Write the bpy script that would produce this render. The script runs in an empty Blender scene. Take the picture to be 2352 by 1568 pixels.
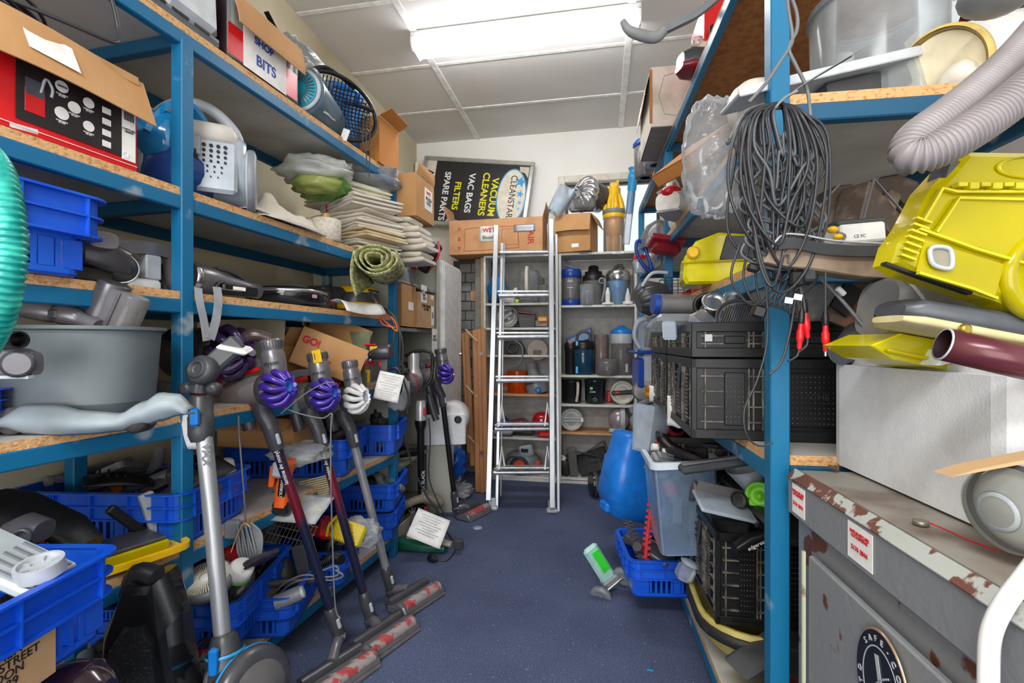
import bpy, math, random
from mathutils import Vector, Matrix, noise
V = Vector
SC = bpy.context.scene
COL = SC.collection
R_ = math.radians
PI = math.pi
rnd = random.Random(7)

# ---------------------------------------------------------------- camera, world, lights, exposure
FOC, CX, CY, CH, YAW = 1095.0, 1176.0, 790.0, 1.15, R_(10.55)
cam_d = bpy.data.cameras.new('camera')
cam = bpy.data.objects.new('camera', cam_d)
COL.objects.link(cam)
cam.location = (0, 0, CH)
cam.rotation_euler = (R_(90), 0, YAW)
cam_d.sensor_width = 36.0
cam_d.lens = 36.0 * FOC / 2352.0
cam_d.shift_y = 6.0 / 2352.0
cam_d.clip_start = 0.02
SC.camera = cam
wd = bpy.data.worlds.new('world'); SC.world = wd; wd.use_nodes = True
wd.node_tree.nodes['Background'].inputs[0].default_value = (0.93, 0.96, 1.0, 1)
wd.node_tree.nodes['Background'].inputs[1].default_value = 1.0
SC.view_settings.view_transform = 'Standard'
SC.view_settings.look = 'None'
SC.view_settings.exposure = 0.30
SC.view_settings.gamma = 1.0
SC.view_settings.use_curve_mapping = False
SC.cycles.max_bounces = 8
SC.cycles.diffuse_bounces = 4
SC.cycles.glossy_bounces = 3
SC.cycles.transmission_bounces = 6
SC.cycles.transparent_max_bounces = 12
SC.cycles.caustics_reflective = False
SC.cycles.caustics_refractive = False
SC.cycles.use_denoising = True
TUBE_POWER = 20.0      # emission of the fluorescent lens
def area(name, loc, size, power, rot=(0, 0, 0), col=(1, 1, 1)):
    l = bpy.data.lights.new(name, 'AREA'); l.shape = 'RECTANGLE'; l.size, l.size_y = size
    l.energy = power; l.color = col
    o = bpy.data.objects.new(name, l); COL.objects.link(o)
    o.location = loc; o.rotation_euler = rot
    return o
# unseen fill lamps added behind the viewer, one overhead and one upright
area('added_overhead_fill', (-0.4, -1.1, 2.92), (1.3, .4), 60)
area('added_upright_fill', (-0.35, -2.65, 1.45), (2.5, 2.3), 75, (R_(90), 0, 0), (1, .98, .95))

# ---------------------------------------------------------------- helpers
CA, SA = math.cos(YAW), math.sin(YAW)
def cw(xc, z, h):            # metres right of / ahead of the viewer, height -> world
    return V((xc * CA - z * SA, xc * SA + z * CA, h))
def A(px, py, z):            # a spot read off the photograph at distance z ahead
    return cw((px - CX) * z / FOC, z, CH + (CY - py) * z / FOC)
def srgb(h):
    if isinstance(h, str):
        h = [int(h[i:i + 2], 16) / 255 for i in (0, 2, 4)]
    return tuple(c / 12.92 if c <= .04045 else ((c + .055) / 1.055) ** 2.4 for c in h)
_mats = {}
def mat(name, col, rough=.5, metal=0, col2=None, scale=20, mix=(.45, .6), alpha=1, bump=0, bscale=60, emit=0, stretch=None, spec=.5, detail=3, coat=0):
    if name in _mats: return _mats[name]
    m = bpy.data.materials.new(name); _mats[name] = m; m.use_nodes = True
    nt = m.node_tree; b = nt.nodes['Principled BSDF']; c = srgb(col)
    b.inputs['Base Color'].default_value = (*c, 1)
    b.inputs['Roughness'].default_value = rough
    b.inputs['Metallic'].default_value = metal
    b.inputs['Specular IOR Level'].default_value = spec
    b.inputs['Coat Weight'].default_value = coat
    tc = nt.nodes.new('ShaderNodeTexCoord'); src = tc.outputs['Object']
    if stretch:
        mp = nt.nodes.new('ShaderNodeMapping'); mp.inputs['Scale'].default_value = stretch
        nt.links.new(src, mp.inputs[0]); src = mp.outputs[0]
    n = nt.nodes.new('ShaderNodeTexNoise'); n.inputs['Scale'].default_value = scale; n.inputs['Detail'].default_value = detail
    nt.links.new(src, n.inputs[0])
    rp = nt.nodes.new('ShaderNodeValToRGB'); nt.links.new(n.outputs[0], rp.inputs[0])
    if col2 is None:
        c2 = tuple(min(1, x * 1.12 + .004) for x in c); c1 = tuple(x * .88 for x in c); mix = (.3, .7)
    else:
        c1, c2 = c, srgb(col2)
    rp.color_ramp.elements[0].position, rp.color_ramp.elements[1].position = mix
    rp.color_ramp.elements[0].color = (*c1, 1); rp.color_ramp.elements[1].color = (*c2, 1)
    nt.links.new(rp.outputs[0], b.inputs['Base Color'])
    if bump:
        n2 = nt.nodes.new('ShaderNodeTexNoise'); n2.inputs['Scale'].default_value = bscale; n2.inputs['Detail'].default_value = 4
        nt.links.new(src, n2.inputs[0])
        bp = nt.nodes.new('ShaderNodeBump'); bp.inputs['Strength'].default_value = bump; bp.inputs['Distance'].default_value = .01
        nt.links.new(n2.outputs[0], bp.inputs['Height']); nt.links.new(bp.outputs[0], b.inputs['Normal'])
    if emit:
        b.inputs['Emission Color'].default_value = (1, 1, 1, 1); b.inputs['Emission Strength'].default_value = emit
    if alpha < 1:            # clear plastic: tinted see-through plus a surface with its own gloss
        t = nt.nodes.new('ShaderNodeBsdfTransparent'); t.inputs[0].default_value = (*[x ** .45 for x in c], 1)
        mx = nt.nodes.new('ShaderNodeMixShader'); fr = nt.nodes.new('ShaderNodeFresnel'); fr.inputs[0].default_value = 1.4
        ad = nt.nodes.new('ShaderNodeMath'); ad.operation = 'ADD'; ad.use_clamp = True; ad.inputs[1].default_value = alpha
        nt.links.new(fr.outputs[0], ad.inputs[0]); nt.links.new(ad.outputs[0], mx.inputs[0])
        nt.links.new(t.outputs[0], mx.inputs[1]); nt.links.new(b.outputs[0], mx.inputs[2])
        nt.links.new(mx.outputs[0], nt.nodes['Material Output'].inputs[0])
    return m
def M(loc=(0, 0, 0), rz=0, rx=0, ry=0, s=1):
    return Matrix.Translation(V(loc)) @ Matrix.Rotation(rz, 4, 'Z') @ Matrix.Rotation(ry, 4, 'Y') @ Matrix.Rotation(rx, 4, 'X') @ Matrix.Scale(s, 4)
def look(p, zdir, xhint=(1, 0, 0)):   # frame at p whose z axis runs along zdir
    z = V(zdir).normalized(); x = V(xhint); x = (x - z * x.dot(z)).normalized(); y = z.cross(x)
    m = Matrix((x, y, z)).transposed().to_4x4(); m.translation = V(p); return m
def spline(pts, k=6, closed=False):
    pts = [V(p) for p in pts]; n = len(pts); out = []
    if n < 3: return pts
    for i in range(n if closed else n - 1):
        if closed: p = [pts[(i + j - 1) % n] for j in range(4)]
        else: p = [pts[max(0, i - 1)], pts[i], pts[i + 1], pts[min(n - 1, i + 2)]]
        for q in range(k):
            t = q / k
            out.append(.5 * ((2 * p[1]) + (p[2] - p[0]) * t + (2 * p[0] - 5 * p[1] + 4 * p[2] - p[3]) * t * t + (3 * p[1] - p[0] - 3 * p[2] + p[3]) * t ** 3))
    if not closed: out.append(pts[-1])
    return out
class MB:
    def __init__(s): s.v = []; s.f = []; s.sm = []; s.mi = []; s.m = Matrix(); s.k = 0
    def at(s, m): s.m = m; return s
    def use(s, k): s.k = k; return s
    def add(s, vs, fs, smooth=False):
        o = len(s.v); s.v += [s.m @ V(v) for v in vs]
        s.f += [tuple(i + o for i in f) for f in fs]
        s.sm += [smooth] * len(fs); s.mi += [s.k] * len(fs); return s
    def box(s, c, d, rz=0, rx=0, ry=0, bev=0, taper=1):
        """centre c, size d; taper scales the top"""
        x, y, z = d[0] / 2, d[1] / 2, d[2] / 2; m = M((0, 0, 0), rz, rx, ry); c = V(c)
        if bev:
            b = min(bev, x * .9, y * .9, z * .9); L = []
            for (zz, i) in ((-z, b), (-z + b, 0), (z - b, 0), (z, b)):
                t = taper if zz > 0 else 1
                X, Y = x * t - i, y * t - i; q = b * .9 if not i else b * .3
                L.append([(X, -Y + q, zz), (X, Y - q, zz), (X - q, Y, zz), (-X + q, Y, zz), (-X, Y - q, zz), (-X, -Y + q, zz), (-X + q, -Y, zz), (X - q, -Y, zz)])
            vs = [c + m @ V(p) for l in L for p in l]; fs = []
            for j in range(3):
                for i in range(8): fs.append((j * 8 + i, j * 8 + (i + 1) % 8, j * 8 + 8 + (i + 1) % 8, j * 8 + 8 + i))
            fs += [tuple(range(7, -1, -1)), tuple(range(24, 32))]
            return s.add(vs, fs)
        vs = [c + m @ V((a * x * (taper if e > 0 else 1), b * y * (taper if e > 0 else 1), e * z)) for e in (-1, 1) for a, b in ((-1, -1), (1, -1), (1, 1), (-1, 1))]
        return s.add(vs, [(3, 2, 1, 0), (4, 5, 6, 7), (0, 1, 5, 4), (1, 2, 6, 5), (2, 3, 7, 6), (3, 0, 4, 7)])
    def rings(s, rs, closed_ends=True, smooth=True, sharp=False):
        """rs: list of rings (same count)"""
        n = len(rs[0])
        if sharp:
            for a, b in zip(rs, rs[1:]):
                s.add(list(a) + list(b), [(i, (i + 1) % n, n + (i + 1) % n, n + i) for i in range(n)], smooth)
        else:
            vs = [p for r in rs for p in r]
            s.add(vs, [(j * n + i, j * n + (i + 1) % n, (j + 1) * n + (i + 1) % n, (j + 1) * n + i) for j in range(len(rs) - 1) for i in range(n)], smooth)
        if closed_ends:
            s.add(list(rs[0]), [tuple(range(n - 1, -1, -1))]); s.add(list(rs[-1]), [tuple(range(n))])
        return s
    def lathe(s, prof, m=None, n=24, caps=True, sharp=False, sx=1, sy=1, lobes=0, ld=0):
        """prof [(r, z)...] about local z"""
        m = m or Matrix(); rs = []
        for r, z in prof:
            rs.append([m @ V((r * sx * (1 + ld * math.cos(lobes * 2 * PI * i / n)) * math.cos(2 * PI * i / n), r * sy * (1 + ld * math.cos(lobes * 2 * PI * i / n)) * math.sin(2 * PI * i / n), z)) for i in range(n)])
        return s.rings(rs, caps, True, sharp)
    def cyl(s, a, b, r, r2=None, n=20, caps=True):
        a, b = V(a), V(b); d = b - a
        return s.lathe([(r, 0), (r if r2 is None else r2, d.length)], look(a, d, (1, 0, 0) if abs(d.normalized().x) < .9 else (0, 0, 1)), n, caps)
    def pipe(s, a, b, r, wall=.002, n=20):
        a, b = V(a), V(b); d = b - a; L = d.length
        return s.lathe([(r - wall, L), (r - wall, 0), (r, 0), (r, L), (r - wall, L)], look(a, d, (1, 0, 0) if abs(d.normalized().x) < .9 else (0, 0, 1)), n, False, True)
    def tube(s, pts, r, n=8, k=6, closed=False, rr=None, caps=True, smooth_path=True):
        P = spline(pts, k, closed) if smooth_path else [V(p) for p in pts]; N = len(P); rs = []
        up = V((0, 0, 1)); t0 = (P[1] - P[0]).normalized()
        x = t0.orthogonal().normalized()
        for i, p in enumerate(P):
            if closed: t = (P[(i + 1) % N] - P[i - 1]).normalized()
            else: t = (P[min(N - 1, i + 1)] - P[max(0, i - 1)]).normalized()
            x = (x - t * x.dot(t)); x = x.normalized() if x.length > 1e-6 else t.orthogonal().normalized(); y = t.cross(x)
            q = rr(i / (N - 1)) if rr else r
            rs.append([p + (x * math.cos(2 * PI * j / n) + y * math.sin(2 * PI * j / n)) * q for j in range(n)])
        if closed: rs.append(rs[0]); caps = False
        return s.rings(rs, caps)
    def bar(s, pts, w, h, up=(0, 0, 1), k=5, smooth_path=True):
        """flat strip of width w (along up x t) and thickness h (along up)"""
        P = spline(pts, k) if smooth_path else [V(p) for p in pts]; rs = []; N = len(P); up = V(up)
        for i, p in enumerate(P):
            t = (P[min(N - 1, i + 1)] - P[max(0, i - 1)]).normalized(); x = t.cross(up).normalized(); y = x.cross(t).normalized()
            rs.append([p - x * w / 2 - y * h / 2, p + x * w / 2 - y * h / 2, p + x * w / 2 + y * h / 2, p - x * w / 2 + y * h / 2])
        return s.rings(rs, True, False, True)
    def prism(s, poly, d, m=None, smooth=False, bev=0):
        """poly in local xz, extruded along y from 0 to d"""
        m = m or Matrix(); n = len(poly)
        a = sum(poly[i][0] * poly[(i + 1) % n][1] - poly[(i + 1) % n][0] * poly[i][1] for i in range(n))
        if a < 0: poly = poly[::-1]
        if bev:
            cx = sum(p[0] for p in poly) / n; cz = sum(p[1] for p in poly) / n
            sh = lambda p: (p[0] + (cx - p[0]) * bev / max(.001, math.hypot(cx - p[0], cz - p[1])), p[1] + (cz - p[1]) * bev / max(.001, math.hypot(cx - p[0], cz - p[1])))
            L = [([sh(p) for p in poly], 0), (poly, bev), (poly, d - bev), ([sh(p) for p in poly], d)]
        else: L = [(poly, 0), (poly, d)]
        rs = [[m @ V((p[0], y, p[1])) for p in l] for l, y in L]
        if smooth: s.rings(rs, False, True)
        else: s.rings(rs, False, False)
        return s.add(rs[0], [tuple(range(n))]).add(rs[-1], [tuple(range(n - 1, -1, -1))])
    def ell(s, c, r, m=None, nu=18, nv=10, p=1.0, zmin=-1):
        """(super)ellipsoid"""
        m = m or Matrix(); c = V(c); rs = []; sg = lambda q: math.copysign(abs(q) ** p, q)
        a0 = math.asin(max(-1, zmin))
        for j in range(nv + 1):
            t = a0 + (PI / 2 - a0) * j / nv; ct = max(.001, abs(math.cos(t)) ** p); st = sg(math.sin(t))
            rs.append([m @ (c + V((r[0] * ct * sg(math.cos(2 * PI * i / nu)), r[1] * ct * sg(math.sin(2 * PI * i / nu)), r[2] * st))) for i in range(nu)])
        return s.rings(rs, True)
    def loft(s, secs, m=None, n=20, p=.6, axis='x'):
        """secs: (x, cy, cz, ry, rz) super-elliptic sections along local x"""
        m = m or Matrix(); sg = lambda q: math.copysign(abs(q) ** p, q); rs = []
        for x, cy, cz, ry, rz in secs:
            rs.append([m @ V((x, cy + ry * sg(math.cos(2 * PI * i / n)), cz + rz * sg(math.sin(2 * PI * i / n)))) for i in range(n)])
        return s.rings(rs, True)
    def sheet(s, fn, nu, nv, th=.002, smooth=True):
        """fn(u, v) -> point; given a small thickness"""
        P = [[V(fn(i / nu, j / nv)) for i in range(nu + 1)] for j in range(nv + 1)]; W = nu + 1
        N = []
        for j in range(nv + 1):
            for i in range(nu + 1):
                a = P[j][min(nu, i + 1)] - P[j][max(0, i - 1)]; b = P[min(nv, j + 1)][i] - P[max(0, j - 1)][i]; c = a.cross(b)
                N.append(c.normalized() if c.length > 1e-9 else V((0, 0, 1)))
        F = [p for r in P for p in r]; B = [p - q * th for p, q in zip(F, N)]; o = len(F)
        fs = [(j * W + i, j * W + i + 1, (j + 1) * W + i + 1, (j + 1) * W + i) for j in range(nv) for i in range(nu)]
        fs += [tuple(o + k for k in reversed(f)) for f in fs]
        e = [j * W for j in range(nv + 1)]; e2 = [j * W + nu for j in range(nv + 1)]
        for a, b in zip(range(nu), range(1, nu + 1)):
            fs += [(b, a, o + a, o + b), (nv * W + a, nv * W + b, o + nv * W + b, o + nv * W + a)]
        for a, b in zip(e, e[1:]): fs.append((a, b, o + b, o + a))
        for a, b in zip(e2, e2[1:]): fs.append((b, a, o + a, o + b))
        return s.add(F + B, fs, smooth)
    def build(s, name, m, parent=None, **kw):
        me = bpy.data.meshes.new(name); me.from_pydata([tuple(v) for v in s.v], [], s.f)
        for q in (m if isinstance(m, (list, tuple)) else [m]): me.materials.append(q)
        me.polygons.foreach_set('use_smooth', s.sm); me.polygons.foreach_set('material_index', s.mi); me.update()
        o = bpy.data.objects.new(name, me); COL.objects.link(o)
        if parent: o.parent = parent
        for k, x in kw.items(): o[k] = x
        return o
def tag(o, label=None, cat=None, group=None, kind=None):
    for k, x in (('label', label), ('category', cat), ('group', group), ('kind', kind)):
        if x: o[k] = x
    return o
RN = {'upright_head': 'upright_nozzle', 'brush_head': 'brush_nozzle', 'vacuum_body': 'handheld_cleaner', 'floor_head': 'floor_nozzle', 'vacuum_base': 'sole_unit', 'dark_base': 'sole_unit', 'glass_panel': 'glass_sheet', 'red_head': 'brush_nozzle', 'cover_panel': 'curved_cover', 'wheel_hub': 'spoked_wheel', 'black_panel': 'plastic_plate', 'rubber_tyre': 'rubber_wheel', 'round_lid': 'canister_cover', 'cane_handle': 'cane_stick', 'curved_handle': 'hose_grip', 'handheld_part': 'pistol_grip', 'white_lid': 'round_cover', 'folding_steps': 'latch_bar', 'filter_frame': 'slatted_filter', 'grey_wheel': 'double_wheel', 'grey_hood': 'plastic_hood'}
def T(name, label, cat, m, group=None):        # a thing: an Empty at its base
    o = bpy.data.objects.new(RN.get(name, name), None); COL.objects.link(o); o.empty_display_size = .05
    o.matrix_world = m if isinstance(m, Matrix) else Matrix.Translation(V(m))
    return tag(o, label, cat, group)
def st(name, mb, m): return tag(mb.build(name, m), kind='structure')
def flat(name, mb, m, label, cat, loc=None, group=None):   # a thing that is one mesh; loc = its matrix
    o = mb.build(RN.get(name, name), m)
    if loc is not None: o.matrix_world = loc if isinstance(loc, Matrix) else Matrix.Translation(V(loc))
    return tag(o, label, cat, group)
def copy_tree(o, parent=None):
    c = o.copy(); COL.objects.link(c); c.parent = parent
    for ch in list(o.children): copy_tree(ch, c)
    return c
def text(name, body, size, m, mt, parent, bold=0, depth=.0006, align='CENTER', sx=1):
    """lettering in local xz plane of m, facing local -y"""
    cu = bpy.data.curves.new(name, 'FONT'); cu.body = body; cu.size = size; cu.extrude = depth; cu.offset = bold
    cu.align_x = align; cu.align_y = 'CENTER'; cu.space_line = .8
    t = bpy.data.objects.new(name, cu); COL.objects.link(t)
    bpy.context.view_layer.update()
    me = bpy.data.meshes.new_from_object(t.evaluated_get(bpy.context.evaluated_depsgraph_get()))
    bpy.data.objects.remove(t); me.name = name; me.transform(m @ Matrix.Rotation(R_(90), 4, 'X') @ Matrix.Scale(sx, 4, (1, 0, 0)))
    me.materials.clear(); me.materials.append(mt)
    o = bpy.data.objects.new(name, me); COL.objects.link(o); o.parent = parent
    return o

# ---------------------------------------------------------------- materials
BLUE = mat('worn_blue_paint', '0d6a98', .45, 0, '94a4ac', 7, (.6, .68), bump=.05)
BLUE_R = mat('blue_paint_right', '12709c', .4, 0, '8fb0c4', 6, (.62, .7), bump=.05)
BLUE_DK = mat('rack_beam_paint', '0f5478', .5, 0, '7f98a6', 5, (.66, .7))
CHIP = mat('chipboard_edge', 'dfae78', .8, 0, 'a06a38', 90, (.5, .75), bump=.3, bscale=120, stretch=(1, 1, 1.6))
MELA = mat('white_melamine', 'cfcdc8', .5, 0, 'b5b0a6', 5, (.4, .75))
HARDB = mat('brown_hardboard', 'b27740', .7, 0, '8a5526', 40, (.3, .7), bump=.1)
WALL = mat('white_wall', 'f5f4f0', .8, 0, 'efede7', 3, (.3, .7), bump=.03)
CREAM = mat('cream_wall', 'd8ceb4', .8, 0, 'c9bd9f', 3, (.3, .7))
CEIL = mat('ceiling_sheet', 'e0dedb', .75, 0, 'd6d3cf', 2, (.3, .7))
STRIP = mat('ceiling_strip', 'efeeec', .6)
WHITE = mat('white_plastic', 'e6e6e4', .35)
OFFW = mat('off_white_paper', 'f2f1ee', .8)
CARD = mat('cardboard', 'c89a68', .85, 0, 'b98856', 6, (.3, .7), bump=.08, bscale=40)
CARD2 = mat('orange_cardboard', 'c88743', .8, 0, 'bd7c3a', 5, (.3, .7), bump=.05)
CARD3 = mat('pale_cardboard', 'c9a67c', .85, 0, 'b9936a', 6, (.3, .7), bump=.06)
TAPE = mat('brown_tape', 'b88d5c', .3)
CRATE = mat('blue_crate_plastic', '0b4fd0', .32, 0, '2363d8', 8, (.35, .7))
BLK = mat('black_plastic', '101113', .4, 0, '1d1e20', 9, (.4, .7))
BLKD = mat('dusty_black_plastic', '242424', .55, 0, '5a554c', 12, (.55, .8)); DUST = mat('dusty_rib', '45423d', .6, 0, '8b8476', 25, (.4, .7))
DGREY = mat('dark_grey_plastic', '3f4145', .35)
GREY = mat('mid_grey_plastic', '7d8287', .38)
LGREY = mat('light_grey_plastic', 'b4bac0', .4)
NICK = mat('nickel_grey_plastic', '77757a', .28, .35)
GUN = mat('gunmetal_plastic', '4f4e54', .3, .3)
ALU = mat('brushed_aluminium', 'c2c6ca', .35, .6, 'a9adb2', 30, (.3, .7), stretch=(1, 1, .05))
CHROME = mat('chrome', 'd8d8dc', .12, .9)
RED = mat('red_plastic', 'd8151f', .3)
DRED = mat('dark_red_plastic', '7d1624', .3)
ORANGE = mat('orange_plastic', 'f0641a', .4)
YEL = mat('yellow_plastic', 'f3c013', .35)
GREEN = mat('green_plastic', '4fbf1c', .35)
PURP = mat('violet_plastic', '5b34b8', .25, .15, '3a2a98', 6, (.3, .7), coat=.4)
BLUP = mat('bright_blue_plastic', '1178cc', .3)
SKY = mat('sky_blue_plastic', '2b9bd8', .3)
NAVY = mat('navy_blue_plastic', '1c3f96', .3)
CLEAR = mat('clear_plastic', 'dfe3e6', .12, alpha=.16)
SMOKE = mat('smoky_clear_plastic', '9d9a9a', .15, alpha=.35)
FROST = mat('frosted_plastic', 'dce6f0', .3, alpha=.3)
FILM = mat('clear_film', 'e9ecee', .15, alpha=.2)
YCLR = mat('clear_yellow_plastic', 'e3d800', .15, alpha=.55, col2='d6c800', scale=5)
BCLR = mat('clear_blue_plastic', '1c78b8', .15, alpha=.5)
OCLR = mat('clear_orange_plastic', 'e0520f', .15, alpha=.6)
CORD = mat('black_cable', '35373b', .4)
GCORD = mat('grey_cable', '6d6f73', .45)
INK = mat('black_ink', '1b1b1d', .7)
INKR = mat('red_ink', 'c3272b', .7)
INKB = mat('blue_ink', '2f55a8', .7)
INKW = mat('white_ink', 'f0f0ee', .6)
INKY = mat('yellow_ink', 'e9e612', .6)
FOAM = mat('polystyrene', 'e6e8eb', .7, 0, 'dcdfe3', 30, (.3, .7), bump=.1, bscale=220)
WOOD = mat('varnished_wood', 'b4793c', .5, 0, '92592a', 9, (.35, .65), stretch=(1, 1, .12))
RUST = mat('grey_paint_rust', '8d9093', .5, .15, '6b3f2e', 11, (.59, .62), detail=7, bump=.1, bscale=80)
RUSTT = mat('worn_safe_top', '9c958c', .55, .1, '6b5548', 7, (.5, .72), detail=6)
CLOTH = mat('white_cloth', 'e8e3da', .9, 0, 'd8cfc0', 7, (.3, .7), bump=.15, bscale=220)
STEEL = mat('grey_steel_cupboard', 'b9bbb0', .5, 0, 'a9aa9c', 4, (.3, .7))
OLIVE = mat('olive_panel', '93907a', .5)

# ---------------------------------------------------------------- room shell
floor_m = bpy.data.materials.new('navy_carpet'); floor_m.use_nodes = True
nt = floor_m.node_tree; b = nt.nodes['Principled BSDF']; b.inputs['Roughness'].default_value = .95; b.inputs['Specular IOR Level'].default_value = .15
tc = nt.nodes.new('ShaderNodeTexCoord')
def _n(sc, dt=4):
    n = nt.nodes.new('ShaderNodeTexNoise'); n.inputs['Scale'].default_value = sc; n.inputs['Detail'].default_value = dt; nt.links.new(tc.outputs['Object'], n.inputs[0]); return n
def _r(src, a, b_, ca, cb):
    r = nt.nodes.new('ShaderNodeValToRGB'); nt.links.new(src.outputs[0], r.inputs[0]); e = r.color_ramp.elements
    e[0].position, e[1].position = a, b_; e[0].color, e[1].color = (*ca, 1), (*cb, 1); return r
def _mx(t, fac, a, b_):
    m = nt.nodes.new('ShaderNodeMixRGB'); m.blend_type = t; m.inputs[0].default_value = fac; nt.links.new(a.outputs[0], m.inputs[1]); nt.links.new(b_.outputs[0], m.inputs[2]); return m
fine = _r(_n(260), .35, .68, srgb('414c6a'), srgb('7680a0'))
big = _r(_n(2.2, 6), .35, .7, srgb('e0e0e2'), srgb('ffffff'))
lint = _r(_n(80, 2), .68, .71, (0, 0, 0), srgb('8d93a5'))
c1 = _mx('MULTIPLY', 1, fine, big); c2 = _mx('ADD', .7, c1, lint)
nt.links.new(c2.outputs[0], b.inputs['Base Color'])
bp = nt.nodes.new('ShaderNodeBump'); bp.inputs['Strength'].default_value = .5; bp.inputs['Distance'].default_value = .004
nt.links.new(_n(300).outputs[0], bp.inputs['Height']); nt.links.new(bp.outputs[0], b.inputs['Normal'])

XL, XR, YB, YN, HC = -1.70, 1.26, 4.24, -2.7, 3.03
st('floor', MB().box(((XL + XR) / 2, (YB + YN) / 2, -.03), (XR - XL + .2, YB - YN + .2, .06)), floor_m)
st('ceiling', MB().box(((XL + XR) / 2, (YB + YN) / 2, HC + .03), (XR - XL + .2, YB - YN + .2, .06)), CEIL)
st('wall_left', MB().box((XL - .05, (YB + YN) / 2, HC / 2), (.1, YB - YN + .2, HC)), CREAM)
st('wall_right', MB().box((XR + .05, (YB + YN) / 2, HC / 2), (.1, YB - YN + .2, HC)), WALL)
# back wall with the window opening (X -.34..0.50, h 1.86..2.60)
wx0, wx1, wz0, wz1 = -.31, .50, 1.80, 2.57
w = MB(); y = YB + .05
w.box(((XL + wx0) / 2, y, HC / 2), (wx0 - XL, .1, HC)); w.box(((wx1 + XR) / 2, y, HC / 2), (XR - wx1, .1, HC))
w.box(((wx0 + wx1) / 2, y, wz0 / 2), (wx1 - wx0, .1, wz0)); w.box(((wx0 + wx1) / 2, y, (HC + wz1) / 2), (wx1 - wx0, .1, HC - wz1))
st('wall_back', w, WALL)
wf = T('window_1', None, None, (wx0, YB, wz0)); wf['kind'] = 'structure'
fm = MB(); W_, H_ = wx1 - wx0, wz1 - wz0
for (cx, cz, dx, dz) in ((-.03, H_ / 2, .06, H_ + .12), (W_ + .03, H_ / 2, .06, H_ + .12), (W_ / 2, H_ + .03, W_, .06), (W_ / 2, -.03, W_, .06)):
    fm.box((cx, -.01, cz), (dx, .04, dz), bev=.006)
fm.build('window_frame', mat('window_paint', 'd8d2c4', .5), wf)
MB().box((W_ / 2, .07, H_ / 2), (W_, .006, H_)).build('window_pane', mat('pane_glass', 'f4fbff', .05, alpha=.08), wf)
sm_ = MB()
for (cx, cz, dx, dz) in ((.012, H_ / 2, .024, H_), (W_ - .012, H_ / 2, .024, H_), (W_ / 2, H_ - .012, W_, .024)): sm_.box((cx, .06, cz), (dx, .03, dz))
sm_.build('window_sash', DGREY, wf)
# cover strips over the ceiling sheet joints
k = 1
for x in (-1.105, .17):
    st('trim_%d' % k, MB().box((x, (YB + YN) / 2, HC - .004), (.045, YB - YN, .008), bev=.003), STRIP); k += 1
for i in range(9):
    y = 3.67 - .612 * i
    st('trim_%d' % k, MB().box(((XL + XR) / 2, y, HC - .003), (XR - XL, .03, .006), bev=.002), STRIP); k += 1
# grey blockwork strip and post beside the shelf units
blk = mat('grey_blockwork', '77787a', .8, 0, '8a8b8d', 12, (.3, .7))
bw = MB().box((-1.13, YB - .055, .95), (.36, .09, 1.9))
st('wall_block_recess', bw, mat('mortar', '4c4d50', .9))
bb = MB()
for r in range(22):
    for c in range(4):
        x0 = -1.30 + c * .11 + (.055 if r % 2 else 0)
        if x0 + .104 < -.94: bb.box((x0 + .05, YB - .105, .045 + r * .085), (.102, .012, .078), bev=.003)
st('wall_blocks', bb, blk)
st('trim_20', MB().box((-1.055, 4.08, .95), (.06, .05, 1.9), bev=.003), mat('grey_post', '8c8980', .6))
st('trim_21', MB().box((-.995, 4.02, .95), (.05, .04, 1.9), bev=.003), mat('tan_post', 'c9a983', .7))

# ---------------------------------------------------------------- ceiling light
def tube_light(x0, x1, y0, y1, label):
    L = x1 - x0; D = y1 - y0
    t = T('ceiling_light', label, 'ceiling light', ((x0 + x1) / 2, (y0 + y1) / 2, HC))
    MB().box((0, 0, -.02), (L, D, .04), bev=.005).build('light_housing', WHITE, t)
    pf = [(-D / 2 + .004, -.035), (-D / 2 + .004, -.07), (-D / 2 + .03, -.098), (D / 2 - .03, -.105), (D / 2 - .004, -.08), (D / 2 - .004, -.035)]
    MB().prism([(p[0], p[1]) for p in pf], L - .02, Matrix.Rotation(R_(-90), 4, 'Z') @ Matrix.Translation((0, -(L - .02) / 2, 0)), True).build('light_diffuser', mat('lit_diffuser', 'ffffff', .5, emit=TUBE_POWER), t)
    for s in (-1, 1):
        pe = [(-D / 2, -.03), (-D / 2, -.073), (-D / 2 + .03, -.104), (D / 2 - .03, -.11), (D / 2, -.083), (D / 2, -.03)]
        MB().prism(pe, .012, Matrix.Translation((s * (L / 2 - .006) + .006, 0, 0)) @ Matrix.Rotation(R_(90), 4, 'Z')).build('end_cap', WHITE, t)
tube_light(-1.125, .22, 2.70, 2.86, 'long white fluorescent ceiling light with a lit diffuser')

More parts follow.
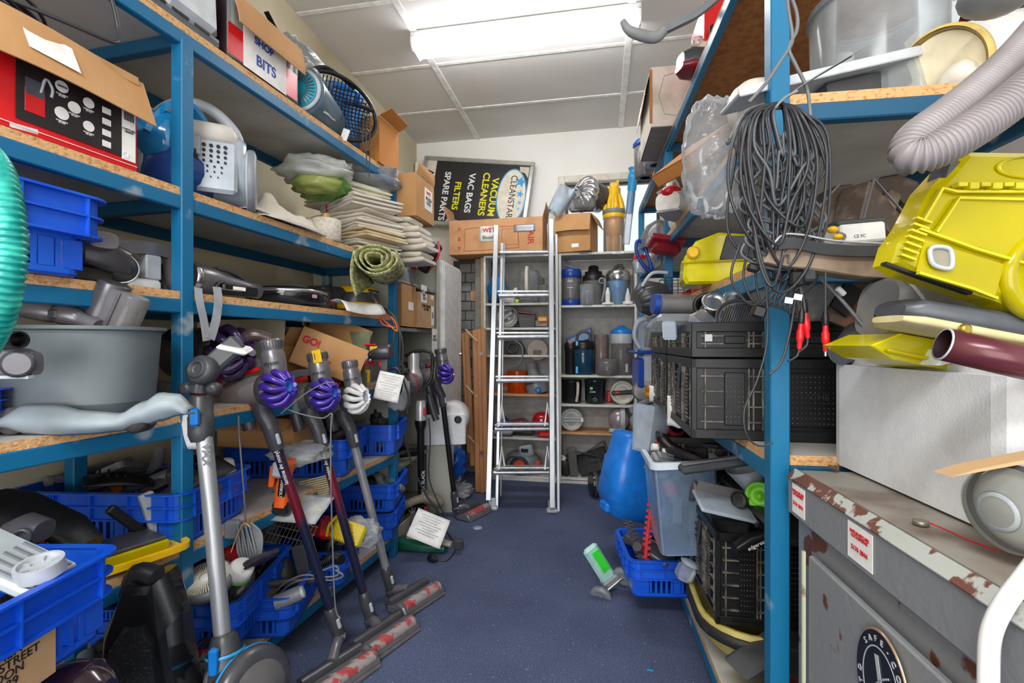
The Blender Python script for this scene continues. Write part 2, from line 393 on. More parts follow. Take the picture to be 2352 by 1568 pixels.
# ---------------------------------------------------------------- shelving racks
class Rack:
    def __init__(s, loc, rz, sign):      # t runs away from the viewer, b towards the wall
        s.m = M(loc, rz); s.sg = sign; s.rz = rz
    def p(s, t, b, h): return s.m @ V((b * s.sg, t, h))
    def f(s, t, b, h, rz=0, rx=0, ry=0): return s.m @ M((b * s.sg, t, h), rz, rx, ry)
LR = Rack((-1.167, 1.156, 0), R_(-3.5), -1)
RR = Rack((.368, 1.136, 0), R_(2.04), 1)
def rack(R, label, posts, depth, levels, t0, t1, bm, pm, ph, cross):
    th = T('shelving_rack', label, 'shelving rack', R.m)
    for t in posts:
        for b in (.02, depth - .02):
            MB().box((b * R.sg, t + .02, ph / 2), (.04, .04, ph), bev=.003).build('rack_post', pm, th)
    for h, thick, under in levels:       # h = top of board
        hb = h - thick - .02
        for b in (.015, depth - .015):
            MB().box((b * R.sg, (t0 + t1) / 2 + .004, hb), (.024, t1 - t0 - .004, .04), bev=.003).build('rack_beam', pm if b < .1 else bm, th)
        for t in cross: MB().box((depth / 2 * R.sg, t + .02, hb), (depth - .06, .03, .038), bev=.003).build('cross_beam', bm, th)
        bd = MB().use(0).box(((depth / 2 + .004) * R.sg, (t0 + t1) / 2 + .006, h - thick / 2), (depth - .004, t1 - t0 - .006, thick))
        for i in (0,1): bd.mi[i] = 1 + (1 - i) * (1 if under else 0)
        bd.build('shelf_board', [CHIP, MELA, HARDB], th)
    return th
rack(LR, 'blue steel shelving rack with chipboard boards along the left wall', (-1.3, 0, 1.255), .45,
     [(2.065, .022, False), (1.595, .022, False), (1.30, .022, False), (.95, .022, False), (.57, .022, False), (.13, .022, False)], -1.3, 1.30, BLUE_DK, BLUE, 2.02, (-1.3, 0, 1.25))
rack(RR, 'blue steel shelving rack with brown hardboard underside along the right wall', (0, 1.375, 2.52), .62,
     [(2.175, .014, True), (1.70, .022, False), (1.345, .022, False), (.905, .022, False), (.12, .022, False)], 0, 2.56, BLUE_DK, BLUE_R, 2.14, (0, 1.36, 2.5))
# ================================================================ builders
def S(px, z): return px * z / FOC
def AF(px, py, z, rz=0, rx=0, ry=0): return M(A(px, py, z), YAW + rz, rx, ry)
def CWF(xc, z, h, rz=0, rx=0, ry=0): return M(cw(xc, z, h), YAW + rz, rx, ry)
def on(R, px, b, h, rz=0, rx=0, ry=0):     # a frame standing on level h of a rack, b back from its front
    u = (px - CX) / FOC; im = R.m.inverted(); o = im @ V((0, 0, 0)); d = (im @ V((-SA + u * CA, CA + u * SA, 0))) - o
    k = (b * R.sg - o.x) / d.x
    return R.f(o.y + d.y * k, b, h, rz, rx, ry)
def multi(name, label, cat, m, parts, group=None):
    """parts: (name, material, MB) or (name, material, MB, [sub-parts])"""
    t = T(name, label, cat, m, group)
    for p in parts:
        o = p[2].build(p[0], p[1], t)
        if len(p) > 3:
            for q in p[3]: q[2].build(q[0], q[1], o)
    return t
def rrect(L, W, r, n=4):
    out = []
    for sx, sy, a0 in ((1, 1, 0), (-1, 1, 90), (-1, -1, 180), (1, -1, 270)):
        for i in range(n + 1):
            a = R_(a0 + 90 * i / n); out.append((sx * (L / 2 - r) + r * math.cos(a), sy * (W / 2 - r) + r * math.sin(a)))
    return out
def rwall(mb, L, W, r, z0, z1, th, dz=None):   # a standing ring of wall
    o = rrect(L, W, r); i = rrect(L - 2 * th, W - 2 * th, max(.001, r - th))
    f = lambda P, z: [(p[0], p[1], z) for p in P]
    return mb.rings([f(o, z0), f(o, z1), f(i, z1), f(i, z0), f(o, z0)], False, False, True)
def rplate(mb, L, W, r, z0, z1):
    P = rrect(L, W, r); return mb.rings([[(p[0], p[1], z0) for p in P], [(p[0], p[1], z1) for p in P]], True, False)
def crate(label, m, L=.55, W=.36, H=.16, group='blue plastic parts crates', mt=None, lab=None, ins=.02):
    t = T('plastic_crate', label, 'crate', m, group); mt = mt or CRATE
    li, wi = L - 2 * ins, W - 2 * ins
    b = MB(); rplate(b, li, wi, .03, 0, .005); rwall(b, li, wi, .03, 0, H * .1, .004); rwall(b, li, wi, .03, H * .44, H * .54, .004)
    for s in (-1, 1):
        n = int((li - .08) / .021)
        for i in range(n):
            x = -li / 2 + .04 + (i + .5) * (li - .08) / n
            wdt = .028 if i % 6 == 0 else .009
            b.box((x, s * (wi / 2 - .002), H * .27), (wdt, .004, H * .36))
        n = int((wi - .08) / .021)
        for i in range(n):
            y = -wi / 2 + .04 + (i + .5) * (wi - .08) / n
            b.box((s * (li / 2 - .002), y, H * .27), (.004, .028 if i % 5 == 0 else .009, H * .36))
        for q in (-1, 1):
            b.box((s * (li / 2 - .022), q * (wi / 2 - .002), H * .27), (.036, .004, H * .36)); b.box((s * (li / 2 - .002), q * (wi / 2 - .022), H * .27), (.004, .036, H * .36))
            b.cyl((s * (li / 2 - .03), q * (wi / 2 - .03), H * .05), (s * (li / 2 - .03), q * (wi / 2 - .03), H * .45), .0295, n=12, caps=False)
    b.build('crate_base', mt, t)
    b = MB(); rwall(b, L - .016, W - .016, .036, H * .5, H * .995, .004)
    rwall(b, L + .012, W + .012, .045, H * .97, H, .018)
    rwall(b, L + .004, W + .004, .042, H * .735, H * .76, .016); rwall(b, L, W, .04, H * .49, H * .52, .03)
    for s in (-1, 1):
        for x in [-L / 2 + .05 + i * (L - .1) / 4 for i in range(5)]: b.box((x, s * (W / 2 - .003), H * .745), (.003, .012, H * .49))
        for y in [-W / 2 + .05 + i * (W - .1) / 3 for i in range(4)]: b.box((s * (L / 2 - .003), y, H * .745), (.012, .003, H * .49))
        for x in [-L / 2 + .06 + i * .011 for i in range(9)]: b.box((x, s * (W / 2 - .005), H * .87), (.002, .005, H * .16))
    b.build('crate_rim', mt, t)
    if lab:      # (side, size) paper label on the +-x or +-y wall
        ax, w_, h_, off = lab
        if ax in 'xX':
            s = 1 if ax == 'x' else -1; MB().box((s * (L / 2 - ins + .0055), off, H * .3), (.002, w_, h_)).build('paper_label', CARD3, t)
        else:
            s = 1 if ax == 'y' else -1; MB().box((off, s * (W / 2 - ins + .0055), H * .3), (w_, .002, h_)).build('paper_label', CARD3, t)
    return t
def fold_crate(label, m, L, W, H, group='black folding crates'):
    """black folding crate with lattice walls"""
    t = T('folding_crate', label, 'crate', m, group); hb = .025
    b = MB(); b.box((0, 0, .008), (L - .03, W - .03, .012)); 
    for s in (-1, 1): 
        b.box((0, s * (W / 2 - .009), H * .5), (L - .02, .004, H * .94)); b.box((s * (L / 2 - .009), 0, H * .5), (.004, W - .02, H * .94))
    b.build('side_wall', BLK, t)
    f = MB()
    for s in (-1, 1):
        for z, h in ((hb / 2, hb), (H - hb / 2, hb)):
            f.box((0, s * (W / 2 - .005), z), (L, .012, h), bev=.002); f.box((s * (L / 2 - .005), 0, z), (.012, W, h), bev=.002)
        for q in (-1, 1): f.box((s * (L / 2 - .006), q * (W / 2 - .006), H / 2), (.014, .014, H), bev=.002)
        for z in (.012, .018): f.box((s * L * .33, -(W / 2 + .002), z), (.07, .004, .003))
    f.build('crate_frame', BLK, t)
    r = MB(); rows = max(1, int(H / .042))
    for s in (-1, 1):
        for x in [q * L for q in (-.44, -.25, -.23, -.19, -.17, .17, .19, .23, .25, .44)]: r.box((x, s * (W / 2 - .004), H / 2), (.003, .009, H - .05))
        for y in [q * W for q in (-.44, -.24, -.2, -.16, .16, .2, .24, .44)]: r.box((s * (L / 2 - .004), y, H / 2), (.009, .003, H - .05))
        for j in range(rows):
            z = hb + (j + .5) * (H - 2 * hb) / rows
            for x0, x1 in ((-.46, -.36), (-.25, -.17), (.17, .25), (.36, .46)): r.box(((x0 + x1) / 2 * L, s * (W / 2 - .004), z), ((x1 - x0) * L, .009, .003))
            for y0, y1 in ((-.46, -.36), (-.24, -.16), (.16, .24), (.36, .46)): r.box((s * (L / 2 - .004), (y0 + y1) / 2 * W, z), (.009, (y1 - y0) * W, .003))
    r.build('lattice_rib', DUST, t)['kind'] = 'stuff'
    p = MB(); g = MB()
    for s in (-1, 1):
        for c in (-.31, 0, .31):
            w_ = .3 * L if c == 0 else .09 * L; p.box((c * L, s * (W / 2 - .005), H / 2), (w_, .006, H - .07), bev=.002)
            nx = 14 if c == 0 else 5; ny = max(2, int(H / .02))
            for i in range(nx):
                for j in range(ny):
                    g.box((c * L + (i / (nx - 1) - .5) * w_ * .8, s * (W / 2 - .0012), .045 + (H - .09) * j / max(1, ny - 1)), (.0022, .0022, .0022))
        for c in (-.3, 0, .3):
            p.box((s * (L / 2 - .005), c * W, H / 2), (.006, .1 * W if c else .28 * W, H - .07), bev=.002)
            for j in range(max(2, int(H / .016))):
                for q in (-.03, 0, .03): g.box((s * (L / 2 - .001), c * W + q * W, .045 + (H - .09) * j / max(1, int(H / .016) - 1)), (.003, .010, .0035))
    p.build('wall_panel', BLK, t)['kind'] = 'stuff'; g.build('perforation', DUST, t)['kind'] = 'stuff'
    if H > .12:
        h = MB()
        for s in (-1, 1):
            for z in (H * .62, H * .7, H * .78): h.box((s * (L / 2 + .002), 0, z), (.01, W * .12, .004))
            for q in (-1, 1): h.tube([(s * (L / 2 + .002), q * W * .14, H * .9), (s * (L / 2 + .002), q * W * .1, H * .75), (s * (L / 2 + .002), q * W * .05, H * .55)], .005, 6)
        h.build('handle', GUN, t)['kind'] = 'stuff'
    return t
def cbox(label, m, w, d, h, mt=None, flaps=(), cat='cardboard box', name='cardboard_box', group=None, closed=False, tape=None):
    """flaps: (side f/b/l/r, length, angle) angle 0 lies outward, 90 stands up, -80 hangs down"""
    t = T(name, label, cat, m, group); mt = mt or CARD; k = .004
    b = MB().box((0, 0, k / 2), (w, d, k))
    for s in (-1, 1): b.box((0, s * (d / 2 - k / 2), h / 2), (w, k, h)); b.box((s * (w / 2 - k / 2), 0, h / 2), (k, d - 2 * k, h))
    if closed: b.box((0, -d / 4 - .0005, h - k / 2), (w, d / 2 - .001, k)); b.box((0, d / 4 + .0005, h - k / 2), (w, d / 2 - .001, k))
    b.build('carton_body', mt, t)
    for sd, ln, an in flaps:
        a = R_(an); f = MB(); c, s_ = math.cos(a) * ln, math.sin(a) * ln; e = .004
        if sd in 'fb':
            q = -1 if sd == 'f' else 1; y0 = q * d / 2
            P = lambda x, u, o: (x, y0 + q * (c * u + o * abs(s_ / ln) * .0) + q * e * (.5 if an < 0 else 0), h + s_ * u)
            f.sheet(lambda u, v: (w * (u - .5) * (1 - .03 * v), y0 + q * (.003 + c * v + .006 * math.sin(v * 3 + u * 2) * v), h + .001 + s_ * v), 8, 5, .003, False)
        else:
            q = -1 if sd == 'l' else 1; x0 = q * w / 2
            f.sheet(lambda u, v: (x0 + q * (.003 + c * v + .006 * math.sin(v * 3 + u * 2) * v), d * (u - .5) * (1 - .03 * v), h + .001 + s_ * v), 8, 5, .003, False)
        f.build('box_flap', mt, t)
    if tape:
        MB().box((0, -d / 2 - .0006, h / 2), (w * .16, .0008, h * .96)).build('packing_tape', TAPE, t)
    return t
def hose(label, pts, r, mt, pitch=.008, name='vacuum_hose', cat='hose', amp=.12, n=16, ends=None):
    P = spline(pts, 10); L = sum((a - b).length for a, b in zip(P, P[1:])); N = int(L / pitch * 4); q = []; acc = 0; tgt = 0
    for a, b in zip(P, P[1:]):
        l = (b - a).length
        while tgt <= acc + l and len(q) <= N: q.append(a + (b - a) * ((tgt - acc) / l)); tgt += L / N
        acc += l
    mb = MB().tube(q, r, n, smooth_path=False, rr=lambda t: r * (1 + amp * (math.sin(t * (len(q) - 1) * PI / 2 + .4))))
    return flat(name, mb, mt, label, cat)
def cable(name, label, cat, pts, r, mt=None, n=7, k=7, group=None, closed=False):
    return flat(name, MB().tube(pts, r, n, k, closed), mt or CORD, label, cat, None, group)
def paper(mb, m, w, h, curl=.02, nu=8, nv=8):
    mb.at(m); mb.sheet(lambda u, v: (w * (u - .5), -curl * math.sin(PI * v) + curl * .4 * math.sin(3 * u), h * (v - .5)), nu, nv, .0006); mb.at(Matrix()); return mb
def crumple(mb, w, d, h, seed=1, nu=16, nv=12, th=.0015, sag=.35):
    r = random.Random(seed); o = V((r.random() * 50, r.random() * 50, 0))
    def f(u, v):
        x, y = (u - .5), (v - .5)
        e = max(0, 1 - (2 * abs(x)) ** 3) * max(0, 1 - (2 * abs(y)) ** 3)
        nz = noise.noise(V((x * 3, y * 3, 0)) + o) * .5 + noise.noise(V((x * 7, y * 7, 3)) + o) * .28
        return (w * (x + .05 * noise.noise(V((x * 4, y * 4, 9)) + o)), d * (y + .05 * noise.noise(V((x * 4, y * 4, 5)) + o)), max(0.001, h * (sag + nz + .3) * e))
    return mb.sheet(f, nu, nv, th)
def bagmesh(w, d, h, seed=1, p=.8, rough=.22, nu=26, nv=18):
    """closed crumpled bag body, base at z=0"""
    mb = MB(); o = V((seed * 7.3, seed * 3.1, 1)); rs = []
    for j in range(nv + 1):
        t = -PI / 2 + PI * j / nv; row = []
        for i in range(nu):
            a = 2 * PI * i / nu; c = max(.02, math.cos(t)) ** p
            x, y, z = c * math.cos(a), c * math.sin(a), math.sin(t)
            q = 1 + rough * (noise.noise(V((x, y, z)) * 2.3 + o) + .6 * noise.noise(V((x, y, z)) * 5.5 + o) + .35 * noise.noise(V((x, y, z)) * 11 + o))
            row.append((x * w / 2 * q, y * d / 2 * q, max(0, h / 2 + z * h / 2 * q)))
        rs.append(row)
    return mb.rings(rs, True, True)
def folded(label, m, w, d, h, layers=3, seed=1, mt=None, group='folded cloths on the shelf', band=None):
    """a folded cloth: rounded stack of plies, fold along +x"""
    t = T('folded_cloth', label, 'cloth', m, group); mb = MB(); o = V((seed * 5.1, 2, 3)); ply = h / layers
    for l in range(layers):
        z0 = l * ply; rs = []; ex = .012 * math.sin(l * 2.3 + seed)
        for i in range(15):
            u = i / 14; x = (u - .5) * w + ex * u; wob = .006 * noise.noise(V((x * 9, l, seed)) + o)
            tp = min(1, (1 - abs(2 * u - 1)) * 9 + .35) ** .5
            sec = []
            for j in range(16):
                a = 2 * PI * j / 16; yy = math.copysign(abs(math.cos(a)) ** .35, math.cos(a)) * d / 2; zz = math.copysign(abs(math.sin(a)) ** .6, math.sin(a)) * ply * .5 * tp
                sec.append((x, yy * (1 + .03 * noise.noise(V((x * 8, j, l)) + o)), z0 + ply / 2 + zz + wob + .004 * noise.noise(V((x * 14, yy * 14, l)) + o)))
            rs.append(sec)
        mb.rings(rs, True, True)
    mb.build('cloth_body', mt or CLOTH, t)
    if band: MB().box((w * band[0], -d * .49, h / 2), (.012, .004, h * .9), bev=.001).build('hem_stripe', band[1], t)
    return t
def motor_lobes(mb, m, r, k=10, L=1.15):
    """ring of curved cyclone cones about local z (towards +z narrows)"""
    mb.at(m)
    for i in range(k):
        a = 2 * PI * i / k; da = .5
        mb.tube([(r * .72 * math.cos(a), r * .72 * math.sin(a), 0), (r * 1.0 * math.cos(a + da * .3), r * 1.0 * math.sin(a + da * .3), r * .3 * L), (r * .86 * math.cos(a + da * .7), r * .86 * math.sin(a + da * .7), r * .68 * L), (r * .42 * math.cos(a + da), r * .42 * math.sin(a + da), r * .95 * L)], r * .2, 8, 4, rr=lambda t: r * (.27 - .12 * t))
    mb.at(Matrix()); return mb
def floor_head(t, m, w=.25, roller=True, mt=None, s=1):
    mt = mt or NICK; q = Matrix.Scale(s, 4)
    b = MB().at(m @ q); pf = [(-.055, .006), (-.06, .02), (-.045, .047), (-.015, .055), (.01, .035), (.05, .03), (.055, .006)]
    b.prism([(p[0], p[1]) for p in pf], w, Matrix.Rotation(R_(90), 4, 'Z') @ Matrix.Translation((0, -w / 2, 0)), bev=.006)
    h = b.build('floor_head', mt, t)
    MB().at(m @ q).cyl((-w * .47, .052, .03), (w * .47, .052, .03), .024, n=16).build('rear_roller_housing', GUN, h)
    g = MB().at(m @ q)
    g.cyl((-w * .44, -.026, .034), (w * .44, -.026, .034), .0255, n=16); g.build('clear_window', SMOKE, h)
    if roller:
        r = MB().at(m @ q); r.cyl((-w * .43, -.030, .036), (w * .43, -.030, .036), .0235, n=12)
        for k in range(3):
            r.tube([(-w * .4 + i * w * .8 / 10, -.030 + .0238 * math.cos(k * 2.1 + i * .5), .036 + .0238 * math.sin(k * 2.1 + i * .5)) for i in range(11)], .0022, 5, 2)
        r.build('brush_bar', mat('red_brush_bar', 'b5484b', .6, 0, '9d9694', 9, (.42, .48), stretch=(1, 3, 3)), h)
    MB().at(m @ q).box((0, -.06, .009), (w * .98, .012, .014), bev=.004).build('front_bumper', SMOKE, h)
def dyson(label, wt, wb, head_m, wand_m, lobe_m, ring_m, wandtext=None, group=None, tag_y=False, sc=1, head=True):
    """cordless stick vacuum: wt wand top, wb wand foot (world), head_m head frame (world)"""
    t = T('stick_vacuum', label, 'stick vacuum', Matrix.Translation(V((wb.x, wb.y, 0))), group); off = Matrix.Translation((-wb.x, -wb.y, 0))
    wt, wb = off @ V(wt), off @ V(wb); d = (wt - wb).normalized()
    w_ = MB().cyl(wb, wt, .0175 * sc, n=20).build('wand', wand_m, t)
    if wandtext:
        p = wb + (wt - wb) * .84; mm = look(p, d, (CA, SA, 0)) 
        yv = V((-SA, CA, 0)); tm = Matrix.Translation(-yv * .019 * sc) @ look(p, -V((d.y*0, 0, 0)) + d, (CA, SA, 0))
        text('wand_lettering', wandtext, .02, Matrix.Translation(-yv * .0195 * sc + V((.004, 0, 0))) @ look(p, d.cross(yv), -d) @ Matrix.Identity(4), INKW, w_)
    MB().lathe([(.021, -.09), (.024, -.08), (.025, -.01), (.023, 0), (.0225, .02), (.0185, .025)], look(wb, d), 20).build('lower_collar', GUN, t)
    MB().lathe([(.0225, -.05), (.024, -.04), (.026, 0), (.0255, .03)], look(wt, d), 20).build('upper_collar', GUN, t)
    for p, o in ((wb, -.035), (wt, -.01)):
        bt = MB()
        q = p + d * o + V((CA, SA, 0)) * .020 * sc - V((-SA, CA, 0)) * .012
        bt.at(look(q, d)).box((0, 0, 0), (.012, .014, .04), bev=.004).build('release_button', LGREY, t)
    F = Matrix.Translation(wt) @ Matrix.Rotation(YAW, 4, 'Z') @ Matrix.Scale(sc, 4)
    MB().at(F).tube([(0, 0, 0), (-.014, 0, .04), (-.035, -.005, .085), (-.03, -.005, .13)], .026, 16, rr=lambda u: .024 + .010 * u).build('neck', GUN, t)
    axis = V((.96, -.26, .17)).normalized()
    c = V((-.012, .0, .155))
    B = F @ look(c, axis, (0, 0, 1))
    MB().at(B).lathe([(.052, -.155), (.056, -.15), (.056, -.01), (.053, 0)], n=28).build('dust_bin', mat('clear_bin_plastic', 'c4bdbc', .15, alpha=.22), t)
    MB().at(B).lathe([(.032, -.10), (.036, -.05), (.045, 0)], n=18).build('cyclone_shroud', mat('shroud_dark', '9a9294', .5), t)
    MB().at(B).lathe([(.057, -.012), (.059, -.006), (.058, .012), (.05, .02)], n=28).build('bin_collar', GUN, t)
    mo = MB().at(B).lathe([(.045, .012), (.047, .03), (.035, .06), (.02, .068)], n=20).build('cyclone_pack', BLK, t)
    motor_lobes(MB(), B @ Matrix.Translation((0, 0, .010)), .058, 10, 1.3).build('cyclone_cone', lobe_m, mo)
    MB().at(B).lathe([(.0, .066), (.014, .066), (.021, .072), (.021, .08), (.015, .082), (.012, .074), (0, .073)], n=20, caps=False).build('front_ring', ring_m, mo)
    cd = V((-.18, .02, 1)).normalized(); cc = F @ look(V((.008, .01, .19)), cd)
    cy = MB().at(cc).lathe([(.034, 0), (.038, .02), (.039, .09), (.036, .095), (.036, .102), (.038, .105), (.038, .132), (.034, .137)], n=28).build('motor_housing', NICK, t)
    v = MB().at(cc)
    for i in range(26): 
        a = 2 * PI * i / 26; v.box((.0385 * math.cos(a), .0385 * math.sin(a), .119), (.003, .003, .024), rz=a)
    v.build('vent_fin', DGREY, cy)['kind'] = 'stuff'
    text('maker_lettering', 'dyson', .022, cc @ Matrix.Translation((.01, -.0392, .055)), INK, cy)
    if tag_y: MB().at(cc).box((.012, -.036, .118), (.035, .004, .05), bev=.002).build('yellow_tag', YEL, cy)
    MB().at(F).bar([(.0, .03, .25), (-.06, .045, .245), (-.125, .05, .235), (-.14, .05, .21)], .03, .028).build('handle', NICK, t)
    MB().at(F).bar([(-.135, .05, .235), (-.135, .045, .16), (-.11, .03, .07)], .028, .03, up=(1, 0, 0)).build('rear_grip', NICK, t)
    MB().at(F).box((-.08, .02, .218), (.05, .012, .014), ry=-.3, bev=.003).build('red_trigger', RED, t)
    MB().at(F).lathe([(.02, 0), (.022, .01), (.022, .07)], Matrix.Translation((-.075, -.005, .02)) @ Matrix.Rotation(.25, 4, 'Y').inverted(), 20).build('battery_pack', GUN, t)
    if head:
        hm = off @ head_m; hp = hm @ V((0, .05, .045)); jp = wb - d * .10
        MB().lathe([(.0, -.026), (.012, -.026), (.014, -.02), (.02, -.02), (.021, -.012), (.027, -.011), (.028, .011), (.021, .012), (.02, .02), (.014, .02), (.012, .026), (0, .026)], look(jp, V((CA, SA, .1)) , (0, 0, 1)), 20, False, True).build('joint_ball', GUN, t)
        MB().tube([jp, jp + (hp - jp) * .5 + V((0, 0, .008)), hp], .02, 14).build('swivel_neck', NICK, t)
        floor_head(t, hm)
    return t
# small salvaged parts, each one mesh with its own shape
def junk(kind, r):
    mb = MB(); u = r.uniform
    if kind == 'brush_roll':
        L = u(.16, .24); mb.cyl((-L / 2, 0, .02), (L / 2, 0, .02), .014, n=12)
        for k in range(2): mb.tube([(-L / 2 + i * L / 12, .014 * math.cos(k * 3.1 + i * .55), .02 + .014 * math.sin(k * 3.1 + i * .55)) for i in range(13)], .004, 5, 2)
        mb.cyl((-L / 2 - .012, 0, .02), (-L / 2, 0, .02), .019, n=12); mb.cyl((L / 2, 0, .02), (L / 2 + .012, 0, .02), .017, n=12)
    elif kind == 'floor_nozzle':
        L = u(.18, .26); mb.loft([(-L / 2, 0, .02, .03, .012), (-L / 2 + .01, 0, .02, .042, .018), (L / 2 - .01, 0, .02, .042, .018), (L / 2, 0, .02, .03, .012)], n=16, p=.5)
        mb.tube([(0, .03, .03), (0, .07, .045), (0, .11, .075)], .019, 12)
    elif kind == 'filter_frame':
        L, W = u(.11, .17), u(.08, .12); rwall(mb, L, W, .015, 0, .022, .006)
        for i in range(9): mb.box((-L / 2 + (i + .5) * L / 9, 0, .011), (.003, W - .01, .016))
    elif kind == 'hose_stub':
        P = [(-.07, 0, .025), (-.02, .02, .03), (.04, .01, .04), (.08, -.03, .05)]; mb.tube(P, .02, 12, 9, rr=lambda t: .021 * (1 + .09 * math.sin(t * 150)))
    elif kind == 'elbow_duct':
        mb.tube([(-.06, 0, .03), (0, 0, .032), (.04, .02, .04), (.055, .06, .05)], .026, 14); mb.lathe([(.03, 0), (.03, .02)], look(V((-.075, 0, .03)), (1, 0, 0), (0, 0, 1)), 16)
    elif kind == 'battery_block':
        mb.box((0, 0, .025), (.13, .06, .05), bev=.008); mb.box((.02, 0, .055), (.06, .035, .012), bev=.003); mb.box((-.05, 0, .054), (.015, .03, .01))
    elif kind == 'cover_panel':
        L, W = u(.14, .24), u(.08, .14); mb.sheet(lambda a, b: (L * (a - .5), W * (b - .5) * (1 - .3 * a), .006 + .03 * math.sin(PI * a) * math.sin(PI * b)), 10, 8, .003)
        for i in range(4): mb.box((L * (-.3 + i * .12), 0, .03), (.006, W * .5, .006))
    elif kind == 'wheel_hub':
        q = u(.03, .05); mb.lathe([(.0, .004), (q * .4, .004), (q * .45, .012), (q * .8, .012), (q * .84, 0), (q, 0), (q, .024), (q * .84, .024), (q * .8, .016), (0, .014)], None, 22, False, True)
        for i in range(6): mb.box((q * .62 * math.cos(i * PI / 3), q * .62 * math.sin(i * PI / 3), .014), (q * .35, .004, .012), rz=i * PI / 3)
    elif kind == 'latch_clip':
        mb.bar([(-.06, 0, .006), (-.02, 0, .02), (.03, 0, .018), (.07, 0, .008)], .025, .006); mb.box((.05, 0, .02), (.02, .03, .02), bev=.003)
    elif kind == 'cyclone_cone':
        mb.lathe([(.03, 0), (.045, .01), (.045, .04), (.02, .10), (.015, .10)], None, 20); mb.lathe([(.047, .01), (.05, .014), (.05, .022), (.047, .026)], None, 20)
    elif kind == 'tool_rod':
        L = u(.2, .3); mb.cyl((-L / 2, 0, .015), (L / 2 - .05, 0, .02), .013, n=12); mb.loft([(L / 2 - .05, 0, .02, .013, .013), (L / 2, 0, .018, .03, .006)], n=12)
    elif kind == 'motor_can':
        q = u(.035, .05); mb.lathe([(q, 0), (q, .05), (q * .8, .055), (q * .8, .075), (q * .3, .08), (q * .3, .1), (.006, .1)], None, 20, True, True)
        for i in range(8): mb.box((q * math.cos(i * PI / 4), q * math.sin(i * PI / 4), .025), (.005, .01, .04), rz=i * PI / 4)
    return mb
JK = ['brush_roll', 'floor_nozzle', 'filter_frame', 'hose_stub', 'elbow_duct', 'battery_block', 'cover_panel', 'wheel_hub', 'latch_clip', 'cyclone_cone', 'tool_rod', 'motor_can']
JN = {'brush_roll': ('bristled brush roll', 'brush'), 'floor_nozzle': ('flat floor nozzle', 'nozzle'), 'filter_frame': ('slatted filter frame', 'filter'), 'hose_stub': ('short ribbed hose stub', 'hose'),
      'elbow_duct': ('bent air duct', 'pipe'), 'battery_block': ('battery block', 'battery'), 'cover_panel': ('curved cover panel', 'cover'), 'wheel_hub': ('small spoked wheel', 'wheel'),
      'latch_clip': ('bent latch clip', 'clip'), 'cyclone_cone': ('cone shaped cyclone cup', 'plastic part'), 'tool_rod': ('crevice tool', 'nozzle'), 'motor_can': ('round finned motor', 'motor')}
JM = [(BLKD, 'dusty black'), (BLK, 'black'), (BLK, 'black'), (DGREY, 'dark grey'), (GUN, 'gunmetal'), (GREY, 'grey'), (SMOKE, 'smoky clear')]
_jseen = set()
def heap(where, F, L, W, z0, layers, n, seed, extra=()):
    """salvaged parts lying in a crate: F the crate frame, spread over L x W from height z0"""
    r = random.Random(seed); k = 0
    for l in range(max(0, layers - 2), layers):
        for i in range(n):
            kd = JK[(k * 5 + seed) % 12] if r.random() < .7 else r.choice(JK); mt, cn = r.choice(JM); k += 1
            x = ((i + .5) / n - .5) * L + r.uniform(-.02, .02); y = r.uniform(-.5, .5) * W
            m = F @ M((x, y, z0 + l * .038 + r.uniform(0, .012)), r.uniform(0, 6.28), r.uniform(-.5, .5), r.uniform(-.4, .4))
            lb = '%s %s lying in the %s' % (cn, JN[kd][0], where)
            flat(kd, junk(kd, r), mt, lb, JN[kd][1], m, ('%ss in the %s' % (JN[kd][0], where)))
    for kd, mt, cn, x, y, z, rz, rx, ry in extra:
        m = F @ M((x, y, z), rz, rx, ry); flat(kd, junk(kd, r), mt, '%s %s on top of the heap in the %s' % (cn, JN[kd][0], where), JN[kd][1], m)
# ================================================================ left rack: top shelf
H1, H2, H3, H4, H5, H6 = 2.065, 1.595, 1.30, .95, .57, .13
# silver and blue cleaner standing at the near end
F = LR.f(.0, .17, H1 + .001)
multi('vacuum_cleaner', 'tall silver vacuum with a blue side on the top shelf, nearest the viewer', 'vacuum cleaner', F, [
    ('silver_body', mat('silver_paint', 'd8dde2', .3, .2), MB().box((0.035, .045, .20), (.27, .20, .36), bev=.03, taper=.94)),
    ('blue_shell', NAVY, MB().box((.0, -.10, .20), (.25, .10, .32), bev=.03, taper=.9)),
    ('base_plate', GREY, MB().box((.01, -.005, .012), (.30, .30, .024), bev=.01).box((.15, 0, .02), (.03, .27, .016), bev=.004),
     [('base_slot', BLK, MB().box((.167, -.07, .02), (.003, .05, .008)).box((.167, 0, .02), (.003, .05, .008)).box((.167, .07, .02), (.003, .05, .008)))]),
    ('hose_elbow', GREY, MB().tube([(.07, .13, .12), (.1, .165, .10), (.1, .17, .03)], .022, 12, 14, rr=lambda t: .022 * (1 + .08 * math.sin(t * 120))))])
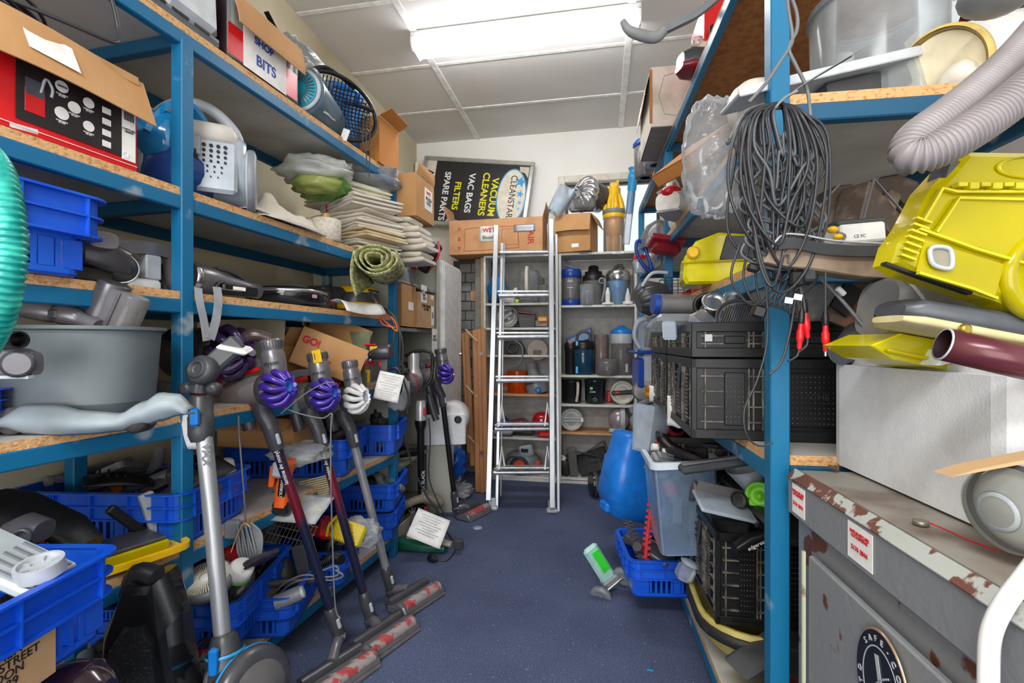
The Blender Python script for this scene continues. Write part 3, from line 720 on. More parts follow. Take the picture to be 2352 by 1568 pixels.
# the BITS carton
F = LR.f(.325, .14, H1 + .001)
t = cbox('red and black carton with a brown flap hanging over paper reading BITS', F, .27, .33, .205, mat('dark_red_print', '3a2428', .4, 0, '2c2024', 6), name='bits_carton')
MB().box((.1365, .0, .06), (.001, .32, .10), ).build('red_band', RED, t)
pp = MB().box((.1375, -.0, .075), (.001, .20, .145)).build('paper_sign', OFFW, t)
text('bits_lettering', 'BITS', .05, Matrix.Translation((.1385, .0, .05)) @ Matrix.Rotation(R_(90), 4, 'Z'), INKB, pp, .001)
text('shop_lettering', 'SHOP', .035, Matrix.Translation((.1385, -.01, .115)) @ Matrix.Rotation(R_(90), 4, 'Z'), INKB, pp, .001)
MB().sheet(lambda u, v: (.137 + .025 * math.sin(v * 1.6) + .012, .33 * (u - .5) * (1 - .06 * v), .208 - .105 * v), 8, 6, .003, False).build('hanging_flap', CARD, t)
MB().sheet(lambda u, v: (.135 + .002 * math.sin(u * 9), .33 * (u - .5), .004 + .19 * v), 10, 6, .0008).build('stretch_film', FILM, t)
for i, (px, dy, lb) in enumerate(((577, 0.0, 'black strap buckle on top of the BITS carton'), (668, .02, 'black strap buckle beside the crumpled clear bag'))):
    F2 = on(LR, px, .06, H1 + .215 + dy - .01 * i)
    multi('strap_buckle', lb, 'buckle', F2, [('buckle_frame', BLK, MB().box((0, 0, .012), (.03, .05, .018), bev=.006).box((0, .02, .022), (.034, .012, .012), bev=.004).box((0, -.015, .022), (.034, .01, .012), bev=.004)),
        ('strap', BLK, MB().bar([(0, -.02, .01), (0, -.07, .012 + .02 * i), (0, -.13, .016 + .06 * i)], .02, .003, up=(0, 0, 1)))])
F = LR.f(.66, .2, H1 + .19)
flat('plastic_bag', bagmesh(.24, .36, .17, 3, rough=.5), FILM, 'crumpled clear plastic bag lying on top of the black basket', 'plastic bag', F @ M((0, .02, 0)))
# round grey cleaner with turquoise vent
F = LR.f(.575, .055, H1 + .098)
X = F @ Matrix.Rotation(R_(-90), 4, 'X') @ Matrix.Rotation(R_(0), 4, 'Z')    # local z = along rack
X = F @ look(V((0, 0, 0)), (-.30, 1, 0), (1, 0, 0))
t = T('cylinder_vacuum', 'slate grey barrel vacuum with a turquoise ribbed end vent', 'vacuum cleaner', F)
Xi = F.inverted() @ X
SLATE = mat('slate_blue_plastic', '5b7282', .3)
b = MB().at(Xi).lathe([(.07, -.03), (.094, -.015), (.097, .0), (.097, .26), (.085, .285), (.04, .29)], n=32).build('barrel', SLATE, t)
r_ = MB().at(Xi).lathe([(.0, -.036), (.03, -.038), (.068, -.034), (.072, -.028)], n=32, caps=False).build('end_vent', mat('turquoise', '1fa3b5', .3), t)
v = MB().at(Xi)
for i in range(28): a = 2 * PI * i / 28; v.box((.05 * math.cos(a), .05 * math.sin(a), -.040), (.034, .004, .006), rz=a)
v.build('vent_rib', SLATE, r_)['kind'] = 'stuff'
MB().at(Xi).lathe([(.074, -.03), (.084, -.034), (.088, -.026)], n=32, caps=False).build('vent_ring', LGREY, t)
MB().at(Xi).box((.0, .062, .13), (.07, .06, .20), bev=.012).build('top_panel', LGREY, t)
MB().at(Xi).tube([(.06, .05, .03), (.085, .06, .05), (.085, .05, .12), (.08, .02, .2)], .005, 8).build('plug_lead', LGREY, t)
# black mesh basket standing on edge behind
F = LR.f(.84, .14, H1 + .004, rz=R_(-25))
rim = [(.0 + .0 * a, .19 * math.cos(2 * PI * a / 20) + .02, .15 + .14 * math.sin(2 * PI * a / 20)) for a in range(20)]
t = T('mesh_basket', 'black oval mesh basket standing on its edge', 'basket', F)
MB().tube([(.1 + p[0], p[1], p[2]) for p in rim], .010, 8, 3, True).build('basket_rim', BLK, t)
mb = MB()
for i in range(-9, 10):
    y = i * .018; hh = .13 * math.sqrt(max(0, 1 - (y / .18) ** 2))
    if hh > .02: mb.bar([(.09, y + .02, .15 - hh), (.05, y + .02, .15), (.09, y + .02, .15 + hh)], .004, .004, k=3)
for i in range(-6, 7):
    z = i * .018; hy = .17 * math.sqrt(max(0, 1 - (z / .13) ** 2))
    if hy > .02: mb.bar([(.09, .02 - hy, .15 + z), (.05, .02, .15 + z), (.09, .02 + hy, .15 + z)], .004, .004, k=3, up=(1, 0, 0))
mb.build('basket_mesh', BLK, t)['kind'] = 'stuff'
MB().tube([(.1, -.14, .24), (.1, -.04, .30), (.09, .1, .27)], .008, 8).build('carry_handle', BLK, t)
# blue tub and Mate carton
F = on(LR, 838, .16, H1 + .12)
multi('plastic_tub', 'round blue tub with a clip behind the black mesh basket', 'tub', LR.f(1.02, .20, H1 + .07), [
    ('tub_body', BLUP, MB().lathe([(.11, 0), (.125, .20), (.13, .24)], n=32).lathe([(.118, .236), (.135, .24), (.135, .262), (.12, .262)], n=32)),
    ('side_clip', BLUP, MB().box((.135, .0, .22), (.02, .04, .06), bev=.006))])
F = LR.f(1.185, .10, H1 + .001)
t = cbox('tall orange-brown carton with a torn flap at the far end of the top shelf', F, .21, .205, .235, CARD2, [('r', .07, 25), ('b', .05, 55)], name='torn_carton')
text('carton_lettering', 'Mate', .06, Matrix.Translation((-.005, -.1035, .05)), INK, t, .0015)
MB().sheet(lambda u, v: (-.10 + .19 * u, -.1045 - .003 * math.sin(u * 9), .234 - .09 * v * (1 - .45 * u + .12 * math.sin(u * 14))), 12, 4, .002, False).build('torn_flap', CARD2, t)
for i in range(3):
    x = A(839 + i * 4, 243, 2.22)
    cable('dangling_cable', 'thin black cord dangling before the tall orange-brown carton', 'cord', [x, x + V((.005 * i, -.01, -.07)), x + V((-.008 + .01 * i, -.012, -.15)), x + V((.004 * i, -.01, -.22 - .06 * i))], .0028, CORD, group='cords dangling before the orange-brown carton')
cable('cane_handle', 'dark tapering handle lying across the blue tub', 'handle', [A(790, 235, 2.30), A(812, 240, 2.25), A(835, 247, 2.2), A(858, 256, 2.18)], .009, BLK)
flat('paper_tag', MB().box((0, 0, .02), (.035, .002, .05)), OFFW, 'small white paper tag at the shelf edge by the barrel vacuum', 'tag', on(LR, 789, .004, H1 - .005, ry=.4))

# ================================================================ left rack: second shelf
F = LR.f(-.315, .16, H2 + .001)
RB = mat('red_carton', 'd8141c', .35)
t = cbox('large red printed carton with a wide brown flap', F, .29, .40, .235, RB, name='red_carton', cat='carton')
fx = .147
MB().box((fx, .055, .095), (.001, .215, .135)).build('printed_panel', mat('black_print', '201c1e', .4), t)
MB().box((fx + .0003, .178, .085), (.001, .034, .125)).build('barcode_label', OFFW, t)
tm = lambda y, z: Matrix.Translation((fx + .0012, y, z)) @ Matrix.Rotation(R_(90), 4, 'Z')
text('label_lettering', 'CAPTURE\n1800W', .0075, tm(.178, .098), INK, t)
lb_ = MB(); 
for i in range(12): lb_.box((fx + .001, .166 + i * .0022, .135), (.0008, .0012 if i % 3 else .0006, .022))
lb_.build('barcode', INK, t)['kind'] = 'stuff'
for (y, z, q) in ((.03, .135, .013), (.055, .10, .013), (.03, .075, .014), (.085, .125, .012), (.085, .07, .012)):
    MB().at(look(V((fx + .0006, y, z)), (1, 0, 0), (0, 1, 0))).lathe([(q, 0), (q, .001)], n=20).build('picture_disc', OFFW, t)
for i in range(4): MB().box((fx + .0008, .125, .125 - i * .027), (.001, .02, .015), bev=.0004).build('picture_tile', OFFW, t)
text('watt_lettering', '1800W', .007, Matrix.Translation((.0006, 0, 0)) @ tm(.03, .135), INK, t)
for (y, z) in ((.03, .115), (.055, .082), (.03, .055), (.085, .107), (.085, .052)): text('caption', 'WASHABLE\nFILTER', .0045, tm(y, z), INKW, t)
MB().box((fx + .001, -.02, .075), (.001, .036, .05), bev=.0004).build('printed_vacuum', RED, t)
MB().box((fx + .0012, -.02, .105), (.001, .034, .035)).build('printed_vacuum_body', mat('printed_grey', '4a4e5c', .5), t)
MB().at(Matrix.Identity(4)).tube([(fx + .001, -.01, .10), (fx + .001, .0, .135), (fx + .001, .012, .12), (fx + .001, .01, .10)], .003, 5).build('printed_hose', LGREY, t)
MB().box((fx, .01, .014), (.001, .38, .0015)).build('white_rule', OFFW, t)
text('recycle_mark', 'O', .022, tm(.17, .035), OFFW, t, .0008)
MB().box((fx, -.11, .168), (.001, .12, .012)).build('grey_strip', LGREY, t)
fl = MB().sheet(lambda u, v: (.149 + .045 * v + .006 * math.sin(u * 5), .41 * (u - .5) + .012, .240 - .118 * v + .008 * math.sin(u * 3.1)), 14, 6, .003, False).build('hanging_flap', CARD, t)
MB().sheet(lambda u, v: (.163 + .028 * v, -.055 + .095 * u, .228 - .06 * v - .004 * u), 4, 3, .0008, False).build('paper_sheet', OFFW, fl)
MB().sheet(lambda u, v: (.1500 + .004 * v, .10 + .10 * u, .247 - .022 * v), 4, 2, .0006, False).build('packing_tape', TAPE, fl)
# cable coil on the red carton
mb = MB(); r = random.Random(4)
for i in range(9):
    q = .10 + .012 * r.random(); o = V((r.uniform(-.01, .01), r.uniform(-.02, .02), .014 * (i % 4)))
    mb.tube([o + V((.7 * q * math.cos(a) * 1.1, q * 1.5 * math.sin(a), .012 * math.sin(a * 2 + i))) for a in [2 * PI * j / 10 for j in range(10)]], .0042, 7, 4, True)
t = T('cable_coil', 'coil of thick black cable on top of the large red carton', 'cable', LR.f(-.43, .13, H2 + .262))
mb.build('coiled_cable', CORD, t)
MB().tube([(.09, .05, .02), (.13, .16, .02), (.14, .24, .03), (.12, .265, .08), (.12, .245, .16), (.10, .23, .23)], .0048, 8).build('cable_end', CORD, t)
F = on(LR, 40, .035, H2 + .001)
multi('tool_fitting', 'small white fitting with dark bristles at the edge of the second shelf', 'fitting', F, [
    ('fitting_body', WHITE, MB().box((0, 0, .012), (.04, .06, .022), bev=.006, rx=.1).box((.0, .03, .008), (.03, .03, .014), bev=.004)),
    ('bristles', BLK, MB().box((-.002, -.03, .028), (.03, .07, .018), bev=.005)),
    ('pull_ring', RED, MB().tube([(.012, .04 + .011 * math.cos(a), .02 + .011 * math.sin(a)) for a in [PI * j / 4 for j in range(8)]], .002, 6, 3, True))])
# blue cleaner
F = on(LR, 398, .16, H2 + .001)
DEEP = mat('deep_blue_plastic', '1d4e9a', .2, coat=.4); CYAN = mat('cyan_shell', '1188c8', .15, coat=.5)
multi('vacuum_cleaner', 'blue bagless vacuum with cyan top shell behind the rack post', 'vacuum cleaner', F, [
    ('lower_bowl', DEEP, MB().ell((0, 0, .075), (.125, .10, .075), p=.7)),
    ('body', mat('body_blue', '33519e', .35), MB().loft([(-.09, 0, .1, .055, .05), (-.06, 0, .12, .085, .095), (.05, 0, .125, .09, .10), (.10, 0, .11, .07, .07)], n=24, p=.7)),
    ('cyan_shell', CYAN, MB().ell((-.0, -.03, .175), (.10, .085, .085), p=.8)),
    ('carry_handle', CYAN, MB().bar([(.03, -.11, .17), (.05, -.07, .26), (.06, .0, .295), (.06, .06, .25), (.05, .09, .18)], .03, .016)),
    ('side_button', BLK, MB().at(look(V((.097, .03, .13)), (1, 0, .2), (0, 1, 0))).lathe([(.022, 0), (.024, .012), (.018, .016)], n=20).at(Matrix()).box((.108, -.02, .13), (.01, .012, .04), bev=.003))])
# silver grey cylinder vacuum with dotted vent
F = LR.f(.225, .17, H2 + .001, rz=R_(42)) @ Matrix.Scale(1.15, 4)
SIL = mat('silver_blue_plastic', 'a9b2bb', .3, .1); IV = mat('ivory_lid', 'd3cdc4', .4)
t = T('cylinder_vacuum', 'silver and cream cylinder vacuum with a dotted exhaust panel and big wheels', 'vacuum cleaner', F)
# local: exhaust panel faces -y, wheels on +-x
MB().loft([(-.115, 0, .105, .12, .095), (-.10, 0, .11, .14, .10), (.10, 0, .11, .14, .10), (.115, 0, .105, .12, .095)], n=28, p=.6).build('main_body', SIL, t)
ex = MB().box((0, -.140, .095), (.19, .02, .15), rx=-.12, bev=.012).build('exhaust_panel', SIL, t)
ho = MB()
for j in range(7):
    n_ = 9 - (j > 3) - (j > 5); 
    for i in range(n_):
        if j < 2 and i == 4: continue
        q = .0048 - .0005 * j; z = .148 - j * .0145; y = -.152 + (z - .095) * .12
        ho.at(look(V(((i - (n_ - 1) / 2) * .0165, y, z)), (0, -1, 0), (1, 0, 0))).lathe([(q, 0), (q, .002)], n=10)
ho.build('vent_hole', INK, ex)['kind'] = 'stuff'
MB().box((0, -.152, .140), (.018, .014, .05), bev=.003).build('latch', LGREY, ex)
text('hepa_lettering', 'HEPA', .016, Matrix.Translation((-.078, -.1535, .1)), GREY, ex)
for s in (-1, 1):
    w_ = MB().at(look(V((s * .112, -.055, .09)), (s, 0, 0), (0, 1, 0))).lathe([(.07, 0), (.088, .004), (.088, .024), (.074, .03), (.07, .02), (0, .024)], n=32).build('wheel', LGREY, t)
    MB().at(look(V((s * .112, -.055, .09)), (s, 0, 0), (0, 1, 0))).lathe([(.0885, .006), (.0905, .01), (.0905, .02), (.0885, .024)], n=32, caps=False).build('tyre', GREY, w_)
MB().loft([(-.095, -.02, .18, .10, .025), (-.08, -.03, .188, .12, .036), (.08, -.03, .188, .12, .036), (.095, -.02, .18, .10, .025)], n=24, p=.6).build('cream_lid', IV, t)
MB().tube([(-.11, -.05, .15), (-.105, -.05, .23), (-.05, -.05, .285), (.02, -.05, .285), (.08, -.05, .235), (.10, -.05, .18)], .016, 12).build('carry_handle', LGREY, t)
# white cloth heap
F = LR.f(.47, .15, H2 + .001)
flat('cloth_heap', crumple(MB(), .34, .34, .13, 5, 30, 22, .003, .45), CLOTH, 'loose white cloth spread out beside the silver vacuum', 'cloth', F)
F = LR.f(.33, .07, H2 + .012)
flat('folded_napkin', crumple(MB(), .15, .16, .03, 8, 16, 12, .003, .6), CLOTH, 'small folded white napkin at the foot of the silver vacuum', 'cloth', F)
# fabric rolls
def roll(label, m, r, L, mt, core=True, name='fabric_roll', group=None):
    t = T(name, label, 'roll', m, group)
    MB().lathe([(r * .9, 0), (r, .004), (r, L - .004), (r * .9, L), (.016, L)], n=28, caps=True).build('rolled_fabric', mt, t)
    if core: MB().at(Matrix.Translation((0, 0, -.004))).lathe([(.013, 0), (.016, 0), (.016, L + .03), (.013, L + .03), (.013, .0)], None, 20, False, True).build('card_core', TAPE, t)
    return t
LACE = mat('lace_cloth', 'ddd6c8', .9, 0, 'c8bfae', 90, (.5, .6), bump=.5, bscale=200)
roll('cream cardboard core standing upright behind the white cloth', on(LR, 659, .2, H2 + .05), .02, .07, TAPE, False, 'card_tube')
q = on(LR, 700, .26, H2 + .115)
roll('white fabric roll lying with its cardboard tube sticking out', q @ look(V((0, 0, 0)), (.55, .75, -.12)), .042, .10, CLOTH)
multi('card_tube', 'empty brown cardboard tube lying beyond the lying white fabric roll', 'tube', on(LR, 722, .14, H2 + .10) @ look(V((0, 0, 0)), (.7, .6, -.1)), [('tube_wall', TAPE, MB().pipe((0, 0, 0), (0, 0, .07), .024, .003))])
roll('white fabric roll standing upright on the board edge', on(LR, 749, .055, H2 + .001), .062, .095, LACE)
flat('lace_cloth', crumple(MB(), .17, .26, .085, 15, 20, 16, .003, .6), LACE, 'cream lace cloth draped beside the upright white roll', 'cloth', on(LR, 712, .12, H2 + .001, rz=.3))
# folded cloth stack over the rack end
BEIGE = mat('beige_cloth', 'd9c9ab', .9, 0, 'c9b48f', 8, bump=.12, bscale=180)
tb = [('plain white cloth at the bottom of the folded stack', 0), ('beige striped cloth near the bottom of the folded stack', 1), ('white cloth hanging out furthest in the folded stack', 0), ('thick white cloth in the middle of the folded stack', 0),
      ('white cloth with a red and blue hem stripe in the folded stack', 2), ('white cloth above the striped hem in the folded stack', 0), ('cream cloth just below the plastic bags', 3)]
z = H2 + .012
for i, (lb, k) in enumerate(tb):
    h = .052 if i != 3 else .06
    folded(lb, LR.f(1.12 - .03 * math.sin(i * 1.9), .135 + .03 * math.cos(i * 2.3) + (.05 if i > 4 else 0), z, rz=R_(-22 + 9 * math.sin(i * 2.7))), .42 - .015 * i, .27, h, 3, i, [CLOTH, BEIGE, CLOTH, mat('green_hem_cloth', 'dcdcc2', .9)][k], group=None, band=((-.28, RED) if k == 2 else None))
    z += h * .93
for i, (dx, dz, lb) in enumerate(((-.12, .0, 'rolled white cloth end lowest at the right of the stack'), (-.135, .07, 'rolled white cloth end hanging right of the stack middle'), (-.11, .135, 'bunched white cloth end with a red edge right of the stack'), (-.05, .19, 'small white cloth bundle near the top right of the stack'))):
    F = LR.f(1.33, dx + .07, H2 - .01 + dz)
    folded(lb, F, .22, .17, .062, 2, 20 + i, CLOTH, None)
F = LR.f(1.02, .2, H2 + .37)
flat('plastic_bag', bagmesh(.42, .34, .12, 11, .7, .28), FILM, 'white carrier bag lying on top of the folded cloths', 'plastic bag', LR.f(1.18, .14, z - .01))
flat('plastic_bag', bagmesh(.34, .30, .11, 12, .7, .3), mat('pale_bag', 'e2e6e0', .25, alpha=.7), 'pale carrier bag with loose handles left of the cloth stack', 'plastic bag', LR.f(.87, .2, z - .055))
flat('green_bag', bagmesh(.26, .24, .09, 13, .7, .3), mat('green_bag_film', '6fa64a', .3, 0, 'c7cf7c', 5, (.45, .6), alpha=.75), 'green and yellow bag squeezed under the pale carrier bag', 'plastic bag', LR.f(.88, .19, z - .105))
# woven green mat roll hanging over the shelf edge
GM = mat('woven_green_mat', '8b8f4e', .95, 0, 'c9c89a', 60, (.4, .62), bump=.7, bscale=120, stretch=(1, .3, 1))
F = CWF(-.605, 2.10, 1.53, rz=R_(8))
t = T('rolled_mat', 'rolled green woven mat hanging over the shelf end', 'mat', F)
mb = MB()
def spiral(u, v):
    a = u * 2 * PI * 3.1; q = .022 + .062 * u + .003 * math.sin(a * 3); return (q * math.cos(a) * 1.15, v * .36, q * math.sin(a) * .82)
mb.sheet(spiral, 90, 4, .007); mb.build('mat_spiral', GM, t)
MB().sheet(lambda u, v: (-.085 + .01 * u - .02 * math.sin(3 * u) + .10 * v * .3, .0 + .33 * v, .03 - .20 * u + .1 * u * v), 12, 8, .006).build('hanging_edge', GM, t)
roll('rolled white tablecloth sticking out right of the green mat', CWF(-.56, 2.2, 1.535) @ look(V((0, 0, 0)), (-.25, 1, .0)), .045, .3, CLOTH)

# ================================================================ left rack: third shelf
crate('blue crate on the third shelf beside the teal hose', LR.f(-.52, .11, H3 + .001, rz=R_(90)), .58, .34, .18, None, ins=.035)
def head_old(label, m, s=1, mt=None):
    t = T('floor_head', label, 'floor head', m); floor_head(t, Matrix(), .24, False, mt, s)
    MB().tube([(0, .05, .045), (0, .1, .05), (.03, .15, .055)], .02, 14).build('swivel_neck', NICK, t)
    MB().at(look(V((.045, .175, .055)), (1, .3, 0), (0, 0, 1))).lathe([(.02, -.022), (.032, -.02), (.036, -.008), (.036, .012), (.028, .02), (.014, .024), (.008, .03)], n=24).build('joint_disc', CHROME, t); return t
t = T('upright_head', 'large gunmetal upright vacuum head lying on the third shelf', 'vacuum part', on(LR, 205, .12, H3 + .001))
MB().loft([(-.13, 0, .085, .05, .035), (-.10, 0, .095, .075, .045), (.02, 0, .09, .08, .05), (.08, 0, .075, .05, .035)], n=24, p=.7).build('head_shell', NICK, t)
MB().loft([(-.02, -.075, .075, .01, .028), (.03, -.08, .068, .02, .038), (.075, -.075, .06, .01, .028)], n=22, p=.8).build('oval_cover', GUN, t)
MB().at(Matrix.Rotation(R_(90), 4, 'Z')).loft([(-.13, 0, .10, .03, .02), (-.03, 0, .11, .05, .03), (.07, 0, .1, .04, .03)], n=18).build('motor_hump', NICK, t)
MB().box((-.02, .0, .025), (.15, .1, .05), bev=.01).build('lower_tray', BLKD, t)
t.matrix_world = t.matrix_world @ M((0, -.02, 0), R_(75))
multi('joint_disc', 'chrome swivel disc at the end of the gunmetal upright head', 'vacuum part', on(LR, 276, .06, H3 + .05), [
    ('outer_disc', CHROME, MB().at(look(V((0, 0, 0)), (.9, -.45, 0), (0, 0, 1))).lathe([(.03, -.05), (.043, -.03), (.045, -.01), (.04, .0)], n=28)),
    ('hub', GUN, MB().at(look(V((0, 0, 0)), (.9, -.45, 0), (0, 0, 1))).lathe([(.036, -.002), (.038, .004), (.02, .01), (.012, .012)], n=28)),
    ('axle', CHROME, MB().at(look(V((0, 0, 0)), (.9, -.45, 0), (0, 0, 1))).lathe([(.010, .01), (.010, .022), (.004, .024)], n=16))])
t = T('handheld_part', 'open grey pistol handle with exposed white circuit on the third shelf', 'vacuum part', on(LR, 345, .08, H3 + .001))
MB().bar([(0, -.1, .10), (0, -.03, .115), (0, .05, .115), (0, .065, .09), (0, .075, .03), (0, .10, .012)], .035, .028, up=(1, 0, 0)).build('handle_shell', NICK, t)
MB().box((0, -.0, .065), (.03, .045, .07), bev=.004).build('circuit_case', LGREY, t)
MB().box((.0, -.03, .014), (.05, .09, .028), bev=.006).build('circuit_block', WHITE, t)
MB().loft([(.0, .08, .02, .02, .018), (.01, .14, .018, .02, .015), (.02, .19, .012, .015, .01)], n=14).build('tail', NICK, t)
multi('battery_part', 'smoky grey curved housing leaning behind the rack post', 'vacuum part', on(LR, 385, .16, H3 + .001), [('housing', DGREY, MB().lathe([(.07, 0), (.072, .07), (.06, .09)], n=24)), ('end_disc', LGREY, MB().at(Matrix.Translation((.06, .03, .045))).ell((0, 0, 0), (.02, .02, .025)))])
F = on(LR, 508, .07, H3 + .001, rz=R_(82))
multi('vacuum_body', 'silver handheld body with a black latch pad on the shelf edge', 'vacuum part', F, [
    ('wand_socket', NICK, MB().lathe([(.045, 0), (.047, .015), (.045, .07), (.035, .11), (.026, .20), (.026, .25), (.02, .25)], look(V((-.11, 0, .055)), (1, 0, -.08), (0, 0, 1)), 28)),
    ('socket_ring', CHROME, MB().lathe([(.046, -.004), (.049, 0), (.049, .012), (.046, .016)], look(V((-.105, 0, .055)), (1, 0, -.08), (0, 0, 1)), 28, False)),
    ('loop_handle', BLK, MB().tube([(-.03, -.045, .045), (-.055, -.055, .035), (-.05, -.06, .02), (.0, -.06, .018), (.03, -.055, .02)], .007, 8)),
    ('latch_pad', BLK, MB().box((.03, -.048, .028), (.13, .02, .035), bev=.006), [('rating_label', OFFW, MB().box((.02, -.0587, .03), (.045, .001, .012)))]),
    ('top_clip', GUN, MB().bar([(-.02, 0, .095), (.03, .0, .09), (.08, 0, .07)], .025, .008))])
F = on(LR, 660, .16, H3 + .001)
multi('robot_vacuum', 'round glossy black robot vacuum on the third shelf', 'robot vacuum', F, [
    ('robot_shell', mat('gloss_black', '15171a', .08, coat=.6), MB().lathe([(.13, .008), (.155, .018), (.158, .05), (.155, .065), (.145, .072), (.1, .076)], n=48)),
    ('chrome_band', CHROME, MB().lathe([(.1565, .055), (.1592, .058), (.1592, .064), (.156, .068)], n=48, caps=False)),
    ('display', mat('robot_display', 'c98d92', .4), MB().box((.146, -.03, .042), (.02, .022, .014), rz=-.2)),
    ('top_plate', BLK, MB().lathe([(.11, .075), (.10, .082), (.05, .084)], n=36)),
    ('cable_loop', mat('teal_wire', '2a9a8a', .5), MB().tube([(-.02, 0, .08), (.0, .03, .10), (.03, .05, .095), (.05, .07, .08)], .0012, 5))])
F = on(LR, 735, .24, H3 + .001)
t = T('handheld_vacuum', 'gunmetal cyclone handheld with a red trigger behind the robot vacuum', 'handheld vacuum', F)
MB().lathe([(.05, .02), (.052, .10), (.045, .115)], n=28).build('dust_bin', SMOKE, t)
c_ = MB()
for i in range(6): a = i * PI / 3; c_.at(Matrix.Translation((.03 * math.cos(a), .03 * math.sin(a), .045))).lathe([(.006, 0), (.014, .06), (.014, .075)], n=12)
c_.build('cyclone_cone', GUN, t)
MB().box((0, 0, .115), (.11, .10, .03), bev=.014).build('top_cover', DGREY, t)
MB().lathe([(.034, 0), (.036, .02), (.036, .09), (.03, .10)], look(V((.03, .03, .10)), (.35, 1, 0), (0, 0, 1)), 26).build('motor_housing', GUN, t)
MB().box((.03, .06, .045), (.03, .035, .09), bev=.008).build('grip', DGREY, t)
MB().box((.035, .035, .055), (.02, .016, .035), bev=.004).build('red_trigger', RED, t)
F = on(LR, 818, .16, H3 + .001)
multi('canister_vacuum', 'round yellow and dark grey canister vacuum on the third shelf', 'vacuum cleaner', F, [
    ('base_band', YEL, MB().lathe([(.10, .022), (.118, .03), (.118, .055), (.112, .06)], n=36)),
    ('grey_body', DGREY, MB().lathe([(.09, 0), (.112, .02), (.112, .024), (.112, .058), (.108, .10), (.10, .115)], n=36)),
    ('yellow_lid', YEL, MB().lathe([(.102, .112), (.102, .135), (.08, .145)], n=36)),
    ('vent_slot', BLK, MB().box((.102, 0, .124), (.004, .10, .008)))])
p = MB(); paper(p, on(LR, 825, .0, H3 + .02, rz=R_(80), rx=-1.15), .27, .11, .03); flat('paper_sheet', p, OFFW, 'curled paper sheet at the edge below the yellow vacuum', 'paper')
F = on(LR, 479, -.004, H3 - .02)
t = T('tape_strip', 'strip of silver duct tape hanging in a V over the board', 'tape', F)
DT = mat('silver_tape', 'b3b8be', .35, .2)
MB().bar([(0, -.035, .035), (.004, -.035, 0), (.006, -.022, -.06), (.006, -.012, -.12)], .026, .001, up=(1, 0, 0)).build('tape_tail', DT, t)
MB().bar([(0, .03, .045), (.005, .03, 0), (.008, .018, -.06), (.007, .0, -.115)], .03, .001, up=(1, 0, 0)).build('tape_end', DT, t)
for i, (pts, mt, lb) in enumerate((
        ([(862, 690), (878, 715), (905, 735), (912, 760), (893, 745), (872, 728), (880, 745), (908, 752)], ORANGE, 'orange cord looped at the rack end'),
        ([(845, 672), (872, 700), (900, 720), (917, 760), (918, 820), (915, 880)], CORD, 'thin black cable dropping down the far rack post'),
        ([(850, 668), (878, 708), (908, 730), (925, 790), (925, 860), (938, 910), (935, 950)], CORD, 'long black cable looping outside the far rack post'),
        ([(885, 715), (905, 745), (900, 800), (880, 850), (872, 865)], CORD, 'black cable hanging inside the far rack post'))):
    cable('hanging_cable', lb, 'cable', [A(x, y, 2.42) for x, y in pts], .005, mt)
hose('thick teal corrugated hose hanging at the left edge', [A(-60, 330, .66), A(-12, 390, .63), A(12, 480, .62), A(20, 570, .62), A(10, 660, .62), A(-14, 740, .63), A(-45, 800, .65)], .0185, mat('teal_hose', '14998f', .3, 0, '3ac2b0', 30), .0085, amp=.10, n=24)

# ================================================================ left rack: fourth shelf
F = CWF(-1.085, 1.17, H4 + .002, rz=R_(4))
GT = mat('slate_tub', '5f696d', .45, 0, '6a7478', 5); GB = mat('pale_slate', '9aa6ac', .4)
t = T('oval_tub', 'large oval slate grey tub with a pale wheeled base', 'tub', F)
b = MB()
def oval(L, W, z, n=36): return [(L * math.copysign(abs(math.cos(2 * PI * i / n)) ** .75, math.cos(2 * PI * i / n)), W * math.copysign(abs(math.sin(2 * PI * i / n)) ** .75, math.sin(2 * PI * i / n)), z) for i in range(n)]
b.rings([oval(.155, .10, .03), oval(.175, .115, .06), oval(.188, .125, .235), oval(.180, .117, .235), oval(.168, .108, .07), oval(.15, .095, .05)], True, True, True); b.build('tub_body', GT, t)
b = MB(); b.rings([oval(.186, .123, .228), oval(.198, .135, .232), oval(.198, .135, .24), oval(.182, .119, .24), oval(.18, .117, .228)], False, True, True); b.build('tub_rim', GT, t)
def skirt(u, v):
    X = (-.03, .01, .07, .14, .21, .26, .295, .325, .35); i = min(7, int(u * 8)); w = u * 8 - i
    f = lambda S: S[i] + (S[i + 1] - S[i]) * (w * w * (3 - 2 * w) if S is not X else w)
    zt = f((.034, .062, .062, .046, .040, .066, .086, .082, .050)); zb = f((.022, .004, .0, .003, .010, .022, .032, .042, .044))
    return (f(X), -.105 - .045 * math.sin(PI * (.15 + .75 * v)) + .05 * max(0, u - .8) * 5 * .4, zt + (zb - zt) * v)
MB().sheet(skirt, 26, 8, .006).build('wheeled_skirt', GB, t)
MB().box((0, 0, .02), (.34, .2, .03), bev=.01).build('chassis', GB, t)
for x, r0 in ((-.02, .03), (.24, .03)):
    MB().at(look(V((x, -.125, r0)), (0, -1, 0), (1, 0, 0))).lathe([(r0 * .7, -.03), (r0, -.025), (r0, .005), (r0 * .8, .012), (r0 * .3, .016)], n=24).build('castor_wheel', SMOKE if x < 0 else BLKD, t)
FR = lambda px, py, z, **k: AF(px, py, z, **k)
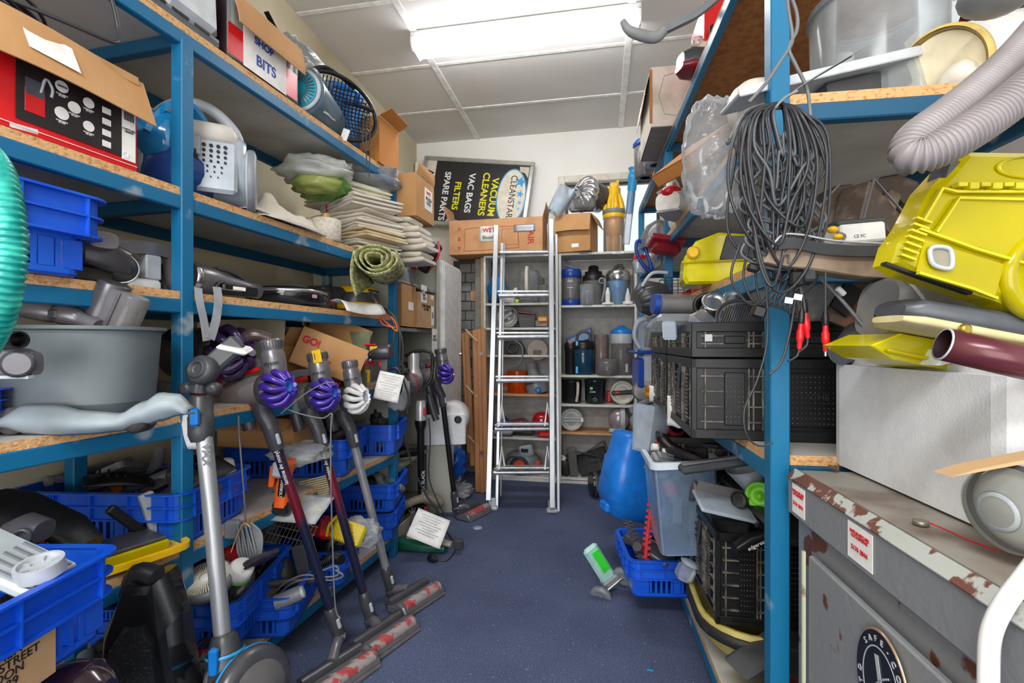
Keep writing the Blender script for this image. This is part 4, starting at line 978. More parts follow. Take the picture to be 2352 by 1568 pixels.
multi('floor_tool', 'grey tapered floor tool resting across the oval tub', 'vacuum part', FR(60, 715, 1.12), [
    ('tool_body', NICK, MB().loft([(-.03, 0, .01, .02, .018), (.0, 0, .012, .028, .027), (.055, 0, .0, .028, .026), (.075, 0, -.004, .020, .020)], n=20, p=.8)),
    ('swivel_elbow', NICK, MB().tube([(.07, 0, -.01), (.095, 0, -.008), (.13, 0, -.02), (.17, 0, -.036)], .017, 14, rr=lambda u: .017 + .009 * math.sin(PI * min(1, u * 1.5)))),
    ('hinge_pin', GUN, MB().box((.085, -.024, -.008), (.02, .008, .022), bev=.003))])
multi('battery_can', 'dark and clear twin cylinder leaning out of the oval tub', 'vacuum part', FR(240, 760, 1.16, ry=R_(24)), [
    ('dark_cylinder', GUN, MB().lathe([(.033, -.02), (.034, .0), (.034, .115), (.03, .118)], M((-.022, 0, 0)), 28)),
    ('clear_cylinder', SMOKE, MB().lathe([(.03, -.02), (.030, .0), (.030, .10), (.026, .104)], M((.038, 0, .005)), 28)),
    ('grey_divider', NICK, MB().box((.008, -.008, .045), (.026, .05, .13), bev=.005))])
multi('nozzle_tube', 'black round nozzle tube at the left edge above the brush head', 'nozzle', FR(20, 780, .9), [('tube_wall', BLK, MB().pipe((-.06, .02, .0), (.03, -.01, .0), .0165, .003)), ('tube_collar', GUN, MB().pipe((-.02, .006, 0), (-.012, .0035, 0), .018, .002))])
multi('brush_head', 'grey oval ended brush head at the left edge', 'floor head', FR(30, 832, .92), [('head_shell', NICK, MB().loft([(-.08, 0, 0, .02, .028), (.02, 0, .0, .025, .028), (.045, 0, -.002, .015, .022)], n=22, p=.7)), ('end_plate', GUN, MB().at(look(V((.03, -.018, -.002)), (.5, -1, 0), (1, 0, 0))).lathe([(.025, 0), (.026, .006), (.02, .009)], n=24, sy=1)), ('bristle_edge', LGREY, MB().box((.0, -.01, -.027), (.09, .012, .006), rx=.1))])
crate('blue crate corner low at the left edge below the brush head', CWF(-1.30, .93, .955, rz=R_(4)), .42, .24, .10, None)
# bronze barrel cleaner behind the post
F = CWF(-1.0, 1.62, H4 + .13)
t = T('ball_vacuum', 'bronze barrel vacuum with violet cyclones behind the near post', 'vacuum cleaner', CWF(-1.0, 1.62, H4 + .001))
BR = mat('bronze_plastic', '584a49', .22, .3)
MB().lathe([(.07, -.10), (.085, -.095), (.085, .07), (.075, .08)], look(V((-.05, 0, .17)), (1, -.12, 0), (0, 0, 1)), 32).build('barrel', BR, t)
MB().lathe([(.086, .05), (.089, .055), (.089, .065), (.086, .07)], look(V((-.05, 0, .17)), (1, -.12, 0), (0, 0, 1)), 32, False).build('barrel_ring', GUN, t)
motor_lobes(MB(), look(V((.02, -.01, .17)), (1, -.12, 0), (0, 0, 1)), .08, 9).build('cyclone_cone', mat('dark_violet', '3a2350', .2, coat=.5), t)
MB().tube([(.06, 0, .20), (.12, .0, .23), (.17, .02, .215)], .022, 12).build('wand_elbow', BR, t)
MB().box((-.03, -.04, .055), (.10, .09, .06), bev=.014).build('red_foot', RED, t)
MB().at(look(V((-.07, -.06, .05)), (0, -1, 0), (1, 0, 0))).lathe([(.03, 0), (.04, .01), (.03, .02)], n=20).build('wheel', BLK, t)
hose('ribbed silver hose tucked behind the near post', [A(365, 888, 1.5), A(390, 893, 1.5), A(420, 905, 1.52), A(450, 900, 1.6)], .02, SMOKE, .01)
# cardboard and panels at the back
cbox('brown carton with red printed labels lying tilted on the fourth shelf', CWF(-.84, 2.12, H4 + .075, rz=R_(20), ry=R_(22)), .28, .22, .16, CARD, [('b', .10, 70), ('l', .10, 60)], name='tilted_carton')
tt = [o for o in bpy.data.objects if o.name.startswith('tilted_carton')][0]
text('carton_lettering', 'GO!', .04, Matrix.Translation((-.09, -.112, .11)), INKR, tt, .002); text('carton_lettering', 'DOR', .035, Matrix.Translation((-.02, -.112, .045)), INKR, tt, .002)
cbox('plain brown carton standing half hidden behind the tilted carton', CWF(-1.06, 2.10, H4 + .002, rz=R_(-18)), .24, .18, .19, CARD, [('r', .10, 50), ('f', .07, 60)])
flat('glass_panel', MB().box((0, 0, .13), (.62, .006, .26)), mat('olive_glass', '8d8f74', .3, alpha=.75), 'olive tinted glass panel leaning at the back of the fourth shelf', 'panel', CWF(-.98, 2.30, H4 + .002, rz=R_(-14), rx=R_(-8)))
flat('cream_board', MB().box((0, 0, .15), (.40, .01, .30)), CREAM, 'plain cream board leaning behind the rack post', 'board', CWF(-1.12, 1.93, H4 + .002, rz=R_(-10), rx=R_(-6)))
# chrome and red handheld with yellow labels
F = AF(838, 862, 2.28)
t = T('handheld_vacuum', 'chrome cyclone handheld with yellow labels and red trim hanging at the rack end', 'handheld vacuum', F)
MB().lathe([(.044, 0), (.046, .01), (.046, .085), (.044, .09)], Matrix.Translation((.0, 0, -.03)), 28).build('dust_bin', SMOKE, t)
MB().lathe([(.047, .052), (.049, .055), (.049, .064), (.046, .066)], n=28, caps=False).build('red_ring', RED, t)
motor_lobes(MB(), Matrix.Translation((-.012, 0, .065)), .052, 12).build('cyclone_cone', CHROME, t)
MB().lathe([(.035, 0), (.037, .01), (.037, .10), (.03, .11)], look(V((.025, -.01, .11)), (1, -.15, .05), (0, 0, 1)), 26).build('motor_housing', GUN, t)
MB().box((.055, -.047, .12), (.035, .003, .04), bev=.001).build('yellow_label', YEL, t)
MB().box((.028, -.046, .0), (.02, .004, .06), bev=.001).build('yellow_tag', YEL, t)
MB().box((.035, -.03, .147), (.05, .03, .008), bev=.003).build('red_slider', RED, t)
MB().bar([(.10, .0, .09), (.095, .0, .03), (.11, .0, -.05)], .028, .03, up=(1, 0, 0)).build('grip', GUN, t)
MB().box((.078, -.0, .055), (.018, .02, .03), bev=.004).build('red_trigger', RED, t)
multi('wall_dock', 'black charger loop with a clear window beside the far rack post', 'charger', AF(895, 880, 2.3), [('loop', BLK, MB().tube([(-.03, 0, .06), (.02, 0, .075), (.05, 0, .05), (.055, 0, -.02), (.04, 0, -.06)], .008, 8)), ('window', SMOKE, MB().box((.01, .01, 0), (.07, .01, .08), bev=.003))])
p = MB(); paper(p, AF(893, 888, 2.20, rx=-.15, ry=R_(12)), .115, .13, .008)
t = flat('paper_notice', p, OFFW, 'printed service form hanging beside the white cyclone stick vacuum', 'paper')
ln = MB().at(AF(893, 888, 2.19, rx=-.15, ry=R_(12)))
for i in range(9): ln.box((.0, -.004, .05 - i * .012), (.09 - .02 * (i % 3), .0006, .0015))
ln.build('printed_line', GREY, t)['kind'] = 'stuff'
p = MB(); paper(p, AF(432, 985, 1.36, rx=.1), .045, .12, .01); flat('paper_notice', p, OFFW, 'narrow lined receipt taped to the near rack post behind the silver pole', 'paper')
flat('grey_cloth_bag', bagmesh(.12, .13, .17, 31, .6, .25), mat('grey_fabric', 'a9a9ac', .8), 'light grey fabric bag slumped at the far rack post', 'bag', CWF(-.60, 2.52, .80))
# ================================================================ lower left crates
crate('big blue crate of dark parts on the fifth shelf behind the near post', CWF(-1.185, 1.52, H5 + .002, rz=R_(-3)), .54, .34, .155)
crate('blue crate nearest the viewer with an address label', CWF(-.985, .70, H5 + .002, rz=R_(0)), .37, .56, .165, lab=('x', .24, .11, .03))
cr = [o for o in bpy.data.objects if o.get('label', '').startswith('blue crate nearest')][0]
text('address_lettering', 'KITCHEN\n1 BOUR STREET\nLONDON\n5328239', .02, Matrix.Translation((.1725, .05, .052)) @ Matrix.Rotation(R_(90), 4, 'Z'), INK, cr)
crate('blue crate holding a round pleated filter, just right of the near post', CWF(-1.085, 1.66, .20, rz=R_(4)), .46, .44, .155, lab=('x', .14, .055, .06))
crate('blue crate of tangled leads low behind the silver pole', CWF(-1.00, 1.79, H6 + .002, rz=R_(5)), .46, .34, .145)
crate('blue crate with a rusty label under the yellow filter', CWF(-.93, 2.13, H6 + .002, rz=R_(5)), .46, .32, .15, lab=('x', .11, .05, 0))
crate('blue crate of black tools with green stained corner behind the second stick vacuum', CWF(-.985, 2.21, H5 + .002, rz=R_(3)), .54, .34, .165)
MB().box((.2545, 0, .05), (.002, .22, .05)).build('green_stain', mat('green_stain', '3f9a3a', .5, 0, '0b4fd0', 18, (.35, .65)), [o for o in bpy.data.objects if o.get('label', '').startswith('blue crate of black tools')][0])
crate('small blue crate at the far end of the row of black tools', CWF(-.83, 2.60, H5 + .002, rz=R_(2)), .46, .30, .16)
crate('blue crate on top of another at the far rack post', CWF(-.83, 2.60, .285, rz=R_(2)), .46, .34, .145)
crate('blue crate on the bottom shelf under its twin at the far rack post', CWF(-.83, 2.60, H6 + .002, rz=R_(2)), .44, .32, .145)
def FL(lbl): return [o for o in bpy.data.objects if o.get('label', '').startswith(lbl)][0].matrix_world.copy()
bpy.context.view_layer.update()
heap('big crate behind the near post', FL('big blue crate of dark'), .44, .24, .06, 3, 6, 3)
heap('crate nearest the viewer', FL('blue crate nearest'), .16, .3, .05, 2, 5, 5)
heap('crate with the pleated filter', FL('blue crate holding'), .34, .38, .05, 3, 6, 8)
heap('crate of tangled leads', FL('blue crate of tangled'), .34, .24, .05, 3, 5, 13)
heap('crate under the yellow filter', FL('blue crate with a rusty'), .34, .22, .06, 3, 5, 21)
heap('crate of black tools', FL('blue crate of black tools'), .42, .24, .07, 3, 7, 34)
heap('small crate at the far end', FL('small blue crate at'), .34, .2, .07, 2, 5, 55)
heap('upper crate at the far rack post', FL('blue crate on top'), .34, .22, .06, 2, 5, 89)
# pieces on the fifth shelf around the near crates
t = T('washer_hood', 'black floor washer hood with red lettering and red button', 'vacuum part', AF(100, 1200, 1.12, ry=R_(24)))
MB().loft([(-.13, 0, 0, .04, .025), (-.08, 0, 0, .06, .035), (.05, 0, 0, .06, .03), (.12, 0, -.01, .04, .02)], n=22, p=.7).build('hood_shell', BLK, t)
text('red_lettering', 'POWER', .022, Matrix.Translation((.07, -.062, -.0)), INKR, t, .0012)
MB().at(look(V((.0, -.062, .01)), (0, -1, .1), (1, 0, 0))).lathe([(.013, 0), (.013, .006), (.01, .008)], n=20).build('red_button', RED, t)
t = T('dust_tray', 'grey and yellow dust tray assembly on the fifth shelf', 'vacuum part', on(LR, 300, .07, H5 + .002, rz=R_(75)))
MB().box((0, 0, .012), (.20, .16, .014), bev=.004).build('tray_base', YEL, t)
MB().box((-.01, .0, .032), (.15, .13, .026), bev=.004).build('clear_yellow_case', YCLR, t)
MB().box((-.01, 0, .05), (.14, .12, .01), bev=.003).build('dark_lid', DGREY, t)
MB().box((.07, .04, .085), (.035, .02, .15), ry=-.25, bev=.004).build('grey_arm', LGREY, t)
MB().box((.02, .05, .08), (.025, .02, .15), ry=-.7, bev=.004).build('black_arm', BLK, t)
MB().bar([(-.1, -.085, .02), (.06, -.09, .02), (.105, -.07, .02), (.11, .0, .02)], .014, .016).build('yellow_handle', YEL, t)
multi('battery_shell', 'dusty grey oval battery shell above the crate nearest the viewer', 'vacuum part', AF(50, 1225, 1.0, ry=.2), [('shell', GUN, MB().loft([(-.03, 0, 0, .02, .02), (.0, 0, .01, .03, .032), (.045, 0, .015, .025, .022)], n=20, p=.7)), ('face_ring', DGREY, MB().at(look(V((.03, -.03, .012)), (.3, -1, 0), (1, 0, 0))).lathe([(.014, 0), (.018, 0), (.018, .006), (.014, .006)], n=18, caps=False))])
F = CWF(-.985, .70, H5 + .1)
t = T('louvred_cover', 'pale grey louvred plastic cover lying in the crate nearest the viewer', 'cover', AF(20, 1290, .86, rz=.2, ry=R_(32)))
MB().box((0, 0, 0), (.17, .12, .02), bev=.006).build('cover_plate', mat('pale_blue_grey', 'b9c4c8', .45), t)
v = MB()
for i in range(5): v.box((0.03, -.045 + i * .022, .0115), (.09, .006, .004))
v.build('louvre_slot', GREY, t)['kind'] = 'stuff'
multi('rubber_tyre', 'small grey spoked wheel in the crate nearest the viewer', 'wheel', AF(95, 1318, .85, rx=.2), [('tyre', LGREY, junk('wheel_hub', random.Random(3)))])
# black speckled upright and plum cylinder below
t = T('upright_vacuum', 'black upright vacuum body with speckled front panel low at the left', 'vacuum cleaner', CWF(-.895, 1.12, .14) @ Matrix.Scale(1.2, 4))
pf = [(-.07, 0), (-.055, .27), (-.02, .36), (.03, .36), (.055, .27), (.095, 0)]
MB().at(M((0, 0, 0), rz=.15)).prism(pf, .12, Matrix.Identity(4), bev=.012).build('body_shell', mat('gloss_black2', '15161a', .15, coat=.5), t)
MB().at(M((0, 0, 0), rz=.15)).prism([(-.045, .01), (-.035, .25), (-.01, .29), (.02, .29), (.038, .25), (.065, .01)], .008, Matrix.Translation((0, -.007, 0))).build('speckled_panel', mat('speckled_black', '16181c', .5, 0, '454a52', 220, (.55, .7)), t)
MB().at(M((0, 0, 0), rz=.15)).tube([(-.03, .05, .33), (-.01, .04, .375), (.03, .03, .37)], .02, 12).build('hose_elbow', BLK, t)
t = T('cylinder_vacuum', 'plum coloured glossy vacuum with white lettering at the bottom left', 'vacuum cleaner', CWF(-.93, .90, .10))
MB().lathe([(.06, -.16), (.075, -.14), (.078, .1), (.06, .15), (.02, .17)], look(V((-.0, 0, .33)), (1, .1, .35), (0, 0, 1)), 32).build('body_shell', mat('plum_gloss', '2c1a24', .15, .2, coat=.6), t)
text('body_lettering', 'Clean', .045, Matrix.Translation((-.02, -.082, .315)) @ Matrix.Rotation(R_(-22), 4, 'Y'), INKW, t, .001)
MB().box((0, 0, .13), (.22, .12, .26), bev=.03).build('stand_base', BLKD, t)
# between post and stick vacuums
t = T('round_filter', 'round white pleated filter in a grey ring on the crate by the near post', 'filter', AF(478, 1345, 1.42, rx=.35))
MB().lathe([(.066, 0), (.07, .0), (.072, .03), (.066, .034), (.064, .012)], n=40, caps=False).build('filter_ring', GREY, t)
m2 = MB()
for i in range(56):
    a = 2 * PI * i / 56; m2.box((.040 * math.cos(a), .040 * math.sin(a), .028), (.048, .0022, .014), rz=a)
m2.build('filter_pleat', mat('filter_paper', 'e2ddce', .9), t)['kind'] = 'stuff'
MB().lathe([(.064, 0), (.064, .015), (.01, .018)], n=40).build('filter_base', mat('filter_shade', 'c9c3b2', .9), t)
MB().lathe([(.010, .02), (.018, .036), (.010, .038)], n=24).build('filter_hub', OFFW, t)
multi('round_filter', 'white ribbed filter cartridge with a green edge behind the silver pole', 'filter', AF(548, 1322, 1.46, rx=.3, ry=.5), [('cartridge', WHITE, MB().lathe([(.03, 0), (.035, .004), (.035, .04), (.03, .045)], n=28)), ('green_rim', GREEN, MB().lathe([(.036, .0), (.037, .004), (.036, .008)], n=28, caps=False))])
multi('red_cover', 'dark red plastic cover in the crate beside the pleated filter', 'cover', AF(515, 1262, 1.62, ry=.3), [('cover_shell', DRED, MB().box((0, 0, 0), (.14, .09, .07), bev=.015)), ('red_edge', RED, MB().box((.05, -.03, .02), (.05, .06, .05), bev=.01))])
t = T('cord_bundle', 'grey power cord bundle tied with a rubber band hanging off the shelf', 'cable', AF(568, 1240, 1.50))
m2 = MB()
for i in range(7): m2.tube([(-.03 + .006 * i, -.012 * (i % 2), .05), (-.022 + .009 * i, -.015, -.02), (-.01 + .008 * i, -.012, -.055), (.006 + .007 * i, -.01, -.04), (.02 + .004 * i, 0, .02), (.01, .0, .055)], .0038, 6)
m2.build('looped_cord', GREY, t)['kind'] = 'stuff'
MB().bar([(-.04, -.018, -.03), (-.02, -.022, .02), (.0, -.02, .06), (.02, -.022, .05)], .002, .005, up=(0, -1, 0)).build('rubber_band', mat('rubber_band', 'd9b27a', .6), t)
MB().box((-.05, .01, .03), (.05, .03, .06), bev=.008).build('plug_block', GREY, t)
multi('vacuum_base', 'flat dark vacuum sole plate with violet sheen lying across the crate rim', 'vacuum part', AF(585, 1290, 1.50, rz=-.5, ry=-.5), [('sole_plate', mat('violet_sheen', '3a3440', .25, .2), MB().loft([(-.10, 0, 0, .01, .006), (-.05, 0, 0, .05, .014), (.05, 0, 0, .05, .014), (.12, 0, .0, .01, .006)], n=20)), ('red_latch', DRED, MB().box((-.07, -.03, .01), (.02, .02, .05), bev=.005)), ('bristle_rim', BLK, MB().tube([(-.1, -.03, -.01), (0, -.055, -.01), (.1, -.03, -.01)], .004, 6))])
# cream white parts in the big crate
t = T('scoop_cone', 'white plastic cone in the blue crate right of the silver pole', 'plastic part', AF(512, 1112, 1.62, ry=R_(12)))
MB().lathe([(.045, 0), (.047, .004), (.018, .085), (.012, .09)], n=28).build('cone_shell', WHITE, t)
MB().box((-.01, 0, .006), (.11, .08, .006), bev=.002).build('cone_foot', WHITE, t)
t = T('perforated_cover', 'beige plastic cover with big round holes behind the silver pole', 'cover', AF(455, 1120, 1.5, rx=R_(60), ry=R_(-30)))
m2 = MB(); rplate(m2, .13, .08, .035, 0, .006); m2.build('cover_plate', mat('beige_plastic', 'cfc5b2', .5), t)
m2 = MB()
for i in range(4): m2.at(Matrix.Translation((-.04 + .027 * i, .012 * (-1) ** i, .0062))).lathe([(.011, 0), (.011, .0015)], n=16)
m2.build('round_hole', INK, t)['kind'] = 'stuff'
flat('bin_liner', bagmesh(.20, .22, .07, 41, .7, .3), FILM, 'crumpled clear bag lying over the crate right of the white cone', 'plastic bag', CWF(-.80, 1.82, H5 + .13))
t = T('orange_clip', 'orange slotted clip sticking up among the black parts', 'plastic part', AF(258, 1105, 1.55, ry=R_(-35)))
MB().box((0, 0, 0), (.03, .012, .08), bev=.003).build('clip_plate', ORANGE, t)
cbox('open brown carton on the fifth shelf behind the two crates', CWF(-1.02, 2.02, H5 + .16, rz=R_(-8)), .34, .2, .12, CARD, [('f', .08, -30)])
# cordless drill body, vent grill, white sheet
t = T('handheld_vacuum', 'orange and black handheld with white side lettering behind the nearest purple cyclone stick', 'handheld vacuum', AF(648, 1160, 1.72, ry=R_(6)))
MB().loft([(0, 0, 0, .03, .025), (.07, 0, 0, .028, .026), (.10, 0, 0, .022, .02), (.15, 0, 0, .034, .032), (.17, 0, 0, .03, .028)], Matrix.Rotation(R_(-90), 4, 'Y'), n=20, p=.7).build('body_shell', ORANGE, t)
MB().box((-.01, -.024, .135), (.052, .03, .06), bev=.01).build('grey_cap', LGREY, t)
MB().box((.005, -.026, .075), (.026, .016, .075), bev=.006).build('black_strip', BLK, t)
text('side_lettering', 'POWERBOLT', .014, Matrix.Translation((.006, -.0348, .08)) @ Matrix.Rotation(R_(90), 4, 'Y'), INKW, t)
MB().box((0, -.002, .0), (.065, .05, .055), bev=.01, taper=.8).build('black_foot', BLK, t)
MB().box((-.046, 0, .1), (.02, .02, .08), bev=.005).build('orange_grip', ORANGE, t)
t = T('vent_grille', 'beige slatted vent grille leaning behind the yellow tagged stick', 'grille', AF(722, 1125, 1.95, rx=R_(-25), ry=R_(-14)))
m2 = MB(); m2.box((0, .006, 0), (.12, .004, .09)); m2.build('grille_plate', mat('beige_dark', '8d8064', .5), t)
m2 = MB()
for i in range(11): m2.box((0, 0, -.045 + i * .009), (.122, .008, .005))
m2.build('grille_slat', mat('beige_slat', 'd8cba6', .45), t)
t = T('white_plate', 'white thin board in clear wrap lying on the shelf edge', 'board', AF(672, 1168, 1.78, rx=R_(12), ry=R_(5)))
MB().box((0, 0, 0), (.22, .16, .012), bev=.003).build('board_panel', mat('cream_board', 'e6dcc8', .6), t)
MB().sheet(lambda u, v: (.25 * (u - .5), .19 * (v - .5), .009 + .006 * noise.noise(V((u * 5, v * 5, 1)))), 14, 10, .001).build('clear_wrap', FILM, t)
# red and yellow filters
t = T('red_filter', 'red slatted filter hood in a clear bag behind the yellow tagged stick', 'filter', AF(772, 1215, 2.0, rx=R_(-15), ry=R_(8)))
MB().box((0, .01, 0), (.15, .04, .09), bev=.015).build('hood_shell', RED, t)
m2 = MB()
for i in range(12): m2.box((-.06 + i * .011, -.012, .02), (.004, .01, .05))
m2.build('hood_slat', DRED, t)
MB().box((-.085, .02, -.02), (.07, .03, .05), bev=.01).build('side_lug', DRED, t)
flat('clear_wrap', bagmesh(.17, .1, .11, 47, .8, .3), FILM, 'clear film bag right of the red filter hood', 'plastic bag', AF(820, 1250, 2.0, ry=.3))
t = T('yellow_filter', 'yellow clear filter case with dimpled face', 'filter', AF(800, 1222, 1.93, rx=R_(-20), ry=R_(20)))
MB().box((0, .0, 0), (.13, .03, .085), bev=.01).build('filter_case', YCLR, t)
m2 = MB()
for i in range(8):
    for j in range(7): m2.box((-.035 + i * .012, -.017, -.033 + j * .011), (.008, .006, .006), bev=.002)
m2.build('dimple', YEL, t)['kind'] = 'stuff'
MB().bar([(-.07, -.01, -.04), (-.08, -.01, 0), (-.065, -.01, .045)], .01, .008, up=(0, 1, 0)).build('case_latch', YCLR, t)
t = T('wire_rack', 'wire grid rack lying on the crates behind the nearest purple cyclone stick', 'rack', AF(668, 1225, 1.93, rx=R_(-40), ry=R_(14)))
m2 = MB()
for i in range(12): m2.cyl((-.09 + i * .016, 0, -.05), (-.09 + i * .016, 0, .05), .0016, n=6)
for j in range(4): m2.cyl((-.095, .002, -.05 + j * .033), (.092, .002, -.05 + j * .033), .0024, n=6)
m2.build('wire_grid', mat('wire_beige', 'a89f8e', .4, .5), t)
hose('ribbed black hose end between the two purple cyclone sticks', [A(715, 1300, 1.86), A(740, 1292, 1.84), A(765, 1280, 1.83), A(785, 1285, 1.80)], .018, BLK, .009)
for i, pts in enumerate(([(625, 1365), (660, 1335), (700, 1320), (740, 1325), (775, 1320), (772, 1300), (740, 1310)], [(630, 1375), (670, 1340), (720, 1328), (760, 1332), (788, 1322), (770, 1308)])):
    cable('power_lead', ['grey lead snaking over the crate of tangled leads', 'second grey lead lying beside the first over the crate rim'][i], 'cable', [A(x, y, 1.72) for x, y in pts], .0035, GCORD)
multi('pipe_adaptor', 'grey plastic pipe adaptor in the crate of tangled leads', 'pipe', AF(655, 1375, 1.66), [('adaptor_body', GREY, MB().pipe((-.03, -.01, -.01), (.045, .02, .012), .026, .004)), ('adaptor_collar', LGREY, MB().pipe((.02, .01, .004), (.055, .024, .015), .021, .003))])
flat('black_panel', MB().box((0, 0, 0), (.05, .01, .13), bev=.003), DGREY, 'dark grey plate standing on end between the crates and the nearest purple cyclone stick', 'panel', AF(692, 1290, 1.84, ry=R_(-14)))

# parts under the near shelf
multi('blue_grille', 'pale blue vented plate low behind the black upright', 'grille', AF(345, 1430, 1.35, ry=R_(10)), [('grille_plate', mat('pale_blue_plate', '9fbcc6', .4), MB().box((0, 0, 0), (.055, .01, .12), bev=.004)), ('grille_slot', BLK, MB().box((-.014, -.006, .015), (.004, .002, .06)).box((0, -.006, .015), (.004, .002, .06)).box((.014, -.006, .015), (.004, .002, .06)))])
multi('folding_steps', 'red and silver folding handle low beside the near post', 'handle', AF(500, 1495, 1.38, ry=R_(-14)), [('red_bar', RED, MB().box((-.03, 0, 0), (.07, .015, .025), bev=.003)), ('silver_bar', ALU, MB().box((-.09, 0, 0), (.05, .017, .022), bev=.003)), ('end_lug', RED, MB().box((.055, 0, .02), (.025, .015, .035), bev=.004))])
heap('bottom shelf by the near post', CWF(-1.05, 1.42, H6 + .004), .5, .2, .02, 2, 6, 70)

# ================================================================ stick vacuums in front of the left rack
# silver pole with its blue trimmed base
t = T('stick_vacuum', 'upright stick vacuum with thick silver pole and blue trimmed base beside the near post', 'stick vacuum', CWF(-.80, 1.30, 0))
inv = t.matrix_world.inverted()
Pq = lambda px, py, z: inv @ A(px, py, z)
MB().tube([Pq(469, 1000, 1.33), Pq(513, 1480, 1.28)], .021, 20, smooth_path=False).build('silver_pole', ALU, t)
text('pole_lettering', 'VAX', .032, Matrix.Translation(Pq(473, 1045, 1.303)) @ Matrix.Rotation(R_(90), 4, 'Y'), GREY, t, .001)
MB().at(look(Pq(463, 1005, 1.33), Pq(460, 880, 1.34) - Pq(463, 1005, 1.33))).lathe([(.026, -.01), (.033, .01), (.033, .06), (.031, .062), (.031, .11), (.024, .12)], n=8, caps=True).build('pole_collar', DGREY, t)
MB().at(look(Pq(447, 958, 1.29), Pq(460, 880, 1.34) - Pq(463, 1005, 1.33))).box((0, 0, 0), (.022, .02, .05), bev=.006).build('blue_latch', BLUP, t)
MB().tube([Pq(458, 900, 1.33), Pq(462, 870, 1.33)], .026, 16, smooth_path=False).build('hinge_spring', GUN, t)
for s in (430, 490): MB().at(look(Pq(s, 892, 1.32), (0, -1, 0), (1, 0, 0))).lathe([(.012, -.02), (.018, -.015), (.018, .012), (.008, .016)], n=18).build('hinge_knuckle', DGREY, t)
MB().tube([Pq(440, 895, 1.33), Pq(450, 868, 1.32), Pq(475, 862, 1.32), Pq(490, 890, 1.33)], .012, 10).build('hinge_arch', DGREY, t)
MB().at(look(Pq(465, 850, 1.31), (-.1, -1, .25), (1, 0, 0))).lathe([(.036, -.022), (.040, -.016), (.040, .012), (.03, .02), (.024, .022), (.024, .028), (.018, .028), (.018, .018), (.009, .018)], n=28, caps=True).build('pivot_disc', DGREY, t)
hb = MB().at(look(Pq(475, 850, 1.33), Pq(545, 790, 1.36) - Pq(475, 850, 1.33), (0, -1, 0)))
hb.box((0, 0, .055), (.036, .055, .12), bev=.008); hb.build('handle_block', DGREY, t)
MB().at(look(Pq(540, 800, 1.35), (.25, -.3, 1), (1, 0, 0))).box((0, 0, 0), (.085, .05, .016), bev=.008).build('white_cap', WHITE, t)
# base
MB().at(look(Pq(517, 1500, 1.27), Pq(513, 1440, 1.28) - Pq(517, 1500, 1.27))).lathe([(.05, -.06), (.045, -.02), (.038, .02), (.03, .045), (.026, .05)], n=10).build('base_neck', DGREY, t)
MB().at(look(Pq(520, 1560, 1.27), (0, 0, 1))).lathe([(.05, -.08), (.055, .0), (.046, .05)], n=18).build('silver_neck', ALU, t)
MB().at(look(Pq(518, 1497, 1.27), Pq(513, 1440, 1.28) - Pq(517, 1500, 1.27))).lathe([(.0455, -.004), (.048, 0), (.0455, .004)], n=24, caps=False).build('blue_ring', SKY, t)
MB().box(Pq(490, 1520, 1.22), (.022, .02, .07), bev=.006).build('blue_pedal', BLUP, t)
wb_ = Pq(575, 1590, 1.27)
MB().at(look(wb_, (.9, -.4, .2), (0, 0, 1))).lathe([(.04, -.03), (.105, -.028), (.112, -.01), (.112, .02), (.095, .034), (.08, .036)], n=40).build('drive_wheel', GUN, t)
MB().at(look(wb_, (.9, -.4, .2), (0, 0, 1))).lathe([(.113, -.004), (.1155, 0), (.113, .004)], n=40, caps=False).build('blue_trim', SKY, t)
MB().at(look(wb_, (.9, -.4, .2), (0, 0, 1))).lathe([(.082, .034), (.06, .045), (.03, .05), (0, .05)], n=32, caps=False).build('clear_cap', SMOKE, t)
MB().box(Pq(520, 1660, 1.22) , (.28, .2, .09), bev=.03).build('floor_unit', mat('pale_teal', '93b3ba', .25), t)
WAND = mat('iridescent_wand', '262a44', .22, .3, '7a2030', 9, (.45, .62), coat=.5, stretch=(1, 1, .35))
dyson('cordless stick vacuum with purple cyclones standing nearest the viewer', A(627, 1000, 1.62), A(762, 1408, 1.74), CWF(-.585, 1.63, 0, rz=R_(56)), WAND, PURP, mat('royal_blue_ring', '2c62c4', .25), 'dyson v6 animal')
dyson('cordless stick vacuum with purple cyclones and yellow handwritten tag, second in the row', A(734, 1000, 1.86), A(838, 1372, 1.92), CWF(-.485, 1.84, 0, rz=R_(58)), WAND, PURP, mat('royal_blue_ring', '2c62c4', .25), 'dyson v6 animal', tag_y=True)
dyson('cordless stick vacuum with white cyclones and plain silver wand, third in the row', A(808, 1000, 2.06), A(888, 1312, 2.16), CWF(-.425, 2.12, 0, rz=R_(57)), mat('silver_wand', 'b9b8ba', .3, .6), WHITE, LGREY)
dyson('cordless stick vacuum with blue-violet cyclones and black wand beside the cupboard', A(1016, 915, 3.10), A(1043, 1135, 3.18), CWF(-.255, 3.2, 0, rz=R_(57)), BLK, PURP, GUN)
